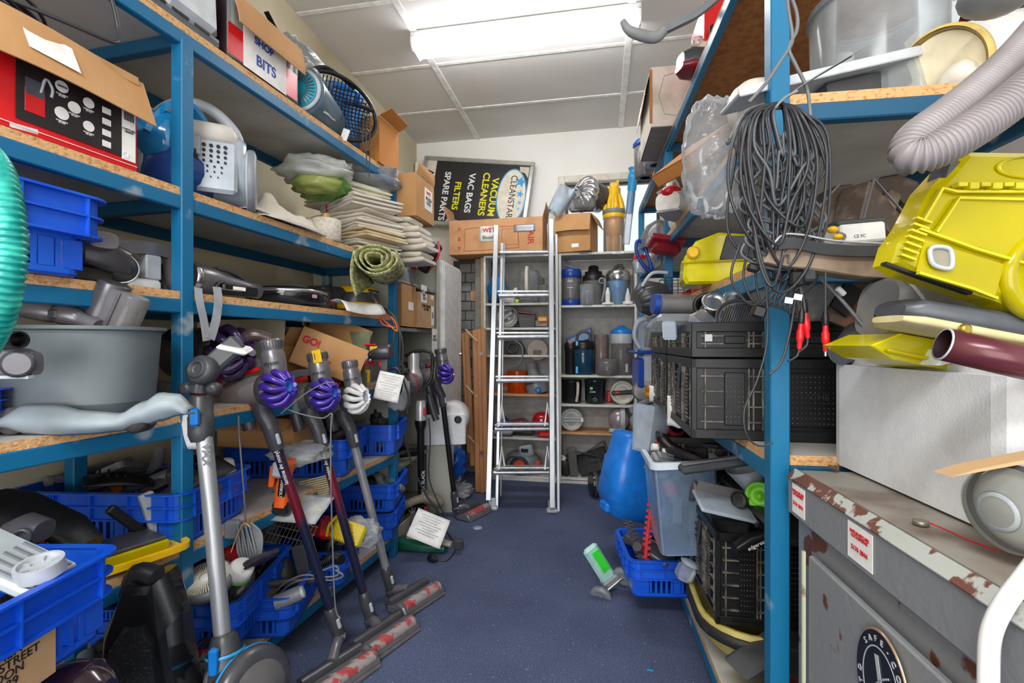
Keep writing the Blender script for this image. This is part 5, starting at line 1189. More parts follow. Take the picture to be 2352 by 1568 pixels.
# red trimmed silver upright blade
t = T('stick_vacuum', 'silver and red stick vacuum with a white lettered black pole near the cupboard', 'stick vacuum', CWF(-.575, 3.0, 0))
inv = t.matrix_world.inverted()
MB().cyl(Pq(966, 970, 2.9), Pq(968, 1150, 2.98), .022, n=18).build('black_pole', BLK, t)
text('pole_lettering', 'VAX BLADE', .028, Matrix.Translation(Pq(972, 1108, 2.93)) @ Matrix.Rotation(R_(-90), 4, 'Y'), INKW, t)
MB().at(look(Pq(966, 972, 2.9), (0, 0, 1))).lathe([(.022, -.05), (.035, .0), (.034, .02)], n=16).build('pole_collar', BLK, t)
MB().at(look(Pq(966, 965, 2.9), (0, 0, 1))).lathe([(.032, 0), (.03, .10), (.026, .12)], n=16).build('neck', mat('pearl_silver', 'd5d5d5', .25, .3), t)
MB().box(Pq(976, 945, 2.86), (.014, .03, .05), bev=.003).build('red_latch', RED, t)
MB().at(look(Pq(950, 885, 2.9), (.0, 0, 1))).lathe([(.05, 0), (.058, .03), (.052, .06), (.034, .11), (.034, .18), (.028, .20)], n=24).build('motor_body', _mats['pearl_silver'], t)
MB().at(look(Pq(935, 882, 2.82), (-.35, -1, .0), (0, 0, 1))).lathe([(.06, -.08), (.068, -.03), (.068, .012), (.056, .03), (.05, .03)], n=32).build('dust_bin', SMOKE, t)
MB().at(look(Pq(935, 882, 2.82), (-.35, -1, .0), (0, 0, 1))).lathe([(.069, -.012), (.071, -.006), (.069, 0)], n=32, caps=False).build('red_ring', RED, t)
MB().at(look(Pq(933, 882, 2.79), (-.35, -1, .0), (0, 0, 1))).box((0, 0, 0), (.028, .10, .02), bev=.006).build('bin_knob', NICK, t)
MB().tube([Pq(930, 818, 2.88), Pq(960, 806, 2.88), Pq(990, 810, 2.88), Pq(993, 840, 2.88), Pq(990, 870, 2.86), Pq(975, 890, 2.85)], .010, 8).build('loop_handle', BLK, t)
MB().tube([Pq(927, 822, 2.86), Pq(925, 840, 2.86), Pq(932, 860, 2.86)], .006, 8).build('red_trim', RED, t)
MB().box(Pq(968, 1180, 2.98), (.06, .07, .15), bev=.015).build('floor_unit', BLK, t)
MB().box(Pq(977, 1175, 2.93), (.016, .016, .06), bev=.004).build('red_pedal', RED, t)
MB().box(Pq(965, 1202, 2.95), (.14, .12, .05), bev=.015).build('floor_head', BLK, t)
cable('spare_handle', 'black stick vacuum body hanging between the silver and violet sticks', 'vacuum part', [A(985, 905, 3.0), A(992, 935, 3.0), A(1002, 965, 3.0)], .022, DGREY)
# cables strung over the sticks
for i, (pts, z, q, mt, lb) in enumerate((
        ([(548, 955), (549, 990), (556, 1080), (562, 1160), (566, 1228)], 1.50, .0028, GCORD, 'grey cord dropping from the fourth shelf to the cord bundle'),
        ([(645, 950), (700, 905), (745, 880), (765, 878)], 1.60, .0022, GCORD, 'thin grey wire stretched across the two purple cyclone sticks'),
        ([(648, 935), (690, 950), (740, 960), (762, 950), (760, 985), (760, 1100), (764, 1250), (770, 1390), (782, 1420)], 1.62, .0026, GCORD, 'grey wire drooping between the two purple cyclone sticks'),
        ([(888, 862), (905, 930), (945, 1060), (975, 1130), (1000, 1165), (1025, 1210)], 2.85, .006, CORD, 'black power cord trailing down past the silver and red stick'),
        ([(985, 960), (988, 1010), (985, 1090), (1000, 1140), (1025, 1190)], 2.9, .004, CORD, 'thin black cord trailing down beside the foam box'))):
    cable('hanging_wire', lb, 'cable', [A(x, y, z) for x, y in pts], q, mt)

# ================================================================ middle floor
t = T('floor_head', 'green rimmed carpet head under a printed sheet on the carpet', 'floor head', CWF(-.49, 2.66, .001, rz=R_(-14)))
MB().loft([(-.16, 0, .03, .03, .025), (-.12, 0, .035, .06, .035), (.02, 0, .03, .055, .028), (.13, 0, .025, .03, .02)], n=24, p=.6).build('head_shell', mat('dark_green_plastic', '1f5a48', .35), t)
MB().loft([(-.10, .01, .06, .035, .012), (.05, .01, .055, .035, .014), (.16, .01, .045, .02, .012)], n=18, p=.6).build('top_cover', mat('taupe_plastic', '9c938a', .35), t)
MB().box((.20, .01, .05), (.05, .04, .06), bev=.01).build('rear_block', DGREY, t)
p = MB(); paper(p, AF(985, 1212, 2.58, rx=R_(-42), ry=R_(22)), .19, .16, .008); flat('paper_notice', p, OFFW, 'printed sheet lying on the green carpet head', 'paper')
ln = MB().at(AF(985, 1212, 2.57, rx=R_(-42), ry=R_(22)))
for i in range(8): ln.box((.0, -.006, .055 - i * .014), (.13 - .03 * (i % 3), .0006, .002))
ln.build('printed_line', GREY, [o for o in bpy.data.objects if o.get('label') == 'printed sheet lying on the green carpet head'][0])['kind'] = 'stuff'
zf = lambda py: CH * FOC / (py - CY)
FP = lambda px, py, h=0.006: (lambda z: cw((px - CX) * z / FOC, z, h))(zf(py) * (CH - h) / CH)
t = T('power_plug', 'black mains plug and lead lying on the carpet', 'plug', FP(995, 1285))
inv = t.matrix_world.inverted()
MB().at(look(inv @ FP(992, 1282, .018), FP(1010, 1290) - FP(990, 1280), (0, 0, 1))).lathe([(.018, -.02), (.020, -.01), (.018, .015), (.008, .03), (.006, .045)], n=18).build('plug_body', BLK, t)
MB().tube([inv @ FP(*p) for p in ((1010, 1287), (1028, 1285), (1044, 1265), (1042, 1245), (1022, 1215), (1000, 1190))], .004, 8).build('plug_lead', CORD, t)
MB().box(inv @ FP(983, 1277, .02), (.016, .002, .008)).box(inv @ FP(984, 1281, .014), (.016, .002, .008)).build('plug_pin', CHROME, t)
MB().box((0, 0, 0), (.001, .001, .001))
t = T('toy_wheel', 'black rubber wheel with spoked hub on the floor by the far rack post', 'wheel', CWF(-.63, 2.98, .085))
MB().at(look(V((0, 0, 0)), (.75, -.6, .1), (0, 0, 1))).lathe([(.045, -.02), (.078, -.02), (.082, 0), (.078, .02), (.05, .02), (.045, .01)], n=32).build('tyre', BLK, t)
h = MB().at(look(V((0, 0, 0)), (.75, -.6, .1), (0, 0, 1))); h.lathe([(.02, .0), (.02, .016), (0, .018)], n=16)
for i in range(10): a = i * PI / 5; h.box((.032 * math.cos(a), .032 * math.sin(a), .010), (.04, .006, .012), rz=a)
h.build('wheel_hub', LGREY, t)
multi('orange_fitting', 'orange ribbed knob on the carpet behind the silver and red stick', 'plastic part', FP(987, 1172, .001), [('knob_body', ORANGE, MB().lathe([(.03, 0), (.034, .01), (.034, .05), (.02, .065)], n=18)), ('knob_arm', ORANGE, MB().box((.035, 0, .045), (.05, .02, .025), bev=.006))])
t = T('foam_box', 'dirty white polystyrene box on the low cupboard ledge', 'foam box', CWF(-.475, 3.36, .47, rz=R_(8)))
m2 = MB(); rwall(m2, .29, .28, .02, 0, .20, .03); rplate(m2, .27, .26, .02, 0, .03); m2.build('box_wall', FOAM, t)
MB().box((-.03, 0, -.236), (.18, .24, .46)).build('box_stand', STEEL, t)
t = T('plastic_drum', 'white plastic jerry can with black cap in the dirty foam box', 'container', CWF(-.415, 3.34, .52))
MB().at(Matrix.Rotation(R_(90), 4, 'X')).lathe([(.09, -.11), (.115, -.09), (.115, .06), (.10, .09)], Matrix.Translation((0, .115, 0)), 28).build('drum_body', WHITE, t)
MB().at(look(V((.045, -.095, .12)), (.2, -1, 0), (0, 0, 1))).lathe([(.022, 0), (.024, .01), (.024, .03), (.018, .034)], n=20).build('drum_cap', BLK, t)
for i, (px, py, lb, ry) in enumerate(((985, 935, 'black flat wand segment standing in the dirty foam box', .1), (1000, 930, 'dark grey handle segment standing in the dirty foam box', -.2))):
    flat('wand_part', MB().box((0, 0, 0), (.035, .03, .30), bev=.008), [BLK, DGREY][i], lb, 'vacuum part', AF(px, py, 3.25, ry=ry))
flat('blue_bag', bagmesh(.17, .15, .22, 51, .7, .45), mat('blue_film', '1463cf', .3, alpha=.9), 'crumpled blue plastic bag on the floor beyond the violet stick', 'plastic bag', CWF(-.44, 3.62, .13))
flat('plastic_bag', bagmesh(.20, .16, .10, 52, .7, .4), FILM, 'clear plastic bag on the floor under the blue bag', 'plastic bag', CWF(-.40, 3.6, .001))
multi('rubber_tyre', 'flat black wheel lying on the floor near the wooden steps', 'wheel', FP(1030, 1108, .001), [('tyre', BLK, MB().lathe([(.05, 0), (.075, .0), (.08, .015), (.075, .035), (.05, .035)], n=30)), ('hub', DGREY, MB().lathe([(.05, .02), (.02, .028), (0, .03)], n=24, caps=False))])
flat('plastic_scrap', crumple(MB(), .16, .12, .09, 61, 12, 10, .001, .5), FILM, 'scrap of clear plastic lying on the carpet by the violet stick', 'plastic bag', FP(1008, 1128, .002))
multi('tape_ring', 'small clear plastic disc on the carpet below the violet stick head', 'disc', FP(1097, 1213, .001), [('disc', FROST, MB().lathe([(.012, 0), (.026, 0), (.028, .006), (.02, .008)], n=24))])
flat('lint_scrap', MB().box((0, 0, .002), (.02, .006, .003)), SKY, 'tiny blue scrap on the carpet in the foreground', 'scrap', FP(1493, 1540, .001))
cable('floor_wire', 'dark cord lying beyond the wheel near the wooden steps', 'cable', [FP(1000, 1075, .1), FP(1025, 1090, .05), FP(1045, 1112), FP(1070, 1104)], .006, mat('white_cord', 'b9b6ae', .5))

# ================================================================ steps and ladder
t = T('wooden_steps', 'varnished wooden folding airer leaning beside the shelf unit', 'airer', CWF(-.27, 3.70, 0))
inv = t.matrix_world.inverted()
for i, (x0, x1, yt, yb, z) in enumerate(((1091, 1098, 757, 1130, 3.68), (1101, 1109, 755, 1132, 3.68), (1110, 1117, 754, 1130, 3.66), (1072, 1086, 762, 1070, 3.80), (1065, 1079, 764, 1040, 3.82))):
    a, b_ = inv @ A(x1, yb, z), inv @ A(x0, yt, z + .10)
    MB().at(look(a, b_ - a, (1, 0, 0))).box((0, 0, (b_ - a).length / 2), (.042, .022, (b_ - a).length), bev=.006).build('wooden_slat', WOOD, t)
for py in (772, 900, 1010): MB().cyl(inv @ A(1070, py - 15, 3.86), inv @ A(1096, py + 12, 3.72), .008, n=12).build('dowel_rung', mat('pale_dowel', 'c9ab84', .5), t)
for py in (812, 1040): MB().box(inv @ A(1105, py, 3.62), (.022, .006, .022)).build('hinge', GUN, t)
t = T('step_ladder', 'aluminium multi-purpose ladder standing in front of the shelf units', 'ladder', CWF(.02, 3.3, 0))
inv = t.matrix_world.inverted()
def rail(x0, y0, z0, x1, y1, z1, w=.036, d=.06):
    a, b_ = inv @ A(x0, y0, z0), inv @ A(x1, y1, z1); return MB().at(look(a, b_ - a, (1, 0, 0))).box((0, 0, (b_ - a).length / 2), (w, d, (b_ - a).length), bev=.003)
rail(1122, 1148, 3.30, 1140, 520, 3.70).build('side_rail', ALU, t); rail(1268, 1165, 3.24, 1265, 506, 3.66).build('side_rail', ALU, t)
rail(1141, 1168, 3.36, 1153, 560, 3.74, .022, .05).build('inner_rail', ALU, t); rail(1282, 1180, 3.30, 1277, 540, 3.72, .02, .05).build('inner_rail', ALU, t)
rail(1150, 1150, 3.62, 1158, 560, 3.78, .014, .03).build('rear_rail', ALU, t)
for y, zz in ((580, 3.68), (679, 3.60), (774, 3.54), (874, 3.47), (985, 3.40), (1085, 3.34)):
    dx = (1148 - y) / 628 * 18
    rg = MB().cyl(inv @ A(1132 + dx, y, zz), inv @ A(1262, y - 1, zz), .0155, n=14); o = rg.build('rung', ALU, t)
    if y > 600: MB().box((inv @ A(1200, y - 10, zz + .05)), (.40, .03, .012)).build('rear_rung', ALU, t)
for y, zz in ((978, 3.35), (1078, 3.29)):
    MB().box(inv @ A(1200, y - 6, zz + .04), (.37, .075, .012), bev=.003).build('foot_platform', ALU, t)
    for px in (1146, 1251):
        MB().bar([inv @ A(px, y, zz), inv @ A(px + 6, y - 52, zz + .03), inv @ A(px + 14, y - 2, zz + .06)], .012, .006, up=(0, -1, 0), smooth_path=False).build('hinge_bracket', WHITE, t)
for px, py, z in ((1130, 1168, 3.32), (1268, 1180, 3.27)): 
    p_ = inv @ A(px, py, z); MB().box((p_.x, p_.y, .012), (.075, .06, .022), bev=.006).box((p_.x, p_.y, .05), (.05, .02, .06), bev=.004).build('ladder_foot', LGREY, t)
# ================================================================ open shelf units at the back wall
YF = 3.94
def C(px, h, dy=.13):        # spot in the shelf units seen at column px, dy behind their front
    u = (px - CX) / FOC; k = (YF + dy) / (CA + u * SA); return V((k * (-SA + u * CA), YF + dy, h))
UM = mat('unit_laminate', 'd6d6cf', .5); UB = mat('unit_back', 'a9a7a2', .7); UO = mat('orange_shelf', 'cf9a68', .5)
def unit(label, x0, x1, hs, wood):
    t = T('shelf_unit', label, 'shelf unit', (( x0 + x1) / 2, YF, 0)); w = x1 - x0; D = .285
    for s in (-1, 1): MB().box((s * (w / 2 - .009), D / 2, .95), (.018, D, 1.9), bev=.001).build('side_panel', UM, t)
    MB().box((0, D - .004, .95), (w - .036, .008, 1.86)).build('back_panel', UB, t)
    MB().box((0, D / 2, 1.891), (w - .036, D, .018)).build('top_panel', UM, t)
    for h in hs:
        MB().box((0, D / 2, h - .009), (w - .036, D - .02, .018), bev=.001).build('unit_shelf', UO if h in wood else UM, t)
    MB().box((0, .03, .012), (w - .036, .02, .024)).build('plinth', UM, t)
    return t
unit('white open shelf unit behind the ladder', -.98, -.344, [1.496, 1.289, 1.059, .731, .366, .045], [.731])
unit('white open shelf unit right of the ladder', -.340, .285, [1.47, .895, .655, .425, .05], [.425])
def can(name, label, cat, px, h, prof, mt, parts=(), dy=.13, rz=0, n=28, group=None, mname='body_shell'):
    t = T(name, label, cat, Matrix.Translation(C(px, h + .0005, dy)) @ Matrix.Rotation(rz, 4, 'Z'), group)
    MB().lathe(prof, None, n).build(mname, mt, t)
    for p in parts: p[2].build(p[0], p[1], t)
    return t
L_ = lambda *a, **k: MB().lathe(list(a), None, 28, **k)
# right unit, top row
can('dust_canister', 'clear canister with royal blue lid and base, top row', 'canister', 1311, 1.47, [(.082, .05), (.084, .055), (.084, .245), (.08, .25)], SMOKE,
    [('blue_base', NAVY, L_((.078, 0), (.082, .004), (.084, .06), (.08, .065))), ('inner_cone', LGREY, L_((.03, .06), (.055, .2), (.05, .24))), ('blue_lid', NAVY, L_((.086, .235), (.09, .24), (.09, .295), (.08, .31))), ('carry_handle', NAVY, MB().bar([(-.07, 0, .30), (-.06, 0, .345), (.0, 0, .335), (.07, 0, .305)], .025, .012)), ('printed_band', OFFW, MB().box((0, -.0845, .2), (.05, .001, .004)).box((0, -.0845, .21), (.04, .001, .004)).box((0, -.0845, .15), (.05, .001, .004)))])
can('dust_canister', 'black lidded canister with green insert and grey side handle', 'canister', 1363, 1.47, [(.08, 0), (.082, .004), (.084, .22), (.08, .225)], SMOKE,
    [('green_insert', mat('sage_green', '5e8a58', .4), L_((.05, .02), (.055, .2), (.05, .21))), ('black_lid', BLK, L_((.088, .21), (.09, .22), (.088, .25), (.072, .26), (.072, .285), (.045, .29), (.04, .33), (.02, .34))), ('grey_handle', GREY, MB().tube([(.075, -.06, .205), (.095, -.08, .2), (.09, -.085, .12), (.07, -.075, .03)], .012, 10)), ('handle_eye', GREY, MB().at(look(V((.07, -.075, .2)), (0, -1, 0), (1, 0, 0))).lathe([(.016, 0), (.028, 0), (.028, .012), (.016, .012)], n=20, caps=False))])
can('dust_canister', 'clear canister with ribbed silver collar over a sky blue cone', 'canister', 1419, 1.47, [(.08, 0), (.082, .004), (.086, .21), (.084, .215)], CLEAR,
    [('blue_cone', SKY, L_((.045, .01), (.05, .08), (.078, .13), (.082, .205), (.07, .21))), ('silver_collar', CHROME, MB().lathe([(.088, .205), (.092, .215), (.092, .275), (.08, .29)], None, 40, lobes=20, ld=.02)), ('tilted_handle', GUN, MB().tube([(-.04, 0, .285), (-.01, 0, .325), (.03, 0, .33), (.045, 0, .29)], .012, 10))])
can('clear_cup', 'small clear straight cup before the green insert canister', 'cup', 1349, 1.47, [(.058, 0), (.06, .003), (.062, .17), (.058, .17), (.056, .006)], CLEAR, dy=.05)
can('white_bottle', 'slim white bottle beside the sky blue cone', 'bottle', 1396, 1.475, [(.02, 0), (.02, .10), (.012, .115), (.01, .135), (.004, .138)], WHITE, [('bottle_foot', WHITE, L_((.05, -.003), (.05, .012), (.03, .016)))], dy=.04)
can('white_bottle', 'white pointed bottle at the right end of the top row', 'bottle', 1442, 1.475, [(.022, 0), (.022, .06), (.004, .13)], WHITE, [('bottle_foot', WHITE, L_((.04, -.003), (.042, .02), (.03, .022)))], dy=.04)
# right unit, second row
t = can('twin_canister', 'black and blue twin canister with orange and cyan catches', 'canister', 1340, .895, [(.08, 0), (.088, .01), (.092, .215), (.088, .22)], mat('dark_blue_clear', '1d4560', .15, alpha=.8), [
    ('cyclone_lid', BLK, MB().lathe([(.094, .21), (.096, .22), (.096, .25), (.085, .275), (.05, .285)], None, 24, lobes=12, ld=.03)),
    ('loop_handle', DGREY, MB().tube([(-.055, -.03, .27), (-.045, -.03, .33), (.0, -.03, .36), (.05, -.03, .34), (.055, -.03, .28)], .012, 10)),
    ('small_can', BLK, MB().lathe([(.045, 0), (.048, .01), (.05, .2), (.055, .21), (.055, .26), (.04, .27)], M((-.105, -.02, 0)), 24)),
    ('orange_catch', ORANGE, MB().box((-.105, -.06, .27), (.04, .02, .02), bev=.006)), ('upper_cyan_catch', SKY, MB().box((-.05, -.088, .26), (.022, .01, .04), bev=.004)), ('lower_cyan_catch', SKY, MB().box((-.05, -.092, .04), (.022, .01, .06), bev=.004))])
multi('blue_tank', 'clear blue wedge shaped tank lying on the twin canister', 'tank', M(C(1333, 1.165, .16), ry=R_(-14)), [('wedge_tank', BCLR, MB().prism([(-.12, .0), (.10, .01), (.12, .10), (-.10, .05)], .12, M((0, -.06, 0)), bev=.008)), ('tank_rim', NAVY, MB().box((.0, -.0, .07), (.24, .13, .012), ry=-.2, bev=.004))])
can('filter_box', 'smoky brown square cup behind the clear bowl', 'cup', 1381, .895, [(.06, 0), (.06, .33), (.055, .335)], mat('brown_clear', '8b7a76', .2, alpha=.7), dy=.2, n=8)
can('clear_bowl', 'short clear round bowl at the front of the second row', 'bowl', 1395, .895, [(.085, 0), (.088, .004), (.09, .135), (.086, .135), (.084, .008)], SMOKE, dy=.06)
can('dust_canister', 'tall clear canister with glossy blue top', 'canister', 1427, .895, [(.078, 0), (.085, .005), (.085, .26), (.08, .265)], SMOKE, [
    ('grey_band', LGREY, L_((.086, .26), (.087, .265), (.087, .34), (.084, .345))), ('blue_top', BLUP, MB().lathe([(.089, .34), (.089, .365), (.05, .385), (.03, .40), (.02, .41)], M((0, 0, 0)), 28)), ('side_port', GUN, MB().at(look(V((.05, -.072, .2)), (.6, -.8, 0), (0, 0, 1))).lathe([(.012, 0), (.02, 0), (.02, .004), (.012, .004)], n=18, caps=False)), ('catch', LGREY, MB().box((.04, -.082, .06), (.02, .01, .07), bev=.004))])
# right unit, third row
can('dark_jug', 'black jug with a cream handle', 'jug', 1313, .655, [(.075, 0), (.078, .005), (.085, .18), (.087, .185), (.084, .19)], BLK, [('jug_handle', mat('cream_handle', 'cdc7ba', .4), MB().tube([(.055, -.075, .175), (.058, -.10, .15), (.055, -.10, .08), (.045, -.08, .02)], .012, 10))])
can('dark_drum', 'black drum with a green leaf mark', 'drum', 1367, .655, [(.08, 0), (.084, .006), (.088, .175), (.092, .18), (.092, .195), (.086, .2)], mat('blue_black', '1a242c', .2), [('green_mark', GREEN, MB().at(look(V((-.03, -.087, .13)), (0, -1, 0), (1, 0, 0))).lathe([(.013, 0), (.013, .003)], n=16)), ('front_knob', BLK, MB().at(look(V((.0, -.085, .04)), (0, -1, 0), (1, 0, 0))).lathe([(.022, 0), (.02, .015)], n=18))])
t_ = text('number_lettering', 'K3000', .018, Matrix.Translation((-.02, -.0895, .1)), INKW, [o for o in bpy.data.objects if o.name.startswith('dark_drum')][0])
def disc(label, px, h, r, face, parts, th=.05, dy=.06, tilt=12):
    t = T('round_lid', label, 'lid', Matrix.Translation(C(px, h, dy)) @ M((0, 0, 0), YAW * .3, R_(-tilt)))
    MB().at(look(V((0, th / 2, r)), (0, -1, 0), (1, 0, 0))).lathe([(r * .9, 0), (r, th * .2), (r, th * .75), (r * .9, th), (r * .82, th), (r * .8, th * .75), (r * .5, th * .7), (r * .45, th * .85), (0, th * .9)], n=40, caps=True).build('lid_shell', face, t)
    for n_, m_, mb in parts: mb.build(n_, m_, t)
    return t
disc('round cream lid with a black bar and red catch', 1430, .655, .098, mat('cream_lid', 'cfcdbf', .4), [('black_bar', BLK, MB().box((.0, -.035, .095), (.18, .02, .035), ry=-.08, bev=.006)), ('red_catch', RED, MB().box((-.045, -.047, .092), (.03, .01, .018), bev=.003))])
flat('red_part', MB().box((0, 0, .05), (.04, .05, .10), bev=.01), RED, 'small red block between the black drum and the cream lid', 'plastic part', C(1399, .656, .2))
disc('round grey lid with a double bar handle', 1313, .425, .095, mat('grey_lid', 'b9bab4', .4), [('bar_handle', LGREY, MB().box((0, -.03, .105), (.15, .02, .012), bev=.004).box((0, -.03, .08), (.15, .02, .012), bev=.004)), ('cream_catch', IV, MB().box((.085, -.03, .09), (.025, .03, .04), bev=.006))])
t = T('ball_helmet', 'pearl pink ball shaped canister with a grey strap', 'canister', C(1421, .4255, .08))
MB().ell((0, 0, .105), (.085, .085, .095)).build('ball_shell', mat('pearl_pink', 'b0a2a6', .25, .3), t); MB().bar([(.03, -.06, .015), (.03, -.088, .09), (.03, -.06, .18), (.03, 0, .205)], .035, .012, up=(0, -1, 0)).build('grey_strap', LGREY, t); MB().box((-.02, -.05, .02), (.12, .06, .035), bev=.01).build('ball_foot', LGREY, t)
# right unit, bottom
multi('grid_tray', 'black divided tray leaning at the bottom of the right unit', 'tray', M(C(1362, .17, .10), ry=R_(-22), rx=R_(-30)), [('tray_plate', BLK, MB().box((0, 0, 0), (.26, .012, .19), bev=.004)), ('tray_rib', DGREY, MB().box((0, -.01, 0), (.26, .008, .006)).box((-.04, -.01, 0), (.006, .008, .19)).box((.05, -.01, 0), (.006, .008, .19)))])
multi('grid_tray', 'second black tray standing behind the divided tray', 'tray', M(C(1382, .2, .17), ry=R_(-35), rx=R_(-12)), [('tray_plate', BLK, MB().box((0, 0, 0), (.16, .02, .2), bev=.004)), ('tray_rib', DGREY, MB().box((0, -.014, 0), (.16, .008, .006)))])
multi('smoky_box', 'smoky clear tall box at the bottom left of the right unit', 'box', M(C(1318, .052, .06), rz=.2, ry=R_(-5)), [('box_shell', SMOKE, MB().box((0, 0, .12), (.07, .06, .23), bev=.008)), ('inner_part', BLKD, MB().box((-.06, .03, .07), (.07, .1, .13), bev=.02))])
cable('black_lead', 'black lead with white plug over the bottom shelf contents', 'cable', [C(1298, .20, .05), C(1310, .25, .04), C(1340, .25, .05), C(1380, .22, .06), C(1402, .22, .08)], .007)
multi('wall_plug', 'white double plug at the bottom left of the right unit', 'plug', M(C(1293, .20, .05), ry=.5), [('plug_body', WHITE, MB().box((0, 0, 0), (.05, .03, .04), bev=.008)), ('plug_socket', DGREY, MB().box((-.01, -.016, .005), (.012, .002, .012)))])
multi('black_drum', 'black cylinder lying on the carpet before the right unit', 'drum', CWF(.72, 3.58, .10), [('drum_shell', mat('gloss_black3', '1d1e20', .2), MB().at(look(V((-.13, 0, 0)), (1, .1, 0), (0, 0, 1))).lathe([(.085, 0), (.09, .01), (.09, .25), (.08, .26)], n=30)), ('drum_rim', DGREY, MB().at(look(V((-.13, 0, 0)), (1, .1, 0), (0, 0, 1))).lathe([(.091, .015), (.095, .02), (.095, .04), (.091, .045)], n=30, caps=False))])
# left unit
multi('blue_tank', 'blue tank with clear blue side lying tilted in the top row behind the ladder', 'tank', M(C(1158, 1.50, .12), ry=R_(-22)), [('tank_shell', BLUP, MB().box((.02, 0, .15), (.10, .12, .20), bev=.02)), ('tank_side', BCLR, MB().box((-.05, -.02, .12), (.07, .10, .16), bev=.015)), ('tank_edge', NAVY, MB().box((-.12, 0, .12), (.02, .05, .24), bev=.008))])
can('white_jug', 'small white round jug at the ladder rail', 'jug', 1168, 1.497, [(.045, 0), (.055, .01), (.058, .07), (.045, .1), (.04, .1)], WHITE, [('jug_handle', WHITE, MB().tube([(.04, -.02, .09), (.07, -.03, .12), (.075, -.02, .07)], .010, 8)), ('lime_spot', mat('lime', 'c9e21c', .4), MB().box((.08, -.03, .015), (.03, .03, .03), bev=.006))], dy=.05)
t = can('clear_tank', 'large clear tank with a cream handle, top row behind the ladder', 'tank', 1214, 1.497, [(.085, 0), (.10, .01), (.095, .06), (.088, .20), (.09, .27), (.08, .285)], CLEAR, [('cream_handle', _mats['cream_handle'], MB().tube([(0, -.09, .30), (.0, -.12, .24), (.0, -.115, .12), (0, -.10, .09)], .017, 12)), ('inner_cup', SMOKE, L_((.04, .02), (.05, .2), (.045, .22))), ('tank_base', GUN, L_((.06, .0), (.085, .006), (.07, .03)))])
can('clear_cup', 'clear cup with black spout right of the clear tank', 'cup', 1250, 1.497, [(.05, 0), (.055, .01), (.06, .13), (.05, .15)], SMOKE, [('black_spout', BLK, MB().box((-.01, 0, .18), (.02, .03, .06), bev=.004))], dy=.1)
disc('round steel lid with a crossing strap and dark square', 1166, 1.2895, .095, mat('steel_lid', 'a9aaa6', .3, .3), [('strap', LGREY, MB().box((0, -.035, .095), (.17, .012, .025), ry=-.7, bev=.004)), ('dark_square', mat('teal_dark', '12454c', .4), MB().box((.045, -.044, .135), (.025, .006, .025), ry=-.7, bev=.003))])
multi('battery_part', 'black ribbed bucket with a red rim, second row behind the ladder', 'vacuum part', M(C(1209, 1.2895, .10), rz=.2), [('bucket', BLK, MB().prism([(-.06, 0), (.07, 0), (.08, .11), (-.085, .12)], .10, M((0, -.05, 0)), bev=.006)), ('red_rim', DRED, MB().box((.0, -.0, .125), (.15, .09, .012), ry=.12, bev=.003)), ('ribs', DGREY, MB().box((0, -.052, .08), (.12, .006, .006)).box((0, -.052, .065), (.12, .006, .006)))])
multi('orange_block', 'amber plastic block at the right of the second row behind the ladder', 'plastic part', M(C(1247, 1.2895, .1)), [('amber_case', mat('amber', 'ef9a1c', .3), MB().box((0, 0, .06), (.085, .07, .07), bev=.01)), ('clear_sleeve', SMOKE, MB().box((-.01, .01, .035), (.11, .09, .06), bev=.008))])
multi('oval_plate', 'black plate with oval centre and hanging cable, third row', 'plate', M(C(1177, 1.0595, .08)), [('plate_shell', BLK, MB().prism([(-.10, 0), (.10, 0), (.11, .05), (.07, .12), (-.07, .12), (-.11, .05)], .03, M((0, 0, 0), rx=-.15), bev=.006)), ('oval_ring', DGREY, MB().at(look(V((0, -.004, .06)), (0, -1, .15), (1, 0, 0))).lathe([(.035, 0), (.05, 0), (.052, .01), (.04, .012), (.035, .004)], n=30, caps=False)), ('cable_loop', GREY, MB().tube([(-.11, -.09, .09), (-.105, -.10, -.0), (-.07, -.10, -.075), (.0, -.10, -.10), (.07, -.10, -.075), (.105, -.10, .01), (.09, -.09, .08), (.03, -.06, .12)], .005, 8))])
multi('domed_cover', 'taupe domed cover on the third row behind the ladder', 'cover', M(C(1236, 1.0595, .1)), [('dome', mat('taupe', '92867b', .5), MB().at(Matrix.Rotation(R_(90), 4, 'X')).lathe([(.085, -.05), (.09, -.04), (.09, .04), (.085, .05)], M((0, .04, 0)), 28)), ('dome_notch', mat('taupe_dark', '5d544c', .6), MB().box((0, -.056, .02), (.07, .008, .04), bev=.004))])
can('orange_tank', 'clear orange tank on the orange shelf behind the ladder', 'tank', 1188, .7315, [(.08, 0), (.085, .01), (.09, .18), (.085, .19)], OCLR, [('tank_handle', OCLR, MB().tube([(-.07, -.03, .18), (-.10, -.05, .14), (-.095, -.05, .05)], .014, 10)), ('inner_tank', ORANGE, L_((.05, .02), (.055, .12)))])
multi('grey_cyclone', 'dark grey capped cyclone leaning on the orange shelf', 'canister', M(C(1236, .7315, .12), ry=R_(-14)), [('cyclone_body', GREY, L_((.09, .0), (.095, .07), (.085, .12), (.05, .16), (.045, .26), (.04, .265))), ('dark_band', DGREY, L_((.096, .09), (.09, .13), (.08, .14), caps=False)), ('blue_knob', BLUP, MB().at(look(V((.02, -.09, .03)), (0, -1, 0), (1, 0, 0))).lathe([(.025, 0), (.025, .01), (.015, .02)], n=20))])
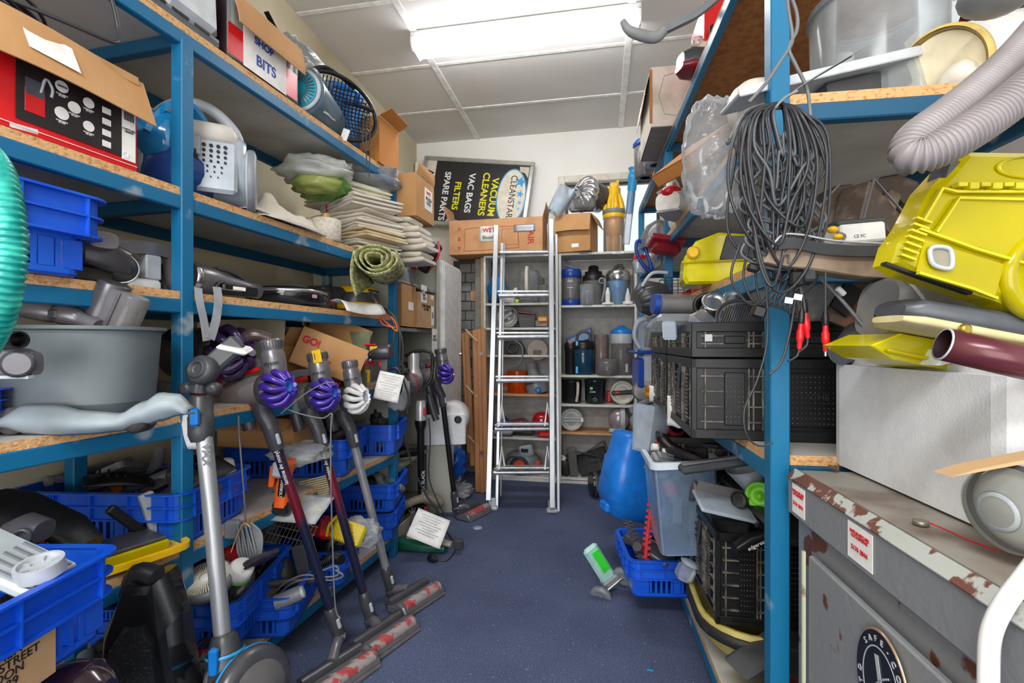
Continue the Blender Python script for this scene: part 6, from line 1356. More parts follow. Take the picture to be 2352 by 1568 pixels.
multi('blue_vacuum', 'small blue and grey vacuum nose on the fifth row behind the ladder', 'vacuum part', M(C(1157, .3665, .06)), [('nose_dome', NAVY, MB().ell((0, 0, .09), (.07, .07, .07))), ('grey_collar', LGREY, MB().box((0, 0, .04), (.17, .13, .05), bev=.02)), ('grey_latch', GREY, MB().box((.0, -.0, .16), (.03, .05, .03), bev=.006))])
multi('dark_base', 'dark maroon sole plate heap in the middle of the fifth row', 'vacuum part', M(C(1200, .3665, .1)), [('sole_plate', DRED, MB().loft([(-.11, 0, .12, .05, .01), (0, 0, .13, .09, .015), (.11, 0, .07, .05, .01)], n=18)), ('dark_core', BLKD, MB().box((0, .02, .06), (.2, .12, .10), bev=.02))])
multi('red_vacuum', 'glossy red vacuum hood at the right of the fifth row behind the ladder', 'vacuum part', M(C(1244, .3665, .08)), [('red_hood', mat('gloss_red', 'b3121f', .1, coat=.6), MB().ell((0, 0, .12), (.08, .09, .09), p=.8)), ('black_visor', BLK, MB().box((.01, -.05, .09), (.12, .06, .07), bev=.02)), ('red_foot', RED, MB().box((.03, 0, .03), (.10, .14, .05), bev=.015))])
t = T('barrel_vacuum', 'grey barrel vacuum with an orange disc on the lowest row behind the ladder', 'vacuum cleaner', M(C(1200, .046, .09)))
MB().ell((0, 0, .10), (.15, .10, .095), p=.8).build('body_shell', GREY, t); MB().at(look(V((-.01, -.095, .085)), (0, -1, 0), (1, 0, 0))).lathe([(.075, -.01), (.08, 0), (.055, .012)], n=32).build('wheel', DGREY, t)
MB().at(look(V((-.01, -.106, .085)), (0, -1, 0), (1, 0, 0))).lathe([(.05, 0), (.045, .006)], n=28).build('orange_disc', mat('red_orange', 'f2471f', .4), t); MB().box((.04, -.03, .20), (.12, .08, .10), ry=-.2, bev=.015).build('control_block', LGREY, t)
MB().box((.03, -.075, .21), (.06, .006, .03), bev=.002).build('key_pad', BLK, t); MB().box((.13, -.04, .08), (.06, .05, .09), bev=.01).build('orange_clip', _mats['red_orange'], t)
MB().tube([(-.14, -.1, .1), (-.08, -.11, .16), (.0, -.11, .15), (.1, -.11, .08), (.13, -.11, .03)], .005, 7).build('wound_cable', CORD, t)

# ================================================================ on top of the units and on the wall
t = cbox('long open carton with red line drawing and a handwritten WET note', M((-.865, 4.02, 1.905), rz=R_(-1)), .80, .28, .29, mat('tan_cardboard', 'cf9d70', .8, 0, 'c28f62', 6), [('l', .14, 72), ('r', .12, 78)], name='long_carton', cat='carton')
yy = -.1412
MB().sheet(lambda u, v: (-.055 + .15 * (u - .5), yy - .001 - .002 * math.sin(u * 6), .165 + .13 * (v - .5)), 4, 4, .0008).build('paper_note', OFFW, t)
text('note_lettering', 'WET', .05, Matrix.Translation((-.05, yy - .005, .195)), INKR, t, .001); text('note_lettering', 'Bissell', .042, Matrix.Translation((-.055, yy - .005, .135)), mat('green_ink', '1f6f63', .6), t, .0006)
m2 = MB(); P_ = [(-.24, .03), (-.26, .06), (-.26, .18), (-.22, .22), (.16, .22), (.19, .20), (.20, .06), (.16, .04)]
m2.tube([(p[0], yy, p[1]) for p in P_], .0016, 4, 3, True); m2.build('printed_outline', INKR, t)
MB().tube([(.06, yy, .07), (.06, yy, .20), (.19, yy, .20), (.20, yy, .07)], .0012, 4, 1, True, smooth_path=True).build('printed_outline', INKR, t)
text('side_lettering', 'HAIR', .075, Matrix.Translation((.30, yy - .0005, .15)) @ Matrix.Rotation(R_(-90), 4, 'Y').inverted(), INKR, t, .0006)
text('handling_mark', 'X', .04, Matrix.Translation((-.31, yy, .215)), INKR, t); text('handling_mark', 'II', .05, Matrix.Translation((-.31, yy, .13)), INKR, t, .001); text('handling_mark', 'Y', .045, Matrix.Translation((-.31, yy, .05)), INKR, t, .001)
MB().sheet(lambda u, v: (.25 + .18 * (u - .5), yy - .002, .20 + .06 * (v - .5)), 6, 4, .0006).build('silver_tape', mat('shiny_tape', 'b9bbc4', .25, .6), t)
t = cbox('half open carton with a drooping front flap above the right unit', M((-.195, 4.02, 1.902), rz=R_(-14)), .29, .24, .30, CARD, [('r', .11, -62), ('l', .05, 70)], name='flap_carton', cat='carton')
MB().sheet(lambda u, v: (.30 * (u - .5), -.125 - .035 * v, .302 - .14 * v + .006 * math.sin(u * 4)), 8, 4, .003, False).build('front_flap', CARD, t)
text('edge_lettering', 'A&KARY', .03, Matrix.Translation(C(1342, 1.887, -.02) - V(t.location)), INK, t) if False else None
MB().box((.02, -.1212, .05), (.06, .0006, .03)).build('torn_tape', OFFW, t)
# shelf edge notes
for px, bd, lb in ((1341, 'A&KARY', 'small dark lettered strip on the shelf edge below the drooping flap carton'), (1420, 'CMS1', 'small white lettered label on the shelf edge below the yellow cyclone')):
    t = T('shelf_label', lb, 'label', C(px, 1.889, -.002)); MB().box((0, 0, 0), (.09, .001, .02)).build('label_card', OFFW if 'C' in bd else LGREY, t); text('label_lettering', bd, .018, Matrix.Translation((0, -.001, 0)), INKB if 'C' in bd else INK, t)
t = T('cyclone_ball', 'chrome ribbed cyclone assembly in the drooping flap carton', 'vacuum part', A(1338, 448, 3.95))
m_ = look(V((.05, .02, 0)), (-.75, -.6, .1), (0, 0, 1))
MB().at(m_).lathe([(.10, 0), (.13, .02), (.115, .06), (.05, .10)], n=36, lobes=12, ld=.08).build('ribbed_dome', CHROME, t); motor_lobes(MB(), m_, .125, 12, .8).build('cyclone_cone', CHROME, t)
MB().at(m_).lathe([(.09, -.14), (.115, -.12), (.12, -.02), (.11, .0)], n=32).build('rear_can', GUN, t); MB().at(m_).box((.03, .04, .07), (.03, .05, .05), bev=.006).build('red_catch', RED, t); MB().at(m_).box((-.06, -.05, .02), (.03, .05, .03), bev=.006).build('red_clip', RED, t)
MB().box((-.0, -.06, -.10), (.22, .10, .10), bev=.02).build('clear_nozzle', SMOKE, t)
t = T('clear_beaker', 'clear beaker leaning left of the drooping flap carton', 'beaker', AF(1272, 490, 3.9, ry=R_(30)))
MB().lathe([(.06, 0), (.062, .004), (.085, .22), (.083, .22), (.06, .006)], None, 28, False).build('beaker_wall', FROST, t)
t = T('yellow_cyclone', 'yellow cyclone tower with clear dust bin on top of the right unit', 'vacuum part', M(C(1410, 1.9005, .10)))
MB().lathe([(.083, 0), (.086, .005), (.086, .30), (.083, .305)], None, 32).build('clear_bin', CLEAR, t)
MB().lathe([(.035, .02), (.04, .14), (.062, .15), (.064, .29), (.06, .30)], None, 28).build('inner_shroud', mat('amber_shroud', 'e39a12', .4), t)
for i in range(4): a = i * PI / 2 + .4; MB().at(Matrix.Translation((.045 * math.cos(a), .045 * math.sin(a), .02))).lathe([(.01, 0), (.014, .12)], n=10).build('inner_cone', _mats['amber_shroud'], t)
MB().lathe([(.088, .285), (.091, .29), (.091, .315), (.088, .32)], None, 32).build('yellow_ring', YEL, t); MB().lathe([(.09, .32), (.094, .325), (.094, .35), (.09, .355)], None, 32).build('grey_ring', GREY, t)
m2 = MB(); m2.lathe([(.075, .35), (.055, .45), (.055, .53), (.05, .54)], None, 28)
for i in range(8): a = i * PI / 4 + .2; m2.tube([(.074 * math.cos(a), .074 * math.sin(a), .352), (.06 * math.cos(a), .06 * math.sin(a), .43), (.035 * math.cos(a), .035 * math.sin(a), .50)], .022, 8, 4, rr=lambda t: .024 - .008 * t)
m2.build('yellow_cones', YEL, t)['kind'] = 'stuff'
MB().box((0, 0, .56), (.07, .06, .05), bev=.01).box((.03, -.0, .575), (.02, .05, .05), bev=.004).build('yellow_cap', YEL, t)
t = T('blue_tube', 'stepped sky blue tube with a clear lower pipe leaning by the window', 'pipe', AF(1438, 560, 3.86, ry=R_(6)))
MB().lathe([(.028, .0), (.032, .40), (.03, .42)], None, 20).build('clear_pipe', CLEAR, t); MB().lathe([(.026, .25), (.03, .43), (.036, .44), (.036, .52), (.04, .525), (.042, .56), (.036, .565), (.036, .60), (.044, .605), (.044, .615), (.03, .615)], None, 24).build('blue_sleeve', SKY, t)
# the sign
t = T('advertising_sign', 'black poster with yellow lettering in an aluminium snap frame lying sideways against the wall', 'sign', M(C(1088, 2.50, .20), 0, R_(-5)) @ Matrix.Rotation(R_(7.5), 4, 'Y') @ Matrix.Scale(1.1, 4))
SW, SH = .94, .58
fr = mat('snap_frame', 'b3b3ae', .35, .6)
for (cx, cz, dx, dz) in ((0, SH / 2 - .018, SW, .036), (0, -SH / 2 + .018, SW, .036), (-SW / 2 + .018, 0, .036, SH - .072), (SW / 2 - .018, 0, .036, SH - .072)):
    MB().box((cx, 0, cz), (dx, .03, dz), bev=.006).build('snap_frame', fr, t)
po = MB().box((0, .004, 0), (SW - .07, .012, SH - .07)).build('poster_sheet', mat('poster_black', '262528', .35), t)
MB().box((-SW / 2 + .075, -.0026, 0), (.08, .001, SH - .072)).build('cream_strip', mat('poster_cream', 'ddd6c4', .5), po)
R90 = Matrix.Rotation(R_(90), 4, 'Y')
for x, z, b_, sz, mt_ in ((.165, -.02, 'VACUUM', .078, INKY), (.085, .0, 'CLEANERS', .078, INKY), (-.035, .0, 'VAC BAGS', .072, INKW), (-.145, -.03, 'FILTERS', .072, INKY), (-.245, -.04, 'SPARE PARTS', .072, INKW), (-.395, .0, 'AVAILABLE', .072, INK)):
    text('poster_lettering', b_, sz, Matrix.Translation((x, -.0036, z)) @ R90, mt_, po, .0016, sx=.98)
ov = MB().at(look(V((.315, -.0028, -.005)), (0, -1, 0), (1, 0, 0)) @ Matrix.Diagonal((.52, 1, 1, 1))).lathe([(.232, 0), (.232, .0008)], n=56).build('oval_rim', SKY, po)
MB().at(look(V((.315, -.0038, -.005)), (0, -1, 0), (1, 0, 0)) @ Matrix.Diagonal((.50, 1, 1, 1))).lathe([(.222, 0), (.222, .0008)], n=56).build('oval_field', _mats['poster_cream'], po)
text('oval_lettering', 'CLEANSTAR', .075, Matrix.Translation((.318, -.0052, -.005)) @ R90, INK, po, 0, sx=.86)
def star(x, z, q): return MB().at(M((x, -.0052, z), 0)).prism([(q * (1 if i % 2 == 0 else .42) * math.sin(i * PI / 5 + .2), q * (1 if i % 2 == 0 else .42) * math.cos(i * PI / 5 + .2)) for i in range(10)], .001)
for x, z, q in ((.375, .12, .052), (.385, .02, .034), (.388, -.05, .022), (.388, -.10, .014)): star(x, z, q).build('poster_star', SKY, po)
MB().at(M((-.12, -.0045, -.235))).prism([(-.09, -.02), (.10, -.022), (.12, .005), (.05, -.006), (0, .002), (-.07, .012)], .001).build('torn_patch', mat('torn_cream', 'cfc8b2', .8), po)
MB().at(M((.40, -.0045, .215))).prism([(-.05, .03), (.03, .03), (.03, -.06), (.0, -.02), (-.04, -.01)], .001).build('torn_patch', _mats['torn_cream'], po)
# wall rails
t = T('wall_rail', 'pair of grey rails fixed high on the back wall behind the boxes', 'rail', (-1.45, YB, 2.72))
MB().box((.05, -.05, .04), (.55, .03, .035), bev=.004).build('grey_rail', GREY, t); MB().box((.08, -.05, -.03), (.5, .03, .03), bev=.004).build('grey_rail', GREY, t); MB().box((.06, -.035, .005), (.5, .02, .02), bev=.003).build('cream_rail', IV, t)
MB().box((-.2, -.05, .03), (.07, .09, .16), bev=.012).build('rail_bracket', WHITE, t)

# ================================================================ steel cupboard at the left
t = T('steel_cupboard', 'grey steel open cupboard of boxed parts beyond the left rack', 'cupboard', (-1.38, 2.86, 0)); w = .48
MB().box((0, -.375, .915), (w, .02, 1.83), bev=.003).build('side_panel', STEEL, t); MB().box((0, .375, .915), (w, .02, 1.83), bev=.003).build('side_panel', STEEL, t)
MB().box((-w / 2 + .006, 0, .915), (.01, .74, 1.83)).build('back_panel', OLIVE, t); MB().box((0, 0, 1.82), (w, .77, .025), bev=.004).build('top_panel', STEEL, t)
for s in (-1, 1): MB().box((w / 2 + .004, s * .365, .915), (.012, .035, 1.83), bev=.003).build('door_frame', STEEL, t)
for h in (1.53, 1.25, .97, .44, .10): MB().box((0, 0, h - .012), (w - .02, .73, .024), bev=.003).build('cupboard_shelf', mat('worn_steel_shelf', '9c9a90', .5, .1, '7d776a', 12, (.5, .7)), t)
MB().box((w / 2 - .01, 0, .05), (.02, .75, .10)).build('kick_board', mat('beige_board', 'b7ad97', .6), t)
XC = lambda y, h, x=-1.14: (x, y, h)
t = cbox('brown carton on top of the steel cupboard with a handwritten white note', M((-1.10, 2.555, 1.84), rz=R_(-2)), .26, .25, .235, CARD, [('r', .06, 80)], name='wash_carton', cat='carton')
MB().box((.131, .04, .13), (.001, .11, .12)).build('paper_note', OFFW, t); fc = lambda y, z: Matrix.Translation((.1325, y, z)) @ Matrix.Rotation(R_(90), 4, 'Z')
text('note_lettering', 'WET', .03, fc(.04, .165), INKR, t); text('note_lettering', 'WASH\nVAX', .03, fc(.04, .12), INK, t)
flat('plastic_bag', bagmesh(.2, .2, .10, 71, .7, .4), FILM, 'clear film sticking out of the carton on the steel cupboard', 'plastic bag', (-1.10, 2.57, 2.01))
t = cbox('carton marked WET SURROUNDS & CABS on the cupboard shelf', M((-1.22, 2.99, 1.252), rz=R_(0)), .19, .27, .235, CARD3, closed=True, name='surrounds_carton', cat='carton')
fc2 = lambda y, z: Matrix.Translation((.0962, y, z)) @ Matrix.Rotation(R_(90), 4, 'Z')
text('marker_lettering', 'WET', .03, fc2(-.05, .19), INK, t); text('marker_lettering', 'SURROUNDS\n& CABS', .026, fc2(-.02, .135), INK, t)
lb_ = MB().box((.0955, .10, .09), (.001, .05, .13)).build('arrow_label', OFFW, t); text('arrow_mark', 'II', .06, fc2(.10, .09), INK, lb_, .001)
MB().box((.0955, .09, .215), (.001, .05, .03)).build('small_label', OFFW, t)
cbox('tall plain carton left of the SURROUNDS carton', M((-1.24, 2.73, 1.252)), .19, .22, .26, CARD, closed=True)
MB().box((.0962, .03, .13), (.001, .08, .05)).build('white_label', OFFW, [o for o in bpy.data.objects if o.get('label', '').startswith('tall plain carton')][0])
for i, (y, h, bd, lb) in enumerate(((2.93, 1.525, 'WET AND\nDRY', 'white note reading WET AND DRY hanging from the upper cupboard shelf'), (3.13, 1.24, 'WET\nWASH', 'long white note hanging from the middle cupboard shelf'))):
    t = T('paper_note', lb, 'note', M((-1.125, y, h))); MB().box((0, 0, -.05 - .03 * i), (.001, .10, .11 + .08 * i)).build('note_sheet', OFFW, t)
    text('note_lettering', bd, .028, Matrix.Translation((.0015, 0, -.05)) @ Matrix.Rotation(R_(90), 4, 'Z'), INK, t)
multi('sealer_tool', 'black tool with a red lever in the top of the steel cupboard', 'tool', AF(988, 592, 2.95, ry=R_(30)), [('tool_body', BLK, MB().box((0, 0, 0), (.07, .05, .20), bev=.012)), ('red_lever', RED, MB().bar([(.0, -.03, .11), (.045, -.035, .04), (.045, -.03, -.06)], .012, .01, up=(0, -1, 0))), ('red_knob', RED, MB().box((-.06, 0, -.1), (.05, .03, .025), bev=.006))])
multi('grey_hood', 'grey pleated hood on the upper cupboard shelf', 'vacuum part', M((-1.22, 2.80, 1.532)), [('hood', GREY, MB().lathe([(.07, 0), (.065, .06), (.03, .13)], None, 20, lobes=10, ld=.05))])
multi('grey_canister', 'grey ribbed canister right of the SURROUNDS carton', 'canister', M((-1.19, 3.19, 1.252)), [('canister_body', SMOKE, MB().lathe([(.04, 0), (.042, .12), (.04, .125)], None, 20)), ('canister_cap', GREY, MB().lathe([(.042, .125), (.045, .13), (.035, .19)], None, 20))])
for i, (y, kd, mt_, h) in enumerate(((2.60, 'floor_nozzle', BLKD, .975), (2.75, 'motor_can', GREY, .975), (2.9, 'hose_stub', BLK, .975), (3.05, 'cyclone_cone', SMOKE, .975), (3.15, 'cover_panel', DGREY, .975), (2.6, 'wheel_hub', BLKD, .105), (2.85, 'elbow_duct', GREY, .105), (2.85, 'floor_nozzle', BLK, .445), (2.65, 'battery_block', GREY, .445))):
    flat(kd, junk(kd, random.Random(i)), mt_, '%s %s on the %s shelf of the steel cupboard' % (['dusty black', 'grey', 'black', 'smoky clear', 'dark grey', 'small dusty', 'grey', 'black', 'mid grey'][i], JN[kd][0], {.975: 'waist high', .105: 'lowest', .445: 'knee high'}[h]), JN[kd][1], M((-1.22, y, h), rz=i), None)
hose('beige ribbed hose coiled at the foot of the steel cupboard', [V((-1.2, 2.7, .16)), V((-1.08, 2.78, .2)), V((-1.02, 2.9, .13)), V((-1.06, 3.0, .13)), V((-1.15, 2.98, .17))], .025, mat('beige_hose', '8f8676', .6), .012)
t = T('white_cabinet', 'tall white cabinet with a lock beyond the steel cupboard', 'cabinet', (-1.38, 3.53, 0))
MB().box((0, 0, .88), (.50, .44, 1.76), bev=.004).build('cabinet_body', WHITE, t); MB().box((.257, 0, .89), (.014, .42, 1.70), bev=.003).build('cabinet_door', WHITE, t)
MB().at(look(V((.264, .17, 1.07)), (1, 0, 0), (0, 1, 0))).lathe([(.014, 0), (.014, .01), (.006, .02)], n=16).build('door_lock', CHROME, t)
t = T('pinned_note', 'small buff note pinned to the grey blocks beside the white cabinet', 'note', (-1.11, YB - .113, 1.58)); MB().box((0, 0, 0), (.07, .001, .09)).build('note_sheet', CARD3, t)
# ================================================================ right rack, top shelf
K1, K2, K3, K4, K5 = 2.175, 1.70, 1.345, .905, .12
t = cbox('worn white carton overhanging the top right shelf', RR.f(1.425, .13, K1 + .001), .44, .43, .285, mat('dirty_white_card', 'd9d2c6', .8, 0, 'bfb5a5', 5, bump=.06), [('l', .13, -78)], name='white_carton', cat='carton')
MB().box((0, 0, .001), (.43, .42, .003)).build('carton_bottom', mat('grey_board', '8c8682', .85), t)
m2 = MB(); P_ = [(-.16, .06), (.05, .06), (.05, .24), (-.16, .24)]; m2.tube([(p[0], -.2165, p[1]) for p in P_], .0015, 4, 2, True); m2.build('printed_outline', mat('faded_green', '9fb0a8', .8), t)
MB().bar([(-.222, -.218, .27), (-.222, -.219, .1), (-.222, -.218, .02)], .012, .006, up=(0, -1, 0)).build('torn_edge', mat('torn_brown', 'a8703c', .9), t)
t = T('floor_head', 'black floor head with a dark red sole above the right rack beam', 'floor head', RR.f(.80, .05, K1 + .003, rz=R_(20)))
MB().loft([(-.10, 0, .045, .03, .03), (-.07, 0, .05, .055, .04), (.05, 0, .06, .05, .045), (.10, 0, .09, .03, .03), (.13, 0, .12, .02, .02)], n=26, p=.7).build('head_shell', mat('satin_black', '3c3e42', .3), t)
MB().loft([(-.105, 0, .022, .03, .012), (-.07, 0, .02, .058, .018), (.06, 0, .02, .055, .018), (.10, 0, .022, .03, .012)], n=24, p=.7).build('red_sole', DRED, t)
flat('clear_wrap', bagmesh(.16, .14, .16, 81, .7, .4), FILM, 'clear wrap bunched behind the black and red floor head', 'plastic bag', RR.f(.95, .1, K1 + .08))
t = cbox('red carton at the top of the picture above the grey handle', RR.f(1.02, .20, K1 + .001), .25, .24, .36, RED, closed=True, name='red_box', cat='carton')
MB().box((-.05, -.14, .20), (.12, .03, .1), bev=.01).build('black_block', BLK, t)
flat('white_pack', MB().box((0, 0, .1), (.18, .18, .2), bev=.01), mat('yellowed_pack', 'd3c7b4', .6), 'yellowed white pack between the floor head and the red carton', 'box', RR.f(.98, .15, K1 + .001))
t = T('curved_handle', 'grey curved hose handle sticking out over the aisle at the top', 'handle', A(1540, 70, 1.62))
inv = t.matrix_world.inverted(); Pq = lambda px, py, z: inv @ A(px, py, z)
MB().bar([Pq(1655, -12, 1.62), Pq(1600, 32, 1.62), Pq(1555, 55, 1.61), Pq(1520, 72, 1.6)], .026, .022, up=(0, 0, 1)).build('straight_grip', GREY, t)
MB().tube([Pq(1525, 70, 1.6), Pq(1505, 86, 1.6), Pq(1470, 80, 1.59), Pq(1443, 68, 1.58), Pq(1430, 48, 1.58)], .018, 14, rr=lambda u: .016 + .005 * math.sin(PI * u) - .006 * u).build('hooked_end', mat('rubber_grey', '8e8f90', .6), t)
for px, b, z0, cap, lb in ((1482, -.03, 0, NAVY, 'clear canister with blue-black cap on the far end of the top right shelf'), (1505, .0, 0, OFFW, 'cream clear canister beside the capped one on the top right shelf')):
    F = on(RR, px, b, K1 + .001)
    multi('dust_canister', lb, 'canister', F, [('canister_wall', SMOKE if cap is NAVY else FROST, MB().lathe([(.06, 0), (.065, .01), (.07, .18), (.066, .185)], None, 26)), ('cap', cap, MB().lathe([(.06, .18), (.072, .19), (.07, .215), (.05, .235)], None, 24, lobes=12, ld=.05)), ('inner_cone', DGREY if cap is NAVY else LGREY, MB().lathe([(.03, .0), (.045, .06), (.04, .09)], None, 18))])

# ================================================================ right rack, second shelf
t = T('clear_bin', 'large round clear tub with a side lug on the second shelf', 'tub', RR.f(.22, .33, K2 + .001))
MB().lathe([(.135, 0), (.14, .004), (.145, .30), (.150, .305), (.150, .315), (.142, .315), (.138, .30), (.132, .01)], None, 44, False, True).build('tub_wall', CLEAR, t)
MB().lathe([(.14, .298), (.151, .30), (.151, .306), (.14, .308)], None, 44, False).build('tub_rim', GREY, t)
MB().prism([(0, .20), (.0, .29), (.035, .29), (.04, .27), (.02, .21)], .02, M((.14, -.03, 0)), bev=.003).build('side_lug', mat('pale_lug', 'cfd6da', .3), t)
MB().lathe([(.05, 0), (.055, .2), (.05, .21)], M((.02, .03, .002)), 20, lobes=20, ld=.04).build('ribbed_insert', SMOKE, t); MB().box((-.10, -.02, .09), (.05, .08, .17), bev=.01).build('white_block', WHITE, t)
multi('white_lid', 'ivory rounded cover left of the near right post', 'cover', RR.f(.16, .03, K2 + .001, rz=.2), [('cover_shell', mat('ivory', 'e9e3d6', .4), MB().ell((0, 0, .05), (.075, .06, .06), p=.8)), ('cover_clip', LGREY, MB().box((.05, -.05, .05), (.015, .01, .04), bev=.003))])
t = T('grey_tray', 'long grey shallow tray lying across the end of the second shelf', 'tray', AF(1915, 196, 1.12, ry=R_(-13)))
MB().box((0, 0, .012), (.50, .10, .010), bev=.003).build('tray_plate', LGREY, t); MB().box((.0, -.05, .014), (.50, .006, .022), bev=.002).build('tray_rail', mat('pale_rail', 'c9ced4', .3), t)
MB().box((.10, .01, -.02), (.26, .06, .045), bev=.004).build('dark_housing', DGREY, t); MB().box((.258, 0, .012), (.02, .05, .02), bev=.003).build('end_lug', DGREY, t)
t = T('yellow_drum', 'white drum lying on its side with a pale yellow rim', 'drum', AF(2180, 150, 1.02) @ Matrix.Scale(.88, 4))
ax = look(V((0, .03, 0)), (1, .35, .33), (0, 0, 1))
MB().at(ax).lathe([(.098, 0), (.104, .006), (.104, .02), (.096, .024), (.09, .022), (.088, .012)], n=44, caps=False).build('yellow_rim', mat('pale_yellow', 'f0d27a', .35), t)
MB().at(ax).lathe([(.092, .008), (.098, .02), (.115, .3), (.12, .42), (.10, .44)], n=44, caps=False).build('drum_wall', WHITE, t); MB().at(ax).lathe([(.086, .06), (.088, .012)], n=40).build('drum_liner', mat('cream_liner', 'efe3c4', .5), t)
MB().at(look(V((.02, .0, -.03)), (.3, -.9, .2), (0, 0, 1))).lathe([(.02, -.03), (.035, .0), (.03, .03), (.012, .04)], n=24).build('inner_spout', mat('ivory', 'e9e3d6', .4), t)
multi('yellow_bracket', 'amber plastic rail under the grey hose', 'plastic part', AF(2290, 205, .92, ry=R_(-28)), [('rail', mat('amber_rail', 'e2a817', .35), MB().box((0, 0, 0), (.18, .05, .035), bev=.006))])
multi('red_cushion', 'shiny dark red folded sheet behind the white drum', 'cover', AF(2255, 42, 1.42, ry=R_(-20)), [('folded_sheet', mat('maroon_vinyl', '8c1a22', .25), MB().box((0, 0, 0), (.22, .16, .05), bev=.012)), ('sheet_edge', DRED, MB().box((-.105, -.07, .0), (.03, .03, .07), bev=.006))])
multi('grey_dome', 'grey domed part at the top right corner', 'vacuum part', AF(2280, -2, .9, ry=.2), [('dome', GREY, MB().ell((0, 0, 0), (.055, .05, .022)))])
hose('thick grey corrugated hose bent back on itself at the upper right', [A(2480, -40, .66), A(2352, 110, .645), A(2270, 190, .63), A(2180, 262, .62), A(2105, 318, .615), A(2092, 352, .61), A(2130, 352, .60), A(2200, 318, .59), A(2290, 258, .585), A(2375, 190, .58), A(2480, 105, .575)], .0212, mat('pearl_hose', '8f898b', .4), .0052, amp=.12, n=28)

# ================================================================ right rack, hanging things and third shelf
flat('clear_bag', bagmesh(.17, .12, .34, 91, .6, .17, 40, 34), mat('bag_film', 'e3e6ea', .08, alpha=.16, bump=.6, bscale=14), 'large clear plastic bag hanging left of the cable bundle', 'plastic bag', A(1640, 500, 1.36))
t = cbox('brown cardboard sleeve sticking out behind the hanging clear bag', AF(1600, 372, 1.72, ry=R_(-38), rz=.3), .23, .20, .05, CARD2, closed=True, name='cardboard_sleeve')
MB().box((0, -.103, .025), (.22, .002, .045)).build('worn_side', mat('worn_brown', '9b8070', .8, 0, '7a5b4a', 20, (.45, .6)), t)
# yellow bin behind the bag
t = T('dust_box', 'clear yellow dust box with black panel on the third shelf', 'dust box', on(RR, 1660, .05, K3 + .001, rz=R_(-6)))
MB().prism([(-.13, .02), (-.12, .0), (.14, .0), (.14, .145), (-.02, .165), (-.09, .14), (-.125, .09)], .16, M((0, -.06, 0)), bev=.012).build('yellow_case', mat('solid_yellow_clear', 'e6da10', .15, alpha=.8), t)
MB().prism([(-.02, .075), (.14, .06), (.14, .14), (-.0, .15)], .01, M((0, -.068, 0)), bev=.002).build('black_panel', mat('panel_black', '23262c', .3), t)
MB().at(look(V((-.10, -.065, .10)), (0, -1, 0), (1, 0, 0))).lathe([(.02, 0), (.02, .01), (.014, .014)], n=20).build('yellow_boss', YEL, t); MB().box((0, -.066, .07), (.27, .01, .006), bev=.002).build('seam_rib', YCLR, t)
# far bay clutter
multi('red_iron', 'white and red steam iron on the second shelf of the far bay', 'iron', on(RR, 1548, -.02, K2 + .001, rz=R_(65)), [('iron_body', WHITE, MB().loft([(-.10, 0, .04, .05, .04), (-.03, 0, .06, .06, .055), (.06, 0, .05, .05, .04), (.12, 0, .03, .02, .02)], n=22)), ('red_window', mat('gloss_red2', 'c4202c', .12), MB().ell((-.03, .0, .085), (.085, .05, .035))), ('iron_handle', WHITE, MB().tube([(-.08, 0, .09), (-.05, 0, .14), (.03, 0, .145), (.07, 0, .10)], .014, 10)), ('red_button', RED, MB().box((.0, 0, .158), (.04, .02, .012), bev=.004)), ('sole_plate', LGREY, MB().loft([(-.10, 0, .005, .05, .005), (.05, 0, .005, .05, .005), (.14, 0, .005, .01, .005)], n=18))])
flat('tape_strip', MB().at(Matrix.Identity(4)).bar([(0, 0, 0), (.05, -.005, -.075), (.105, -.02, -.155)], .035, .001, up=(.2, -1, 0)), mat('grey_tape', '8d9095', .4, .2), 'grey tape strip stuck across the middle post of the right rack', 'tape', A(1514, 437, 2.2))
multi('bread_roll_lid', 'clear rounded cover leaning at the window end of the far bay', 'cover', RR.f(1.72, .02, K2 + .001), [('cover_shell', SMOKE, MB().lathe([(.10, 0), (.10, .06), (.07, .13), (.02, .16)], None, 26))])
t = T('grid_tray', 'dark red grid tray on the shelf edge of the far bay', 'tray', AF(1530, 560, 2.32, rx=R_(-20), ry=R_(8)))
MB().box((0, 0, 0), (.16, .10, .012), bev=.003).build('tray_plate', mat('rose_red', '9c2c3a', .35), t); m2 = MB()
for i in range(7): m2.box((-.07 + i * .0233, 0, .012), (.003, .10, .016))
for j in range(4): m2.box((0, -.045 + j * .03, .012), (.16, .003, .016))
m2.build('tray_grid', _mats['rose_red'], t); MB().box((.0, -.0, -.03), (.13, .07, .05), bev=.015).build('tray_bowl', DRED, t)
multi('blue_iron', 'clear tank with a bright blue loop handle at the far post', 'tank', AF(1488, 588, 2.75, ry=R_(-8)), [('loop_handle', NAVY, MB().tube([(-.05, 0, .09), (-.06, 0, .02), (-.02, 0, -.07), (.01, 0, -.08), (.0, 0, .0), (-.02, 0, .08)], .011, 9, 6, True)), ('clear_tank', CLEAR, MB().ell((.045, .02, .01), (.05, .06, .09))), ('yellow_plug', YEL, MB().box((.0, 0, .115), (.03, .03, .03), bev=.006))])
multi('white_cup', 'white cup with a red cap low at the far post', 'cup', AF(1470, 612, 2.95), [('cup_body', FROST, MB().lathe([(.03, -.04), (.045, .03), (.04, .04)], None, 20)), ('red_cap', RED, MB().lathe([(.04, .04), (.042, .06), (.03, .07)], None, 20))])
multi('white_cover', 'white plastic shell behind the dark red grid tray', 'cover', RR.f(1.35, .1, K2 + .001, rz=.5), [('cover_shell', WHITE, MB().ell((0, 0, .06), (.09, .07, .06), p=.8))])
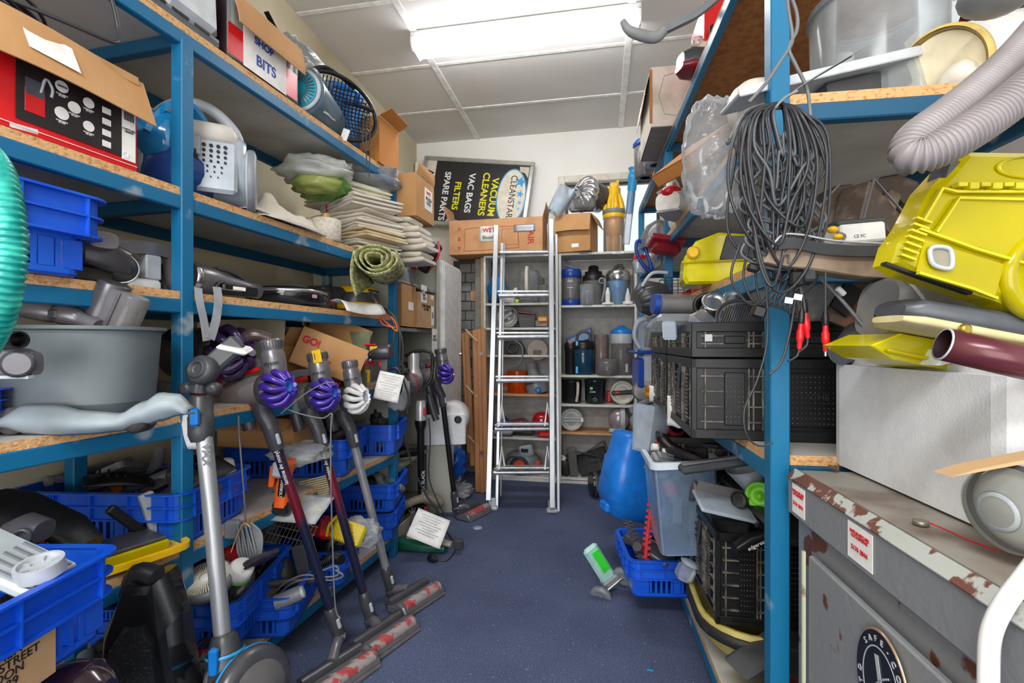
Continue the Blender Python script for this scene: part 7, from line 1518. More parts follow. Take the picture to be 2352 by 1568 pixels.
multi('blue_roll', 'grey adhesive roll with blue core on the second shelf', 'tape roll', RR.f(.80, .10, K2 + .075, rz=.4), [('tape_ring', LGREY, MB().at(look(V((0, 0, 0)), (.3, -1, .2), (1, 0, 0))).lathe([(.045, -.02), (.07, -.02), (.07, .02), (.045, .02), (.045, -.02)], n=30, caps=False)), ('blue_core', SKY, MB().at(look(V((0, 0, 0)), (.3, -1, .2), (1, 0, 0))).lathe([(.04, -.021), (.045, -.021), (.045, .021), (.04, .021), (.04, -.021)], n=30, caps=False))])
fb = [('wheel_hub', DGREY, 'dark grey', 2.25, K2), ('floor_nozzle', BLKD, 'dusty black', 2.0, K2), ('cover_panel', LGREY, 'pale grey', 1.85, K2), ('motor_can', GREY, 'grey', 1.55, K3), ('battery_block', NAVY, 'navy blue', 1.7, K3), ('elbow_duct', DGREY, 'dark grey', 1.9, K3), ('cyclone_cone', SMOKE, 'smoky clear', 2.1, K3), ('hose_stub', BLK, 'black', 2.3, K3), ('filter_frame', WHITE, 'white', 1.15, K3), ('floor_nozzle', DRED, 'dark red', 1.2, K3),
      ('cover_panel', WHITE, 'white', 1.5, K2), ('latch_clip', RED, 'red', 1.6, K2), ('tool_rod', BLK, 'black', 2.2, K2), ('motor_can', mat('rose_red', '9c2c3a', .35), 'rose red', .95, K3)]
for i, (kd, mt_, cn, tt_, h) in enumerate(fb):
    flat(kd, junk(kd, random.Random(i + 9)), mt_, '%s %s on the %s shelf of the right rack' % (cn, JN[kd][0], 'second' if h == K2 else 'third'), JN[kd][1], RR.f(tt_, .04 + .05 * (i % 3), h + .001, rz=i * 1.3))
t = T('wire_basket', 'small black wire basket on the third shelf behind the middle post', 'basket', RR.f(1.28, .03, K3 + .001, rz=.1)); m2 = MB()
for i in range(5): m2.tube([(-.06 + .03 * i, -.05, 0), (-.06 + .03 * i, -.05, .12)], .002, 5, smooth_path=False); m2.tube([(-.06 + .03 * i, .05, 0), (-.06 + .03 * i, .05, .12)], .002, 5, smooth_path=False)
for j in range(5): m2.tube([(-.06, -.05, .03 * j), (.06, -.05, .03 * j), (.06, .05, .03 * j), (-.06, .05, .03 * j)], .002, 5, 1, True, smooth_path=True)
m2.build('wire_mesh', CORD, t)
# ribbed dark cyclone and clear tubes on the crates
t = T('ribbed_cyclone', 'black ribbed cyclone with pale strap at the left of the black crates', 'vacuum part', AF(1478, 688, 2.25, ry=R_(70)))
MB().lathe([(.05, -.03), (.075, 0), (.07, .05), (.045, .10), (.03, .12)], None, 36, lobes=12, ld=.10).build('ribbed_dome', DGREY, t); MB().tube([(-.06, -.05, .0), (-.10, -.06, .06), (-.08, -.05, .13)], .008, 8).build('pale_strap', LGREY, t)
# two columns of folding crates
CF = CWF(.605, 1.225, K4 + .004, rz=R_(0)); 
ang = -math.atan2(.153, .89)
def cc(t_, h): return CWF(.461 + .1695 * t_ + .985 * .275, 1.22 + .985 * t_ - .1695 * .275, h, rz=ang)
fold_crate('black folding crate nearest the right post, lower of its stack', cc(.215, K4 + .003), .55, .42, .205)
fold_crate('shallow black folding crate nearest the right post, on top of its stack', cc(.215, K4 + .211), .55, .42, .09)
fold_crate('black folding crate further from the viewer, lower of its stack', cc(.655, K4 + .003), .55, .42, .205)
fold_crate('shallow black folding crate further from the viewer, on top of its stack', cc(.655, K4 + .211), .55, .42, .09)
o = [x for x in bpy.data.objects if x.get('label', '').startswith('shallow black folding crate nearest')][0]
MB().box((-.235, -.214, .05), (.018, .001, .018)).build('silver_sticker', LGREY, o)
o = [x for x in bpy.data.objects if x.get('label', '').startswith('black folding crate nearest')][0]
text('embossed_lettering', '1.83 Kg', .016, Matrix.Translation((-.02, -.2125, .19)), BLKD, o)
text('embossed_lettering', 'SCHE', .022, Matrix.Translation((.02, -.2125, .11)), BLKD, o)
for i, (px, py, z, lb) in enumerate(((1502, 905, 2.02, 'torn white paper stuck at the corner of the far black crate'), (1551, 945, 1.55, 'torn white paper hanging from the near black crate'))):
    flat('torn_paper', crumple(MB().at(AF(px, py, z, rx=R_(90), rz=-1.2)), .06 + .02 * i, .07 + .03 * i, .012, 95 + i, 10, 8, .001, .5), OFFW, lb, 'paper')
HC_ = K4 + .303
t = T('mesh_strainer', 'round perforated chrome strainer with twin cups on the black crates', 'vacuum part', AF(1690, 735, 1.25))
m_ = look(V((0.02, .0, .0)), (-.15, -.75, .55), (1, 0, 0))
MB().at(m_).lathe([(.062, -.06), (.066, -.01), (.070, 0), (.070, .006), (.064, .006), (.063, .0)], n=40, caps=False).build('strainer_ring', GUN, t)
m2 = MB().at(m_).lathe([(.062, 0), (.0, .001)], n=40, caps=False); pl = m2.build('strainer_plate', CHROME, t); m2 = MB().at(m_)
for i in range(-9, 10):
    for j in range(-9, 10):
        x, y = (i + .5 * (j % 2)) * .0062, j * .0056
        if math.hypot(x, y) < .056: m2.box((x, y, .002), (.003, .003, .002))
m2.build('strainer_hole', INK, pl)['kind'] = 'stuff'
for x, z_ in ((-.055, .028), (.0, .062)): MB().at(m_).lathe([(.024, -.05), (.030, .0), (.033, .006), (.030, .010), (.02, .002)], M((x, .075, -.01)), 26).build('steel_cup', CHROME, t)
MB().at(m_).box((-.085, .02, -.03), (.06, .09, .04), rz=.5, bev=.012).build('steel_arm', CHROME, t)
flat('black_ring', MB().at(look(V((0, 0, 0)), (-.4, -1, .3), (1, 0, 0))).lathe([(.024, -.03), (.034, -.03), (.036, .02), (.026, .02), (.024, -.03)], n=28, caps=False), BLK, 'thick black rubber ring left of the chrome strainer', 'ring', A(1622, 703, 1.45))
multi('clear_tube', 'clear tube with yellow tint lying left of the black ring', 'tube', AF(1560, 700, 1.62, ry=R_(92)), [('tube_wall', SMOKE, MB().lathe([(.035, -.07), (.035, .08)], None, 26)), ('inner_core', LGREY, MB().lathe([(.02, -.06), (.018, .05)], None, 18)), ('yellow_cap', YCLR, MB().lathe([(.034, .04), (.030, .10)], None, 24)), ('blue_end', NAVY, MB().lathe([(.034, -.09), (.036, -.07)], None, 24))])
multi('clear_shell', 'clear plastic shell draped over the corner of the black crates', 'cover', AF(1570, 742, 1.42, rx=R_(-10)), [('shell_top', CLEAR, MB().box((0, 0, .0), (.19, .12, .035), bev=.012)), ('shell_lip', FROST, MB().box((-.065, -.065, -.035), (.04, .012, .055), bev=.006)), ('grey_strap', LGREY, MB().bar([(.05, -.06, .02), (.10, -.07, .0), (.13, -.07, -.03)], .02, .006))])
multi('white_pouch', 'white plastic pouch right of the chrome strainer', 'pouch', AF(1752, 722, 1.42), [('pouch', OFFW, bagmesh(.08, .06, .09, 97, .7, .3))])
# things left of the crates
multi('clear_jug', 'clear jug with a looping handle left of the black crates', 'jug', AF(1482, 768, 2.35, ry=.15), [('jug_wall', CLEAR, MB().lathe([(.045, -.08), (.055, .05), (.045, .08)], None, 26)), ('jug_handle', FROST, MB().tube([(-.02, -.05, .075), (-.06, -.05, .05), (-.065, -.05, -.02), (-.03, -.05, -.07)], .010, 9)), ('dark_core', DGREY, MB().lathe([(.02, -.06), (.03, .04)], M((.02, 0, 0)), 18))])
t = T('storage_tub', 'clear storage tub with a blue lid hanging left of the black crates', 'tub', AF(1490, 850, 2.3)); MB().box((0, 0, 0), (.09, .14, .16), bev=.014).build('tub_wall', FROST, t); MB().box((-.02, 0, .088), (.13, .16, .016), bev=.006).build('blue_lid', NAVY, t); MB().box((-.05, 0, -.01), (.03, .13, .14), bev=.008).build('blue_side', NAVY, t)
multi('gold_fitting', 'amber cracked fitting on a grey disc left of the black crates', 'fitting', AF(1490, 898, 2.25), [('grey_disc', SMOKE, MB().at(look(V((-.02, .03, 0)), (-.3, -1, 0), (1, 0, 0))).lathe([(.045, 0), (.05, .02), (.04, .03)], n=26)), ('amber_lobes', mat('amber_brown', 'b8741a', .3), MB().ell((.0, 0, .02), (.02, .02, .03)).ell((.005, 0, -.015), (.028, .02, .02)).ell((.02, 0, .035), (.02, .018, .016)))])
t = T('elbow_hose', 'bent grey pipe handle sticking out below the amber fitting', 'pipe', A(1470, 935, 2.2)); inv = t.matrix_world.inverted(); Pq = lambda px, py, z: inv @ A(px, py, z)
MB().tube([Pq(1452, 942, 2.15), Pq(1475, 928, 2.2), Pq(1500, 918, 2.25)], .016, 12).build('grey_pipe', GREY, t); MB().tube([Pq(1500, 935, 2.2), Pq(1470, 948, 2.15), Pq(1455, 965, 2.15), Pq(1465, 982, 2.15), Pq(1495, 978, 2.15)], .016, 12).build('grey_loop', GREY, t)
t = T('translucent_bin', 'milky square bin tipped against the black crate', 'bin', AF(1500, 985, 1.98, ry=R_(14), rz=.5))
m2 = MB(); m2.rings([[(-.05, -.045, -.10), (.05, -.045, -.10), (.05, .045, -.10), (-.05, .045, -.10)], [(-.075, -.06, .09), (.075, -.06, .09), (.075, .06, .09), (-.075, .06, .09)], [(-.07, -.055, .09), (.07, -.055, .09), (.07, .055, .09), (-.07, .055, .09)], [(-.045, -.04, -.09), (.045, -.04, -.09), (.045, .04, -.09), (-.045, .04, -.09)]], True, False, True); m2.build('bin_wall', FROST, t)
t = T('blue_container', 'bright blue tapered plastic container leaning upside down on the crate', 'container', AF(1438, 1185, 2.62, ry=R_(13), rz=R_(12)))
MB().rings([[V((x * k_ * .17, y * k_ * .13, z_)) for x, y in rrect(2, 2, .5, 4)] for z_, k_ in ((.0, .62), (.02, .78), (.09, .93), (.10, .98), (.30, .97), (.31, .92), (.42, .88), (.445, .84), (.455, .6))], True, True).build('container_shell', mat('azure_plastic', '1a80e6', .35), t)
MB().box((-.14, -.02, .04), (.04, .1, .06), bev=.015).build('corner_foot', _mats['azure_plastic'], t)
crate('blue crate under the leaning blue container beside the right rack', CWF(.72, 2.08, K5 + .002, rz=R_(-3)), .48, .34, .155)
bpy.context.view_layer.update()
heap('crate beside the right rack', FL('blue crate under the leaning'), .34, .22, .06, 3, 5, 144)
t = T('floor_sweeper', 'small pale green sweeper with grey wheels poking out by the right crate', 'sweeper', CWF(.455, 2.22, .05, rz=R_(15), ry=R_(-32)))
MB().box((0, 0, .10), (.075, .03, .20), bev=.012).build('sweeper_body', mat('pale_mint', 'a9d6cc', .3), t); MB().box((.012, -.014, .115), (.04, .008, .12), bev=.003).build('green_window', mat('fluo_green', '3fe23a', .3), t)
for x in (-.075, .06): MB().at(look(V((x, -.03, -.01)), (-.75, -.65, 0), (0, 0, 1))).lathe([(.03, -.012), (.05, -.012), (.05, .012), (.03, .012), (.012, .006), (.0, .012)], n=26).build('grey_wheel', GREY, t)
MB().cyl((-.07, -.03, -.01), (.06, -.03, -.01), .007).build('wheel_axle', CHROME, t); MB().box((.0, -.0, .0), (.09, .05, .04), bev=.008).build('foot_plate', GREY, t)
for (pts, mt_, lb) in (([(1498, 1140), (1492, 1190), (1486, 1240), (1482, 1290)], mat('coil_red', 'c8323e', .4), 'red coiled brush strip hanging beside the clear tub'), ([(1440, 1195), (1455, 1230), (1466, 1262), (1474, 1292)], DGREY, 'dark toothed brush strip leaning out of the right blue crate')):
    P = spline([A(x, y, 1.95) for x, y in pts], 8); t = T('brush_strip', lb, 'brush', P[0]); inv = t.matrix_world.inverted()
    MB().tube([inv @ p for p in P], .008, 8, smooth_path=False).build('strip_core', mt_, t); m2 = MB()
    for i, p in enumerate(P): m2.box(inv @ p, (.034, .012, .004), ry=.3 * (-1) ** i)
    m2.build('strip_bristle', mt_, t)['kind'] = 'stuff'
t = T('storage_tub', 'clear storage tub of parts standing tilted on the right blue crate', 'tub', CWF(.665, 1.84, .40, rz=R_(-8), ry=R_(-5)))
m2 = MB(); rwall(m2, .22, .30, .03, 0, .33, .003); rplate(m2, .215, .295, .03, 0, .004); m2.build('tub_wall', mat('blue_clear_tub', 'c3d8ee', .12, alpha=.12), t); m2 = MB(); rwall(m2, .245, .325, .035, .31, .335, .016); m2.build('tub_rim', mat('milky_rim', 'dfe9f2', .3), t)
bpy.context.view_layer.update()
heap('clear storage tub on the right crate', t.matrix_world.copy(), .13, .2, .20, 4, 3, 233)
multi('pink_tube', 'grey and pink tube standing in the clear storage tub', 'tube', AF(1535, 1112, 1.80, ry=R_(-24)), [('tube_wall', GREY, MB().pipe((0, 0, -.06), (0, 0, .07), .026, .003)), ('pink_band', mat('pink_clear', 'c9737b', .3), MB().lathe([(.0265, -.04), (.0268, .02)], None, 22, False)), ('tube_ring', GUN, MB().lathe([(.027, .03), (.030, .034), (.027, .038)], None, 22, False))])
multi('grey_wheel', 'grey double disc wheel on the rim of the clear storage tub', 'wheel', AF(1580, 1120, 1.72, ry=.2), [('wheel_disc', GUN, MB().at(look(V((0, 0, 0)), (-.9, -.4, 0), (0, 0, 1))).lathe([(.0, -.01), (.045, -.01), (.05, 0), (.045, .01), (.03, .012), (0, .02)], n=28)), ('outer_disc', GREY, MB().at(look(V((.045, .02, .01)), (-.9, -.4, 0), (0, 0, 1))).lathe([(.0, -.01), (.04, -.01), (.045, 0), (.04, .01)], n=28))])
# lower black crate and what is around it
NB = lambda t_, h: CWF(.615 + .148 * t_ + .989 * .235, 1.43 + .989 * t_ - .148 * .235, h, rz=-R_(8.5))
fold_crate('tall black folding crate low beside the near right post', NB(.26, .305), .47, .50, .275)
bpy.context.view_layer.update()
heap('low tall black crate', NB(.26, .305), .36, .38, .16, 3, 6, 377)
multi('clear_tray', 'clear flat tray with a black end lying on the low black crate', 'tray', AF(1675, 1165, 1.42, ry=R_(13), rx=R_(18)), [('tray_plate', FROST, MB().box((0, 0, 0), (.20, .10, .012), bev=.004)), ('tray_wall', SMOKE, MB().box((0, .05, .02), (.18, .006, .035), bev=.002)), ('black_end', BLK, MB().box((.085, -.03, -.004), (.05, .05, .025), bev=.006))])
text('side_lettering', 'edgereach', .016, Matrix.Rotation(R_(-26), 4, 'Y'), INKW, multi('edge_tool', 'black curved tool with white side lettering in the low black crate', 'vacuum part', AF(1742, 1250, 1.36), [('tool_shell', BLK, MB().loft([(-.06, .02, -.02, .02, .012), (-.02, .02, .0, .02, .02), (.06, .02, .02, .018, .022)], n=18))]).children[0], depth=.0004)
multi('green_capped_bottle', 'bright green capped bottle above the low black crate', 'bottle', AF(1745, 1138, 1.40), [('green_body', GREEN, MB().at(look(V((0, 0, 0)), (-.5, -.8, .15), (0, 0, 1))).lathe([(.02, -.11), (.034, -.08), (.038, -.01), (.036, .0)], n=28)), ('green_cap', mat('lime_green', '79d42a', .35), MB().at(look(V((0, 0, 0)), (-.5, -.8, .15), (0, 0, 1))).lathe([(.039, -.008), (.040, .004), (.032, .008), (.030, .002), (.01, .002), (.008, .012), (0, .012)], n=30))])
multi('white_cone', 'translucent white cone scoop behind the green capped bottle', 'scoop', AF(1722, 1098, 1.5, ry=R_(-20)), [('cone_wall', FROST, MB().lathe([(.02, -.05), (.06, .04), (.057, .04), (.018, -.048)], None, 26, False))])
multi('ridged_duct', 'ribbed brown duct end left of the green capped bottle', 'duct', AF(1700, 1148, 1.42), [('duct', BLKD, MB().at(look(V((0, 0, 0)), (-.8, -.5, .1), (0, 0, 1))).lathe([(.018, -.04), (.022, -.03), (.02, -.02), (.023, -.01), (.02, 0), (.024, .01), (.016, .01)], n=22))])
t = T('grey_wand', 'long dark grey flat bar resting on top of the heap under the black crates', 'bar', AF(1668, 1062, 1.32, ry=R_(-8)))
MB().box((0, 0, 0), (.26, .04, .028), bev=.008).build('bar_body', DGREY, t); MB().box((0, -.012, .016), (.255, .02, .006), bev=.002).build('bar_lip', NICK, t)
fold_crate('small black crate holding bristled rolls under the black crates', CWF(.72, 1.98, .68, rz=R_(-9)), .26, .40, .12)
for i, (px, py, z, ry, mt_, lb) in enumerate(((1550, 1032, 1.86, .12, 'red', 'white brush roll with red bristles in the small black crate'), (1575, 1040, 1.8, .05, 'red', 'second white brush roll with red bristles in the small black crate'))):
    t = T('brush_roll', lb, 'brush', AF(px, py, z, ry=ry + PI / 2)); MB().lathe([(.014, -.09), (.014, .09)], None, 14).build('roller_core', OFFW, t); m2 = MB()
    for k in range(40): a = k * .9; m2.box((.019 * math.cos(a), .019 * math.sin(a), -.085 + k * .0044), (.014, .003, .003), rz=a)
    m2.build('red_bristle', RED, t)['kind'] = 'stuff'
multi('maroon_ring', 'dark tube with a maroon collar in the small black crate', 'pipe', AF(1552, 998, 1.86), [('tube_wall', BLK, MB().pipe((0, .06, -.05), (.0, -.01, .03), .026, .004)), ('maroon_collar', DRED, MB().pipe((.0, .004, .012), (.0, -.01, .028), .031, .004))])
multi('holed_plate', 'black oblong plate with a hole pattern lying on the heap', 'plate', AF(1580, 1048, 1.70, ry=R_(22), rx=R_(-25)), [('plate', BLKD, MB().box((0, 0, 0), (.15, .06, .016), bev=.005)), ('hole_row', BLK, MB().box((.0, -.0, .0086), (.07, .03, .002)).box((.055, 0, .0086), (.012, .012, .002)))])
heap('gap under the black crates', CWF(.86, 1.62, .70, rz=R_(-9)), .36, .6, .02, 4, 7, 610)
# a board under those heaps: lower shelf plank
t = T('shelf_plank', 'loose plank carrying the heap under the black crates', 'plank', RR.f(.75, .33, .668)); MB().box((0, 0, 0), (.50, 1.25, .018)).build('plank_board', BLKD, t)
for i in range(2): MB().box((0, -.6 + 1.2 * i, -.275), (.3, .03, .53)).build('plank_leg', BLKD, t)
t = T('mop_bucket', 'pale yellow oval bucket base with a black bumper under the low black crate', 'bucket', CWF(.79, 1.60, K5 + .05, rz=R_(-10)) @ Matrix.Scale(.78, 4))
def ov(L, W, z): return [(p[0], p[1], z) for p in rrect(2 * L, 2 * W, min(L, W) * .9, 6)]
MB().rings([ov(.14, .2, 0), ov(.19, .26, .05), ov(.215, .29, .12), ov(.225, .30, .165), ov(.205, .28, .165), ov(.19, .26, .12), ov(.15, .2, .03)], True, True).build('bucket_wall', mat('dusty_yellow', 'cdbf6a', .5, 0, 'b9a958', 8), t)
MB().rings([ov(.218, .293, .10), ov(.232, .307, .105), ov(.232, .307, .14), ov(.218, .293, .145)], False, True).build('black_bumper', BLKD, t)
multi('clear_scoop', 'clear plastic cup hanging on the front corner of the right blue crate', 'cup', AF(1580, 1302, 1.70, ry=R_(25)), [('cup_wall', CLEAR, MB().box((0, 0, -.02), (.06, .05, .06), bev=.012)), ('cup_lid', FROST, MB().lathe([(.03, .01), (.034, .018), (.02, .024)], None, 20))])
multi('red_head', 'red and black brush head at the bottom edge of the picture', 'floor head', CWF(.70, 1.26, K5 + .002, rz=R_(15)), [('red_shell', mat('faded_red', 'b23439', .35), MB().loft([(-.11, 0, .05, .04, .025), (-.07, 0, .06, .07, .045), (.09, 0, .06, .07, .045), (.12, 0, .05, .04, .03)], n=22, p=.7)), ('black_vent', BLK, MB().box((-.06, -.06, .08), (.07, .02, .03), rz=.1, bev=.004))])
multi('grey_hood', 'dark grey triangular hood lying above the red brush head', 'cover', CWF(.75, 1.36, K5 + .12, rz=R_(10)), [('hood_shell', DGREY, MB().prism([(-.13, 0), (.10, 0), (.10, .06), (.0, .07)], .1, M((0, -.05, 0)), bev=.01)), ('hood_seam', GUN, MB().box((-.01, -.053, .03), (.01, .004, .06), bev=.001))])
# ================================================================ safe and the pile on it
t = T('steel_safe', 'old grey steel safe with rusty edges at the bottom right', 'safe', RR.f(-.40, .33, 0)); LZ, WX, HZ = .74, .62, .885
MB().box((.01, 0, HZ / 2 - .03), (WX - .02, LZ, HZ - .06), bev=.012).build('safe_body', RUST, t)
m2 = MB().box((0, 0, HZ - .05), (WX, LZ + .004, .10), bev=.014); tp = m2.build('safe_top', RUST, t)
MB().box((0, 0, HZ + .0005), (WX - .04, LZ - .04, .003)).build('top_sheet', RUSTT, tp)
MB().box((-WX / 2 + .0053, 0, HZ - .0055), (.024, LZ - .02, .004), ry=R_(-45), bev=.001).build('worn_edge', mat('worn_edge_paint', 'b4b8b2', .5, 0, '6b3f2e', 20, (.47, .5), detail=8), tp)
MB().box((-WX / 2 + .006, -.03, HZ / 2 - .06), (.012, LZ - .14, HZ - .16), bev=.003).build('safe_door', RUST, t)
MB().box((-WX / 2 - .002, LZ / 2 - .085, HZ / 2 - .06), (.006, .006, HZ - .16)).build('door_hinge', mat('pale_hinge', 'c5c7a8', .5, 0, '7a4a38', 20, (.6, .66)), t)
def onf(y, z, d=.0): return Matrix.Translation((-WX / 2 - .001 - d, y, z)) @ Matrix.Rotation(R_(-90), 4, 'Z')
for y, z, lb in ((LZ / 2 - .06, HZ - .05, 0), (LZ / 2 - .275, HZ - .05, 1)):
    s_ = MB().at(onf(y, z)).box((0, 0, 0), (.055 + .012 * lb, .001, .058)).build('locksmith_sticker', OFFW, t)
    text('sticker_lettering', 'SAFE-N-SECURE\nLOCKSMITHS', .0075, onf(y, z + .013, .001), INKR, s_); text('sticker_lettering', '5176 2844', .0105, onf(y, z - .009, .001), INKR, s_)
BD = lambda x, z, d: onf(.03, .66, d) @ Matrix.Translation((x, 0, z)) if False else onf(.03, .66, 0) @ Matrix.Scale(.82, 4) @ Matrix.Translation((x, -d, z))
e_ = MB().at(BD(0, 0, .004) @ Matrix.Rotation(R_(90), 4, 'X')).lathe([(.072, 0), (.076, .002), (.072, .004)], n=48, sy=1.28).build('maker_badge', mat('badge_rim', 'c9a98a', .3, .6), t)
MB().at(BD(0, 0, .008) @ Matrix.Rotation(R_(90), 4, 'X')).lathe([(.072, 0), (.072, .001)], n=48, sy=1.28).build('badge_face', mat('badge_black', '14181f', .25), e_)
MB().at(BD(0, 0, .0092) @ Matrix.Rotation(R_(90), 4, 'X')).lathe([(.050, 0), (.052, 0), (.052, .0006), (.050, .0006), (.05, 0)], n=48, caps=False, sy=1.28).build('badge_ring', LGREY, e_)
for i, ch in enumerate('SAFE-COMPANY PTY LTD  '):
    a = PI * .75 - i * 2 * PI / 22
    if ch.strip(): text('badge_lettering', ch, .015, BD(.061 * math.cos(a), .078 * math.sin(a), .0095) @ Matrix.Rotation(PI / 2 - a, 4, 'Y'), LGREY, e_)
MB().at(BD(0, 0, .010)).bar([(-.01, 0, .05), (0, 0, .01), (.012, 0, -.05)], .010, .001, up=(0, -1, 0)).bar([(-.03, 0, -.03), (0, 0, .01), (.025, 0, .03)], .003, .001, up=(0, -1, 0)).build('badge_figure', LGREY, e_)
l_ = MB().at(onf(-.16, .62)).box((0, 0, 0), (.085, .001, .10)).build('paper_sticker', OFFW, t); text('sticker_lettering', 'auto', .03, onf(-.155, .64, .001), INKB, l_)
MB().at(onf(-.26, .68)).box((0, -.008, 0), (.05, .016, .02), bev=.003).build('door_handle', mat('worn_cream', 'c9c8b0', .5, 0, '6b4433', 20, (.5, .6)), t)

t = T('foam_box', 'large white polystyrene box full of plastic parts on top of the safe', 'foam box', CWF(.665 + .30, .80, .892, rz=-R_(7)))
m2 = MB(); rwall(m2, .58, .47, .05, 0, .215, .035); rwall(m2, .545, .435, .04, .2, .228, .018); m2.build('box_wall', FOAM, t); m2 = MB(); rplate(m2, .56, .45, .05, .001, .03); m2.build('box_floor', FOAM, t)
multi('rusty_bolt', 'small rusty bolt on the far corner of the safe top', 'bolt', RR.f(-.06, .10, .8885), [('bolt_head', mat('rusty', '6f5a50', .7, .4), MB().lathe([(.007, 0), (.007, .005)], look(V((0, 0, .007)), (1, .3, 0), (0, 0, 1)), 6)), ('bolt_shank', _mats['rusty'], MB().cyl((0, 0, .007), (-.012, -.004, .012), .004, n=10))])
t = T('hex_nut', 'small hexagonal magnet with a red wire on the safe top', 'nut', RR.f(-.352, .075, .8885)); MB().lathe([(.009, 0), (.011, .001), (.011, .006), (.009, .007)], None, 6).build('nut_body', mat('nut_steel', '8b8778', .4, .6), t)
MB().tube([(.008, -.002, .005), (.015, -.03, .004), (.02, -.06, .003), (.03, -.09, .003)], .0012, 6).build('red_wire', RED, t)
t = T('glass_jar', 'clear glass jar lid and steel can lying on the safe at the right edge', 'jar', A(2290, 1175, .56))
ax = look(V((0, 0, 0)), (.93, .33, .05), (0, 0, 1))
MB().at(ax).lathe([(.0, .002), (.02, .0), (.040, .004), (.050, .014), (.050, .022)], n=40, caps=False).build('jar_lid', mat('jar_clear', 'd9dbd6', .1, alpha=.12), t); MB().at(ax).lathe([(.018, -.001), (.024, .001), (.022, .004)], n=32, caps=False).build('lid_boss', FROST, t)
MB().at(ax).lathe([(.050, .020), (.053, .024), (.053, .030), (.050, .034)], n=40, caps=False).build('seal_ring', GUN, t); MB().at(ax).lathe([(.048, .03), (.048, .11)], n=40).build('jar_body', mat('jar_can', 'e6e6e4', .3, .4), t)
multi('foam_block', 'small white foam block beneath the glass jar', 'foam block', A(2325, 1305, .60), [('block', FOAM, MB().box((0, .0, 0), (.07, .07, .025), bev=.004))])
flat('card_flap', MB().prism([(-.05, -.005), (.10, .022), (.10, .028), (-.02, .004)], .025, Matrix.Identity(4)), CARD3, 'thin pointed cardboard flap against the polystyrene box', 'cardboard', AF(2285, 1085, .555))
P0 = A(2300, 1590, .47)
cable('white_cable', 'thick white cable curving up at the lower right corner', 'cable', [A(2270, 1700, .47), A(2270, 1560, .47), A(2275, 1460, .47), A(2305, 1390, .47), A(2350, 1330, .475), A(2420, 1240, .48)], .0085, WHITE, n=14)

# parts in and over the foam box
t = T('yellow_tray', 'clear yellow tray with a clear angled piece lying on the foam box rim', 'tray', AF(2125, 822, .80, ry=R_(7)))
MB().prism([(-.13, .005), (-.085, .03), (.03, .025), (.15, -.03), (-.09, -.012)], .12, M((0, -.05, 0)), bev=.003).build('tray_shell', YCLR, t); MB().box((.0, .0, -.008), (.22, .12, .006), ry=.08, bev=.002).build('tray_floor', YCLR, t)
MB().prism([(-.05, -.015), (.0, .005), (.08, -.025), (.08, -.01), (.0, .03), (-.04, .01)], .04, M((.0, -.085, 0)), bev=.002).build('clear_wedge', FROST, t)
t = T('maroon_tube', 'maroon metal tube end with scuffed paint lying on the foam box', 'tube', A(2165, 790, .60))
MR = mat('maroon_enamel', '5a2630', .25, .2, 'b0616a', 14, (.68, .72)); MB().at(look(V((0, 0, 0)), (.93, -.1, -.26), (0, 0, 1))).lathe([(.0185, 0), (.0205, 0), (.0205, .10), (.0195, .102), (.0195, .30)], n=36, caps=False).build('tube_wall', MR, t)
MB().at(look(V((0, 0, 0)), (.93, -.1, -.26), (0, 0, 1))).lathe([(.0185, .0), (.018, .02), (.018, .2)], n=32, caps=False).build('tube_bore', mat('dark_bore', '2a1218', .5), t); MB().at(look(V((0, 0, 0)), (.93, -.1, -.26), (0, 0, 1))).lathe([(.0187, -.0006), (.0207, -.0006), (.0207, .001)], n=36, caps=False).build('bare_rim', LGREY, t)
t = T('grey_case', 'dusty grey vacuum housing wedged under the big yellow tank', 'vacuum part', AF(2110, 725, .88, ry=R_(10)))
MB().loft([(-.08, 0, 0, .05, .05), (-.05, 0, 0, .08, .075), (.20, 0, -.02, .09, .06), (.34, 0, -.03, .08, .04)], n=26, p=.6).build('case_shell', mat('dusty_grey', '74757a', .4, 0, '8e8c88', 8), t); MB().tube([(-.075, -.05, .05), (-.055, -.08, .0), (-.05, -.07, -.06)], .003, 8).build('case_seam', LGREY, t)
t = T('slate_cover', 'dark slate oval cover with a cream felt edge above the maroon tube', 'cover', AF(2215, 742, .72, ry=R_(10)))
MB().loft([(-.115, 0, 0, .03, .008), (-.10, 0, 0, .05, .018), (.14, 0, .0, .06, .024), (.24, 0, .0, .06, .02)], n=26, p=.6).build('cover_shell', mat('slate_shell', '474b52', .35), t); MB().loft([(-.116, 0, -.014, .03, .005), (-.10, 0, -.016, .051, .008), (.2, 0, -.02, .06, .008)], n=24, p=.5).build('felt_edge', mat('cream_felt', 'cfc393', .8), t); MB().at(look(V((-.05, -.055, -.02)), (0, -1, 0), (1, 0, 0))).lathe([(.008, 0), (.008, .004), (.005, .006)], n=16).build('brass_screw', mat('brass', 'b59b4a', .3, .8), t)
t = T('grey_bottle', 'smooth dark grey ribbed neck bottle behind the foam box', 'bottle', AF(1990, 795, 1.02))
MB().lathe([(.024, -.075), (.027, -.07), (.025, -.055), (.036, -.045), (.056, -.01), (.06, .03), (.05, .07)], look(V((0, 0, 0)), (1, .2, .2), (0, 0, 1)), 34).build('bottle_body', mat('slate_bottle', '62666c', .35), t)
t = T('rusty_bracket', 'rusty orange brown bracket plate below the brown guard', 'bracket', AF(1952, 700, 1.12, ry=R_(18)))
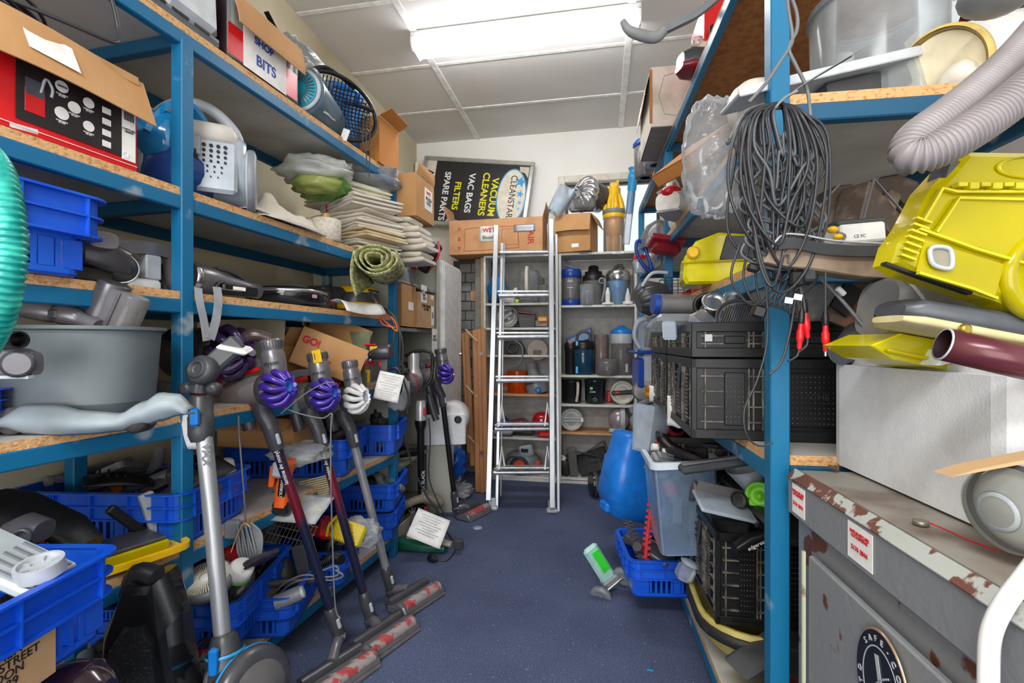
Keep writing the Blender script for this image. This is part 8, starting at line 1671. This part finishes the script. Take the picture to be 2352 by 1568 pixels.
MB().prism([(-.05, -.05), (-.02, .07), (.06, .07), (.04, -.02), (.02, -.055)], .012, Matrix.Identity(4), bev=.002).build('bracket_plate', mat('rust_orange', '8f5a36', .8, 0, '5c4a40', 14, (.4, .6)), t); MB().box((-.015, -.004, .01), (.045, .008, .07), ry=.3).box((.035, -.004, -.02), (.01, .008, .03), ry=.3).build('bracket_slot', INK, t)
flat('clear_wrap', bagmesh(.10, .08, .13, 121, .7, .35), mat('grey_film', 'b5b7b3', .4, alpha=.75), 'grey crumpled plastic sheet behind the red plugs', 'plastic bag', A(1868, 752, 1.25))
# brown guard and trims at shelf three
t = T('brown_guard', 'scuffed brown curved plastic guard sticking out of the third shelf', 'guard', AF(1888, 585, .885) @ Matrix.Scale(.9, 4))
m2 = MB(); m2.prism([(-.118, -.015), (-.10, .018), (-.088, .035), (-.06, .038), (.0, .026), (.06, .02), (.16, .02), (.16, -.05), (.08, -.045), (-.02, -.03), (-.09, -.022)], .05, Matrix.Identity(4), bev=.004); m2.build('guard_shell', mat('scuffed_brown', '7b6a5c', .5, 0, '9a8874', 10, (.45, .6)), t)
MB().bar([(-.095, -.006, .02), (-.06, -.008, .022), (.0, -.008, .010), (.08, -.008, .006), (.14, -.008, .008)], .004, .022, up=(0, 0, 1)).build('dark_band', DGREY, t); MB().bar([(-.11, -.004, .008), (-.088, -.006, .038), (-.05, -.006, .04), (.02, -.006, .028), (.12, -.006, .022)], .006, .003, up=(0, 0, 1)).build('worn_lip', LGREY, t)
MB().prism([(-.09, .04), (-.075, .055), (.0, .058), (.01, .04)], .03, M((0, .03, 0)), bev=.002).build('rear_flange', _mats['scuffed_brown'], t); MB().bar([(-.088, -.004, -.018), (-.082, -.006, .0), (-.072, -.006, -.001), (-.072, -.004, -.018)], .004, .003, up=(0, -1, 0)).build('raised_notch', NICK, t)
BRN = mat('old_brown_plastic', '4f4239', .55, 0, '7d6c5c', 14, (.5, .65))
for i, (px, py, z, rz, ry, lb, P_) in enumerate(((1935, 480, 1.22, 0, 8, 'long dark brown bent trim at the back of the third shelf', [(-.12, -.02), (-.06, .0), (-.02, .06), (.02, .07), (.0, .02), (.08, .02), (.12, .07), (.15, .06), (.13, -.02), (.02, -.03), (-.03, -.05)]),
        (2015, 500, 1.14, .3, -6, 'brown triangular plate with a ribbed edge in front of the bent trim', [(-.06, -.02), (-.01, .09), (.09, .0), (.05, -.05), (.0, -.01)]), (2055, 450, 1.25, 0, 20, 'rounded brown rib shell near the big yellow tank', [(-.08, -.04), (-.06, .03), (-.01, .06), (.05, .06), (.08, -.02), (.03, -.01), (.0, .01), (-.04, -.05)]))):
    t = T('brown_trim', lb, 'trim part', AF(px, py, z, rz=rz, ry=R_(ry))); MB().prism(P_, .08, Matrix.Identity(4), bev=.006).build('trim_shell', BRN, t); MB().bar([(P_[0][0], -.004, P_[0][1]), (P_[1][0], -.006, P_[1][1]), (P_[2][0], -.006, P_[2][1])], .005, .004, up=(0, -1, 0), smooth_path=False).build('trim_rib', NICK, t)
t = T('white_router', 'small white electronic box with a dark top on the third shelf', 'router', AF(1962, 540, 1.08, ry=R_(-5))); MB().box((0, 0, 0), (.10, .06, .042), bev=.004).build('router_case', WHITE, t); MB().box((0, .01, .026), (.105, .07, .012), bev=.003).build('router_lid', DGREY, t); text('router_lettering', 'CE FC', .010, Matrix.Translation((-.01, -.0306, -.008)), GREY, t)
multi('yellow_plugs', 'yellow audio plugs sticking up behind the brown guard', 'plug', AF(1912, 538, 1.04), [('left_plug', YEL, MB().ell((0, 0, .01), (.011, .011, .008))), ('lower_plug', YEL, MB().ell((.005, -.01, -.008), (.01, .01, .007))), ('plug_lead', GCORD, MB().tube([(.01, 0, .005), (.02, -.01, -.005), (.01, -.015, -.02)], .003, 8))])
# big yellow tank
t = T('yellow_tank', 'huge clear yellow carpet washer tank leaning in at the right', 'tank', A(2242, 556, .66)); inv = t.matrix_world.inverted()
Q = lambda px, py: ((px - 2200) * .66 / FOC, (560 - py) * .66 / FOC)
FR_ = Matrix.Rotation(YAW, 4, 'Z'); YT = mat('tank_yellow', 'd8ca00', .12, 0, 'bcb000', 4, (.35, .7), alpha=.62, coat=.3)
MB().at(FR_).prism([Q(*p) for p in ((2160, 375), (2185, 347), (2352, 350), (2500, 352), (2520, 560), (2500, 760), (2400, 750), (2330, 735), (2275, 700), (2250, 690), (2240, 688), (2180, 668), (2060, 630), (2018, 606), (2032, 560), (2065, 515), (2110, 430))], .055, Matrix.Identity(4), bev=.010).build('tank_shell', YT, t)
MB().at(FR_).prism([Q(*p) for p in ((2150, 462), (2500, 468), (2500, 640), (2300, 608), (2098, 540))], .005, M((0, -.004, 0)), bev=.002).build('tank_panel', YT, t)
MB().at(FR_).prism([Q(*p) for p in ((2078, 556), (2262, 612), (2240, 684), (2060, 628))], .005, M((0, -.004, 0)), bev=.002).build('lower_panel', YT, t)
m2 = MB().at(FR_)
for pts in (((2098, 540), (2150, 462), (2500, 470)), ((2060, 532), (2190, 578), (2290, 608), (2400, 622)), ((2058, 632), (2180, 668), (2236, 690)), ((2068, 515), (2112, 440), (2145, 448), (2320, 448), (2500, 452))):
    m2.bar([(Q(*p)[0], -.006, Q(*p)[1]) for p in pts], .006, .0035, up=(0, 0, 1), smooth_path=False)
for i in range(7): m2.box((Q(2035 + i * 6, 596 - i * 14)[0], -.004, Q(2035 + i * 6, 596 - i * 14)[1]), (.022, .008, .003), ry=.35)
m2.build('moulded_rib', mat('rib_yellow', 'cfc41a', .15), t)
m2 = MB().at(FR_)
for i in range(7): c_ = Q(2150 + i * 26, 434 + (i % 2) * 3); m2.box((c_[0], -.008, c_[1]), (.013, .012, .006 + .003 * (i % 2)), bev=.001)
m2.build('latch_teeth', _mats['rib_yellow'], t)
c_ = Q(2360, 640); ax = FR_ @ look(V((c_[0], .0, c_[1])), (0, -1, 0), (1, 0, 0))
MB().at(ax).lathe([(.062, -.01), (.066, .0), (.060, .012), (.052, .012), (.050, .004), (.0, .006)], n=48, caps=False).build('round_boss', YT, t)
c_ = Q(2108, 598); hp = [(-.014, .013), (.006, .014), (.014, .006), (.013, -.014), (-.006, -.012), (-.014, -.004)]
MB().at(FR_).tube([(c_[0] + p[0], -.008, c_[1] + p[1]) for p in hp], .0032, 8, 4, True).build('grip_ring', LGREY, t); MB().at(FR_).prism([(c_[0] + p[0] * .9, c_[1] + p[1] * .9) for p in hp], .003, M((0, -.007, 0))).build('grip_recess', mat('recess_grey', '8d897a', .5), t)
c_ = Q(2275, 390); MB().at(FR_ @ look(V((c_[0] + .03, -.0, c_[1])), (0, -1, 0), (1, 0, 0))).lathe([(.045, -.002), (.05, .002), (.045, .004)], n=40, caps=False, sy=.32).build('top_oval', _mats['rib_yellow'], t)
MB().at(FR_).box((*[Q(2160, 390)[0]], .02, Q(2160, 392)[1]), (.026, .03, .035), bev=.004, ry=.35).build('dark_catch', GUN, t); MB().at(FR_).bar([(Q(2000, 606)[0], .01, Q(2000, 606)[1]), (Q(2080, 636)[0], .01, Q(2080, 636)[1]), (Q(2200, 676)[0], .01, Q(2200, 676)[1])], .01, .004, smooth_path=False).build('black_gasket', BLK, t)

# ================================================================ cable bundle on the near right post
t = T('cable_bundle', 'big bundle of grey cables zip tied to the near right post', 'cable bundle', A(1790, 420, .94)); inv = t.matrix_world.inverted(); Pq = lambda px, py, z: inv @ A(px, py, z)
r = random.Random(12); m2 = MB(); m3 = MB()
for i in range(30):
    lo = r.uniform(1672, 1800); hi = r.uniform(1800, 1905); bt = r.uniform(520, 690) if i % 3 else r.uniform(380, 520); z = .90 + r.uniform(-.03, .045); e = r.uniform(-14, 14)
    tgt = m2 if i % 3 else m3
    tgt.tube([Pq(1792 + e * .4, 240 + r.uniform(-6, 10), .93), Pq((lo + 1760) / 2 - 4, 262, z), Pq(lo, 345 + r.uniform(-30, 40), z), Pq(lo + r.uniform(-12, 45), bt - 80, z), Pq((lo + hi) / 2 + e, bt, z + r.uniform(-.02, .02)), Pq(hi - r.uniform(-14, 50), bt - 90, z), Pq(hi, 350 + r.uniform(-40, 30), z), Pq((hi + 1800) / 2, 262, z), Pq(1794 + e * .4, 238, .93)], .0029, 7, 6)
for i in range(9):
    y0 = 395 + i * 24 + r.uniform(-8, 8); x0 = r.uniform(1690, 1730); x1 = r.uniform(1850, 1912); z = .895 + r.uniform(-.01, .02)
    m3.tube([Pq(x0 + 30, y0 - 60, z), Pq(x0, y0 - 10, z), Pq((x0 + x1) / 2, y0 + r.uniform(20, 45), z), Pq(x1, y0 - 10, z), Pq(x1 - 40, y0 - 70, z)], .0028, 7, 6)
m2.build('coiled_lead', mat('bundle_grey', '303237', .35), t)['kind'] = 'stuff'; m3.build('coiled_pale_lead', mat('bundle_pale', '54575c', .35), t)['kind'] = 'stuff'
MB().bar([Pq(1778, 250, .91), Pq(1800, 226, .91), Pq(1830, 210, .91)], .007, .004).build('tie_head', GREY, t)
MB().bar([Pq(1800, 225, .915), Pq(1870, 178, .92), Pq(1930, 142, .92), Pq(1980, 112, .92)], .0052, .0016, smooth_path=False).build('tie_tail', GREY, t); MB().bar([Pq(1792, 232, .92), Pq(1860, 186, .93), Pq(1955, 130, .93)], .0052, .0016, smooth_path=False).build('second_tie_tail', BLK, t)
m2 = MB()
for pts in ([(1806, -20), (1812, 30), (1820, 80), (1816, 105), (1790, 145), (1760, 190), (1720, 235)], [(1812, -20), (1830, 30), (1830, 70), (1812, 110), (1828, 150), (1852, 200), (1860, 250), (1864, 330)]):
    m2.tube([Pq(x, y, .93) for x, y in pts], .0034, 8, 6)
m2.build('rising_lead', GCORD, t)
m2 = MB()
for i in range(8):
    x0 = 1700 + i * 22; m2.tube([Pq(x0, 560, .92), Pq(x0 - 20 + 6 * i, 640, .925), Pq(1730 + 12 * i, 700, .93), Pq(1790 + 6 * i, 640 + 12 * i, .93), Pq(1840 - 6 * i, 580, .93)], .0024, 6, 6)
m2.tube([Pq(1760, 660, .92), Pq(1762, 780, .92), Pq(1740, 870, .92), Pq(1710, 940, .92), Pq(1715, 1000, .92), Pq(1745, 1024, .93), Pq(1775, 1016, .93)], .0018, 6, 6)
m2.tube([Pq(1826, 690, .92), Pq(1815, 760, .92), Pq(1795, 830, .92), Pq(1768, 860, .92)], .0024, 6, 6)
m2.build('thin_lead', CORD, t)['kind'] = 'stuff'
for px, py in ((1742, 716), (1856, 628), (1828, 640)): MB().box(Pq(px, py, .9), (.024, .02, .03 if px > 1800 else .024), ry=.3 if px < 1800 else 0, bev=.004).build('lead_connector', BLK if px < 1850 else DGREY, t)
for px, py in ((1812, 690), (1833, 682)): MB().box(Pq(px, py, .88), (.014, .0012, .011), ry=.2, bev=.0003).build('paper_flag', OFFW, t)
MB().box(Pq(1730, 615, .9), (.022, .016, .016), ry=.3, bev=.004).build('labelled_plug', BLK, t)
for i, (px, py, z, ry, lb) in enumerate(((1838, 770, .9, 4, 'left red barrel plug hanging beside the near right post'), (1852, 745, .9, -6, 'red barrel plug touching the left one'), (1896, 775, .88, 0, 'red plug with a silver tip hanging apart'))):
    t = T('barrel_plug', lb, 'plug', AF(px, py, z, ry=R_(ry)), None)
    MB().lathe([(.0035, -.026), (.0045, -.022), (.0045, -.012), (.0065, -.008), (.0065, .008), (.0045, .012), (.0045, .022)], None, 18).build('red_sleeve', RED, t)
    MB().lathe([(.0048, .022), (.006, .026), (.006, .04), (.004, .048)], None, 16).build('black_sleeve', BLK, t); (MB().lathe([(.0025, -.034), (.0025, -.026)], None, 12).build('silver_tip', CHROME, t) if i == 2 else MB().tube([(0, 0, -.026), (-.004, 0, -.04), (-.02, 0, -.05)], .002, 6).build('lower_lead', CORD, t))
    MB().tube([(0, 0, .046), (-.004 * (i < 2), 0, .08), (-.015 * (i < 2), 0, .12)], .0022, 8).build('upper_lead', CORD, t)
cable('sensor_cable', 'grey lead with a pale clip crossing in front of the grey bottle', 'cable', [A(1885, 640, .95), A(1925, 680, .93), A(1960, 720, .92), A(1995, 760, .90), A(2040, 778, .88), A(2110, 790, .86)], .0035, GCORD)
flat('cable_clip', MB().box((0, 0, 0), (.020, .010, .010), ry=R_(45), bev=.002), LGREY, 'pale ferrite clip on the lead crossing before the grey bottle', 'clip', AF(1931, 669, .92))
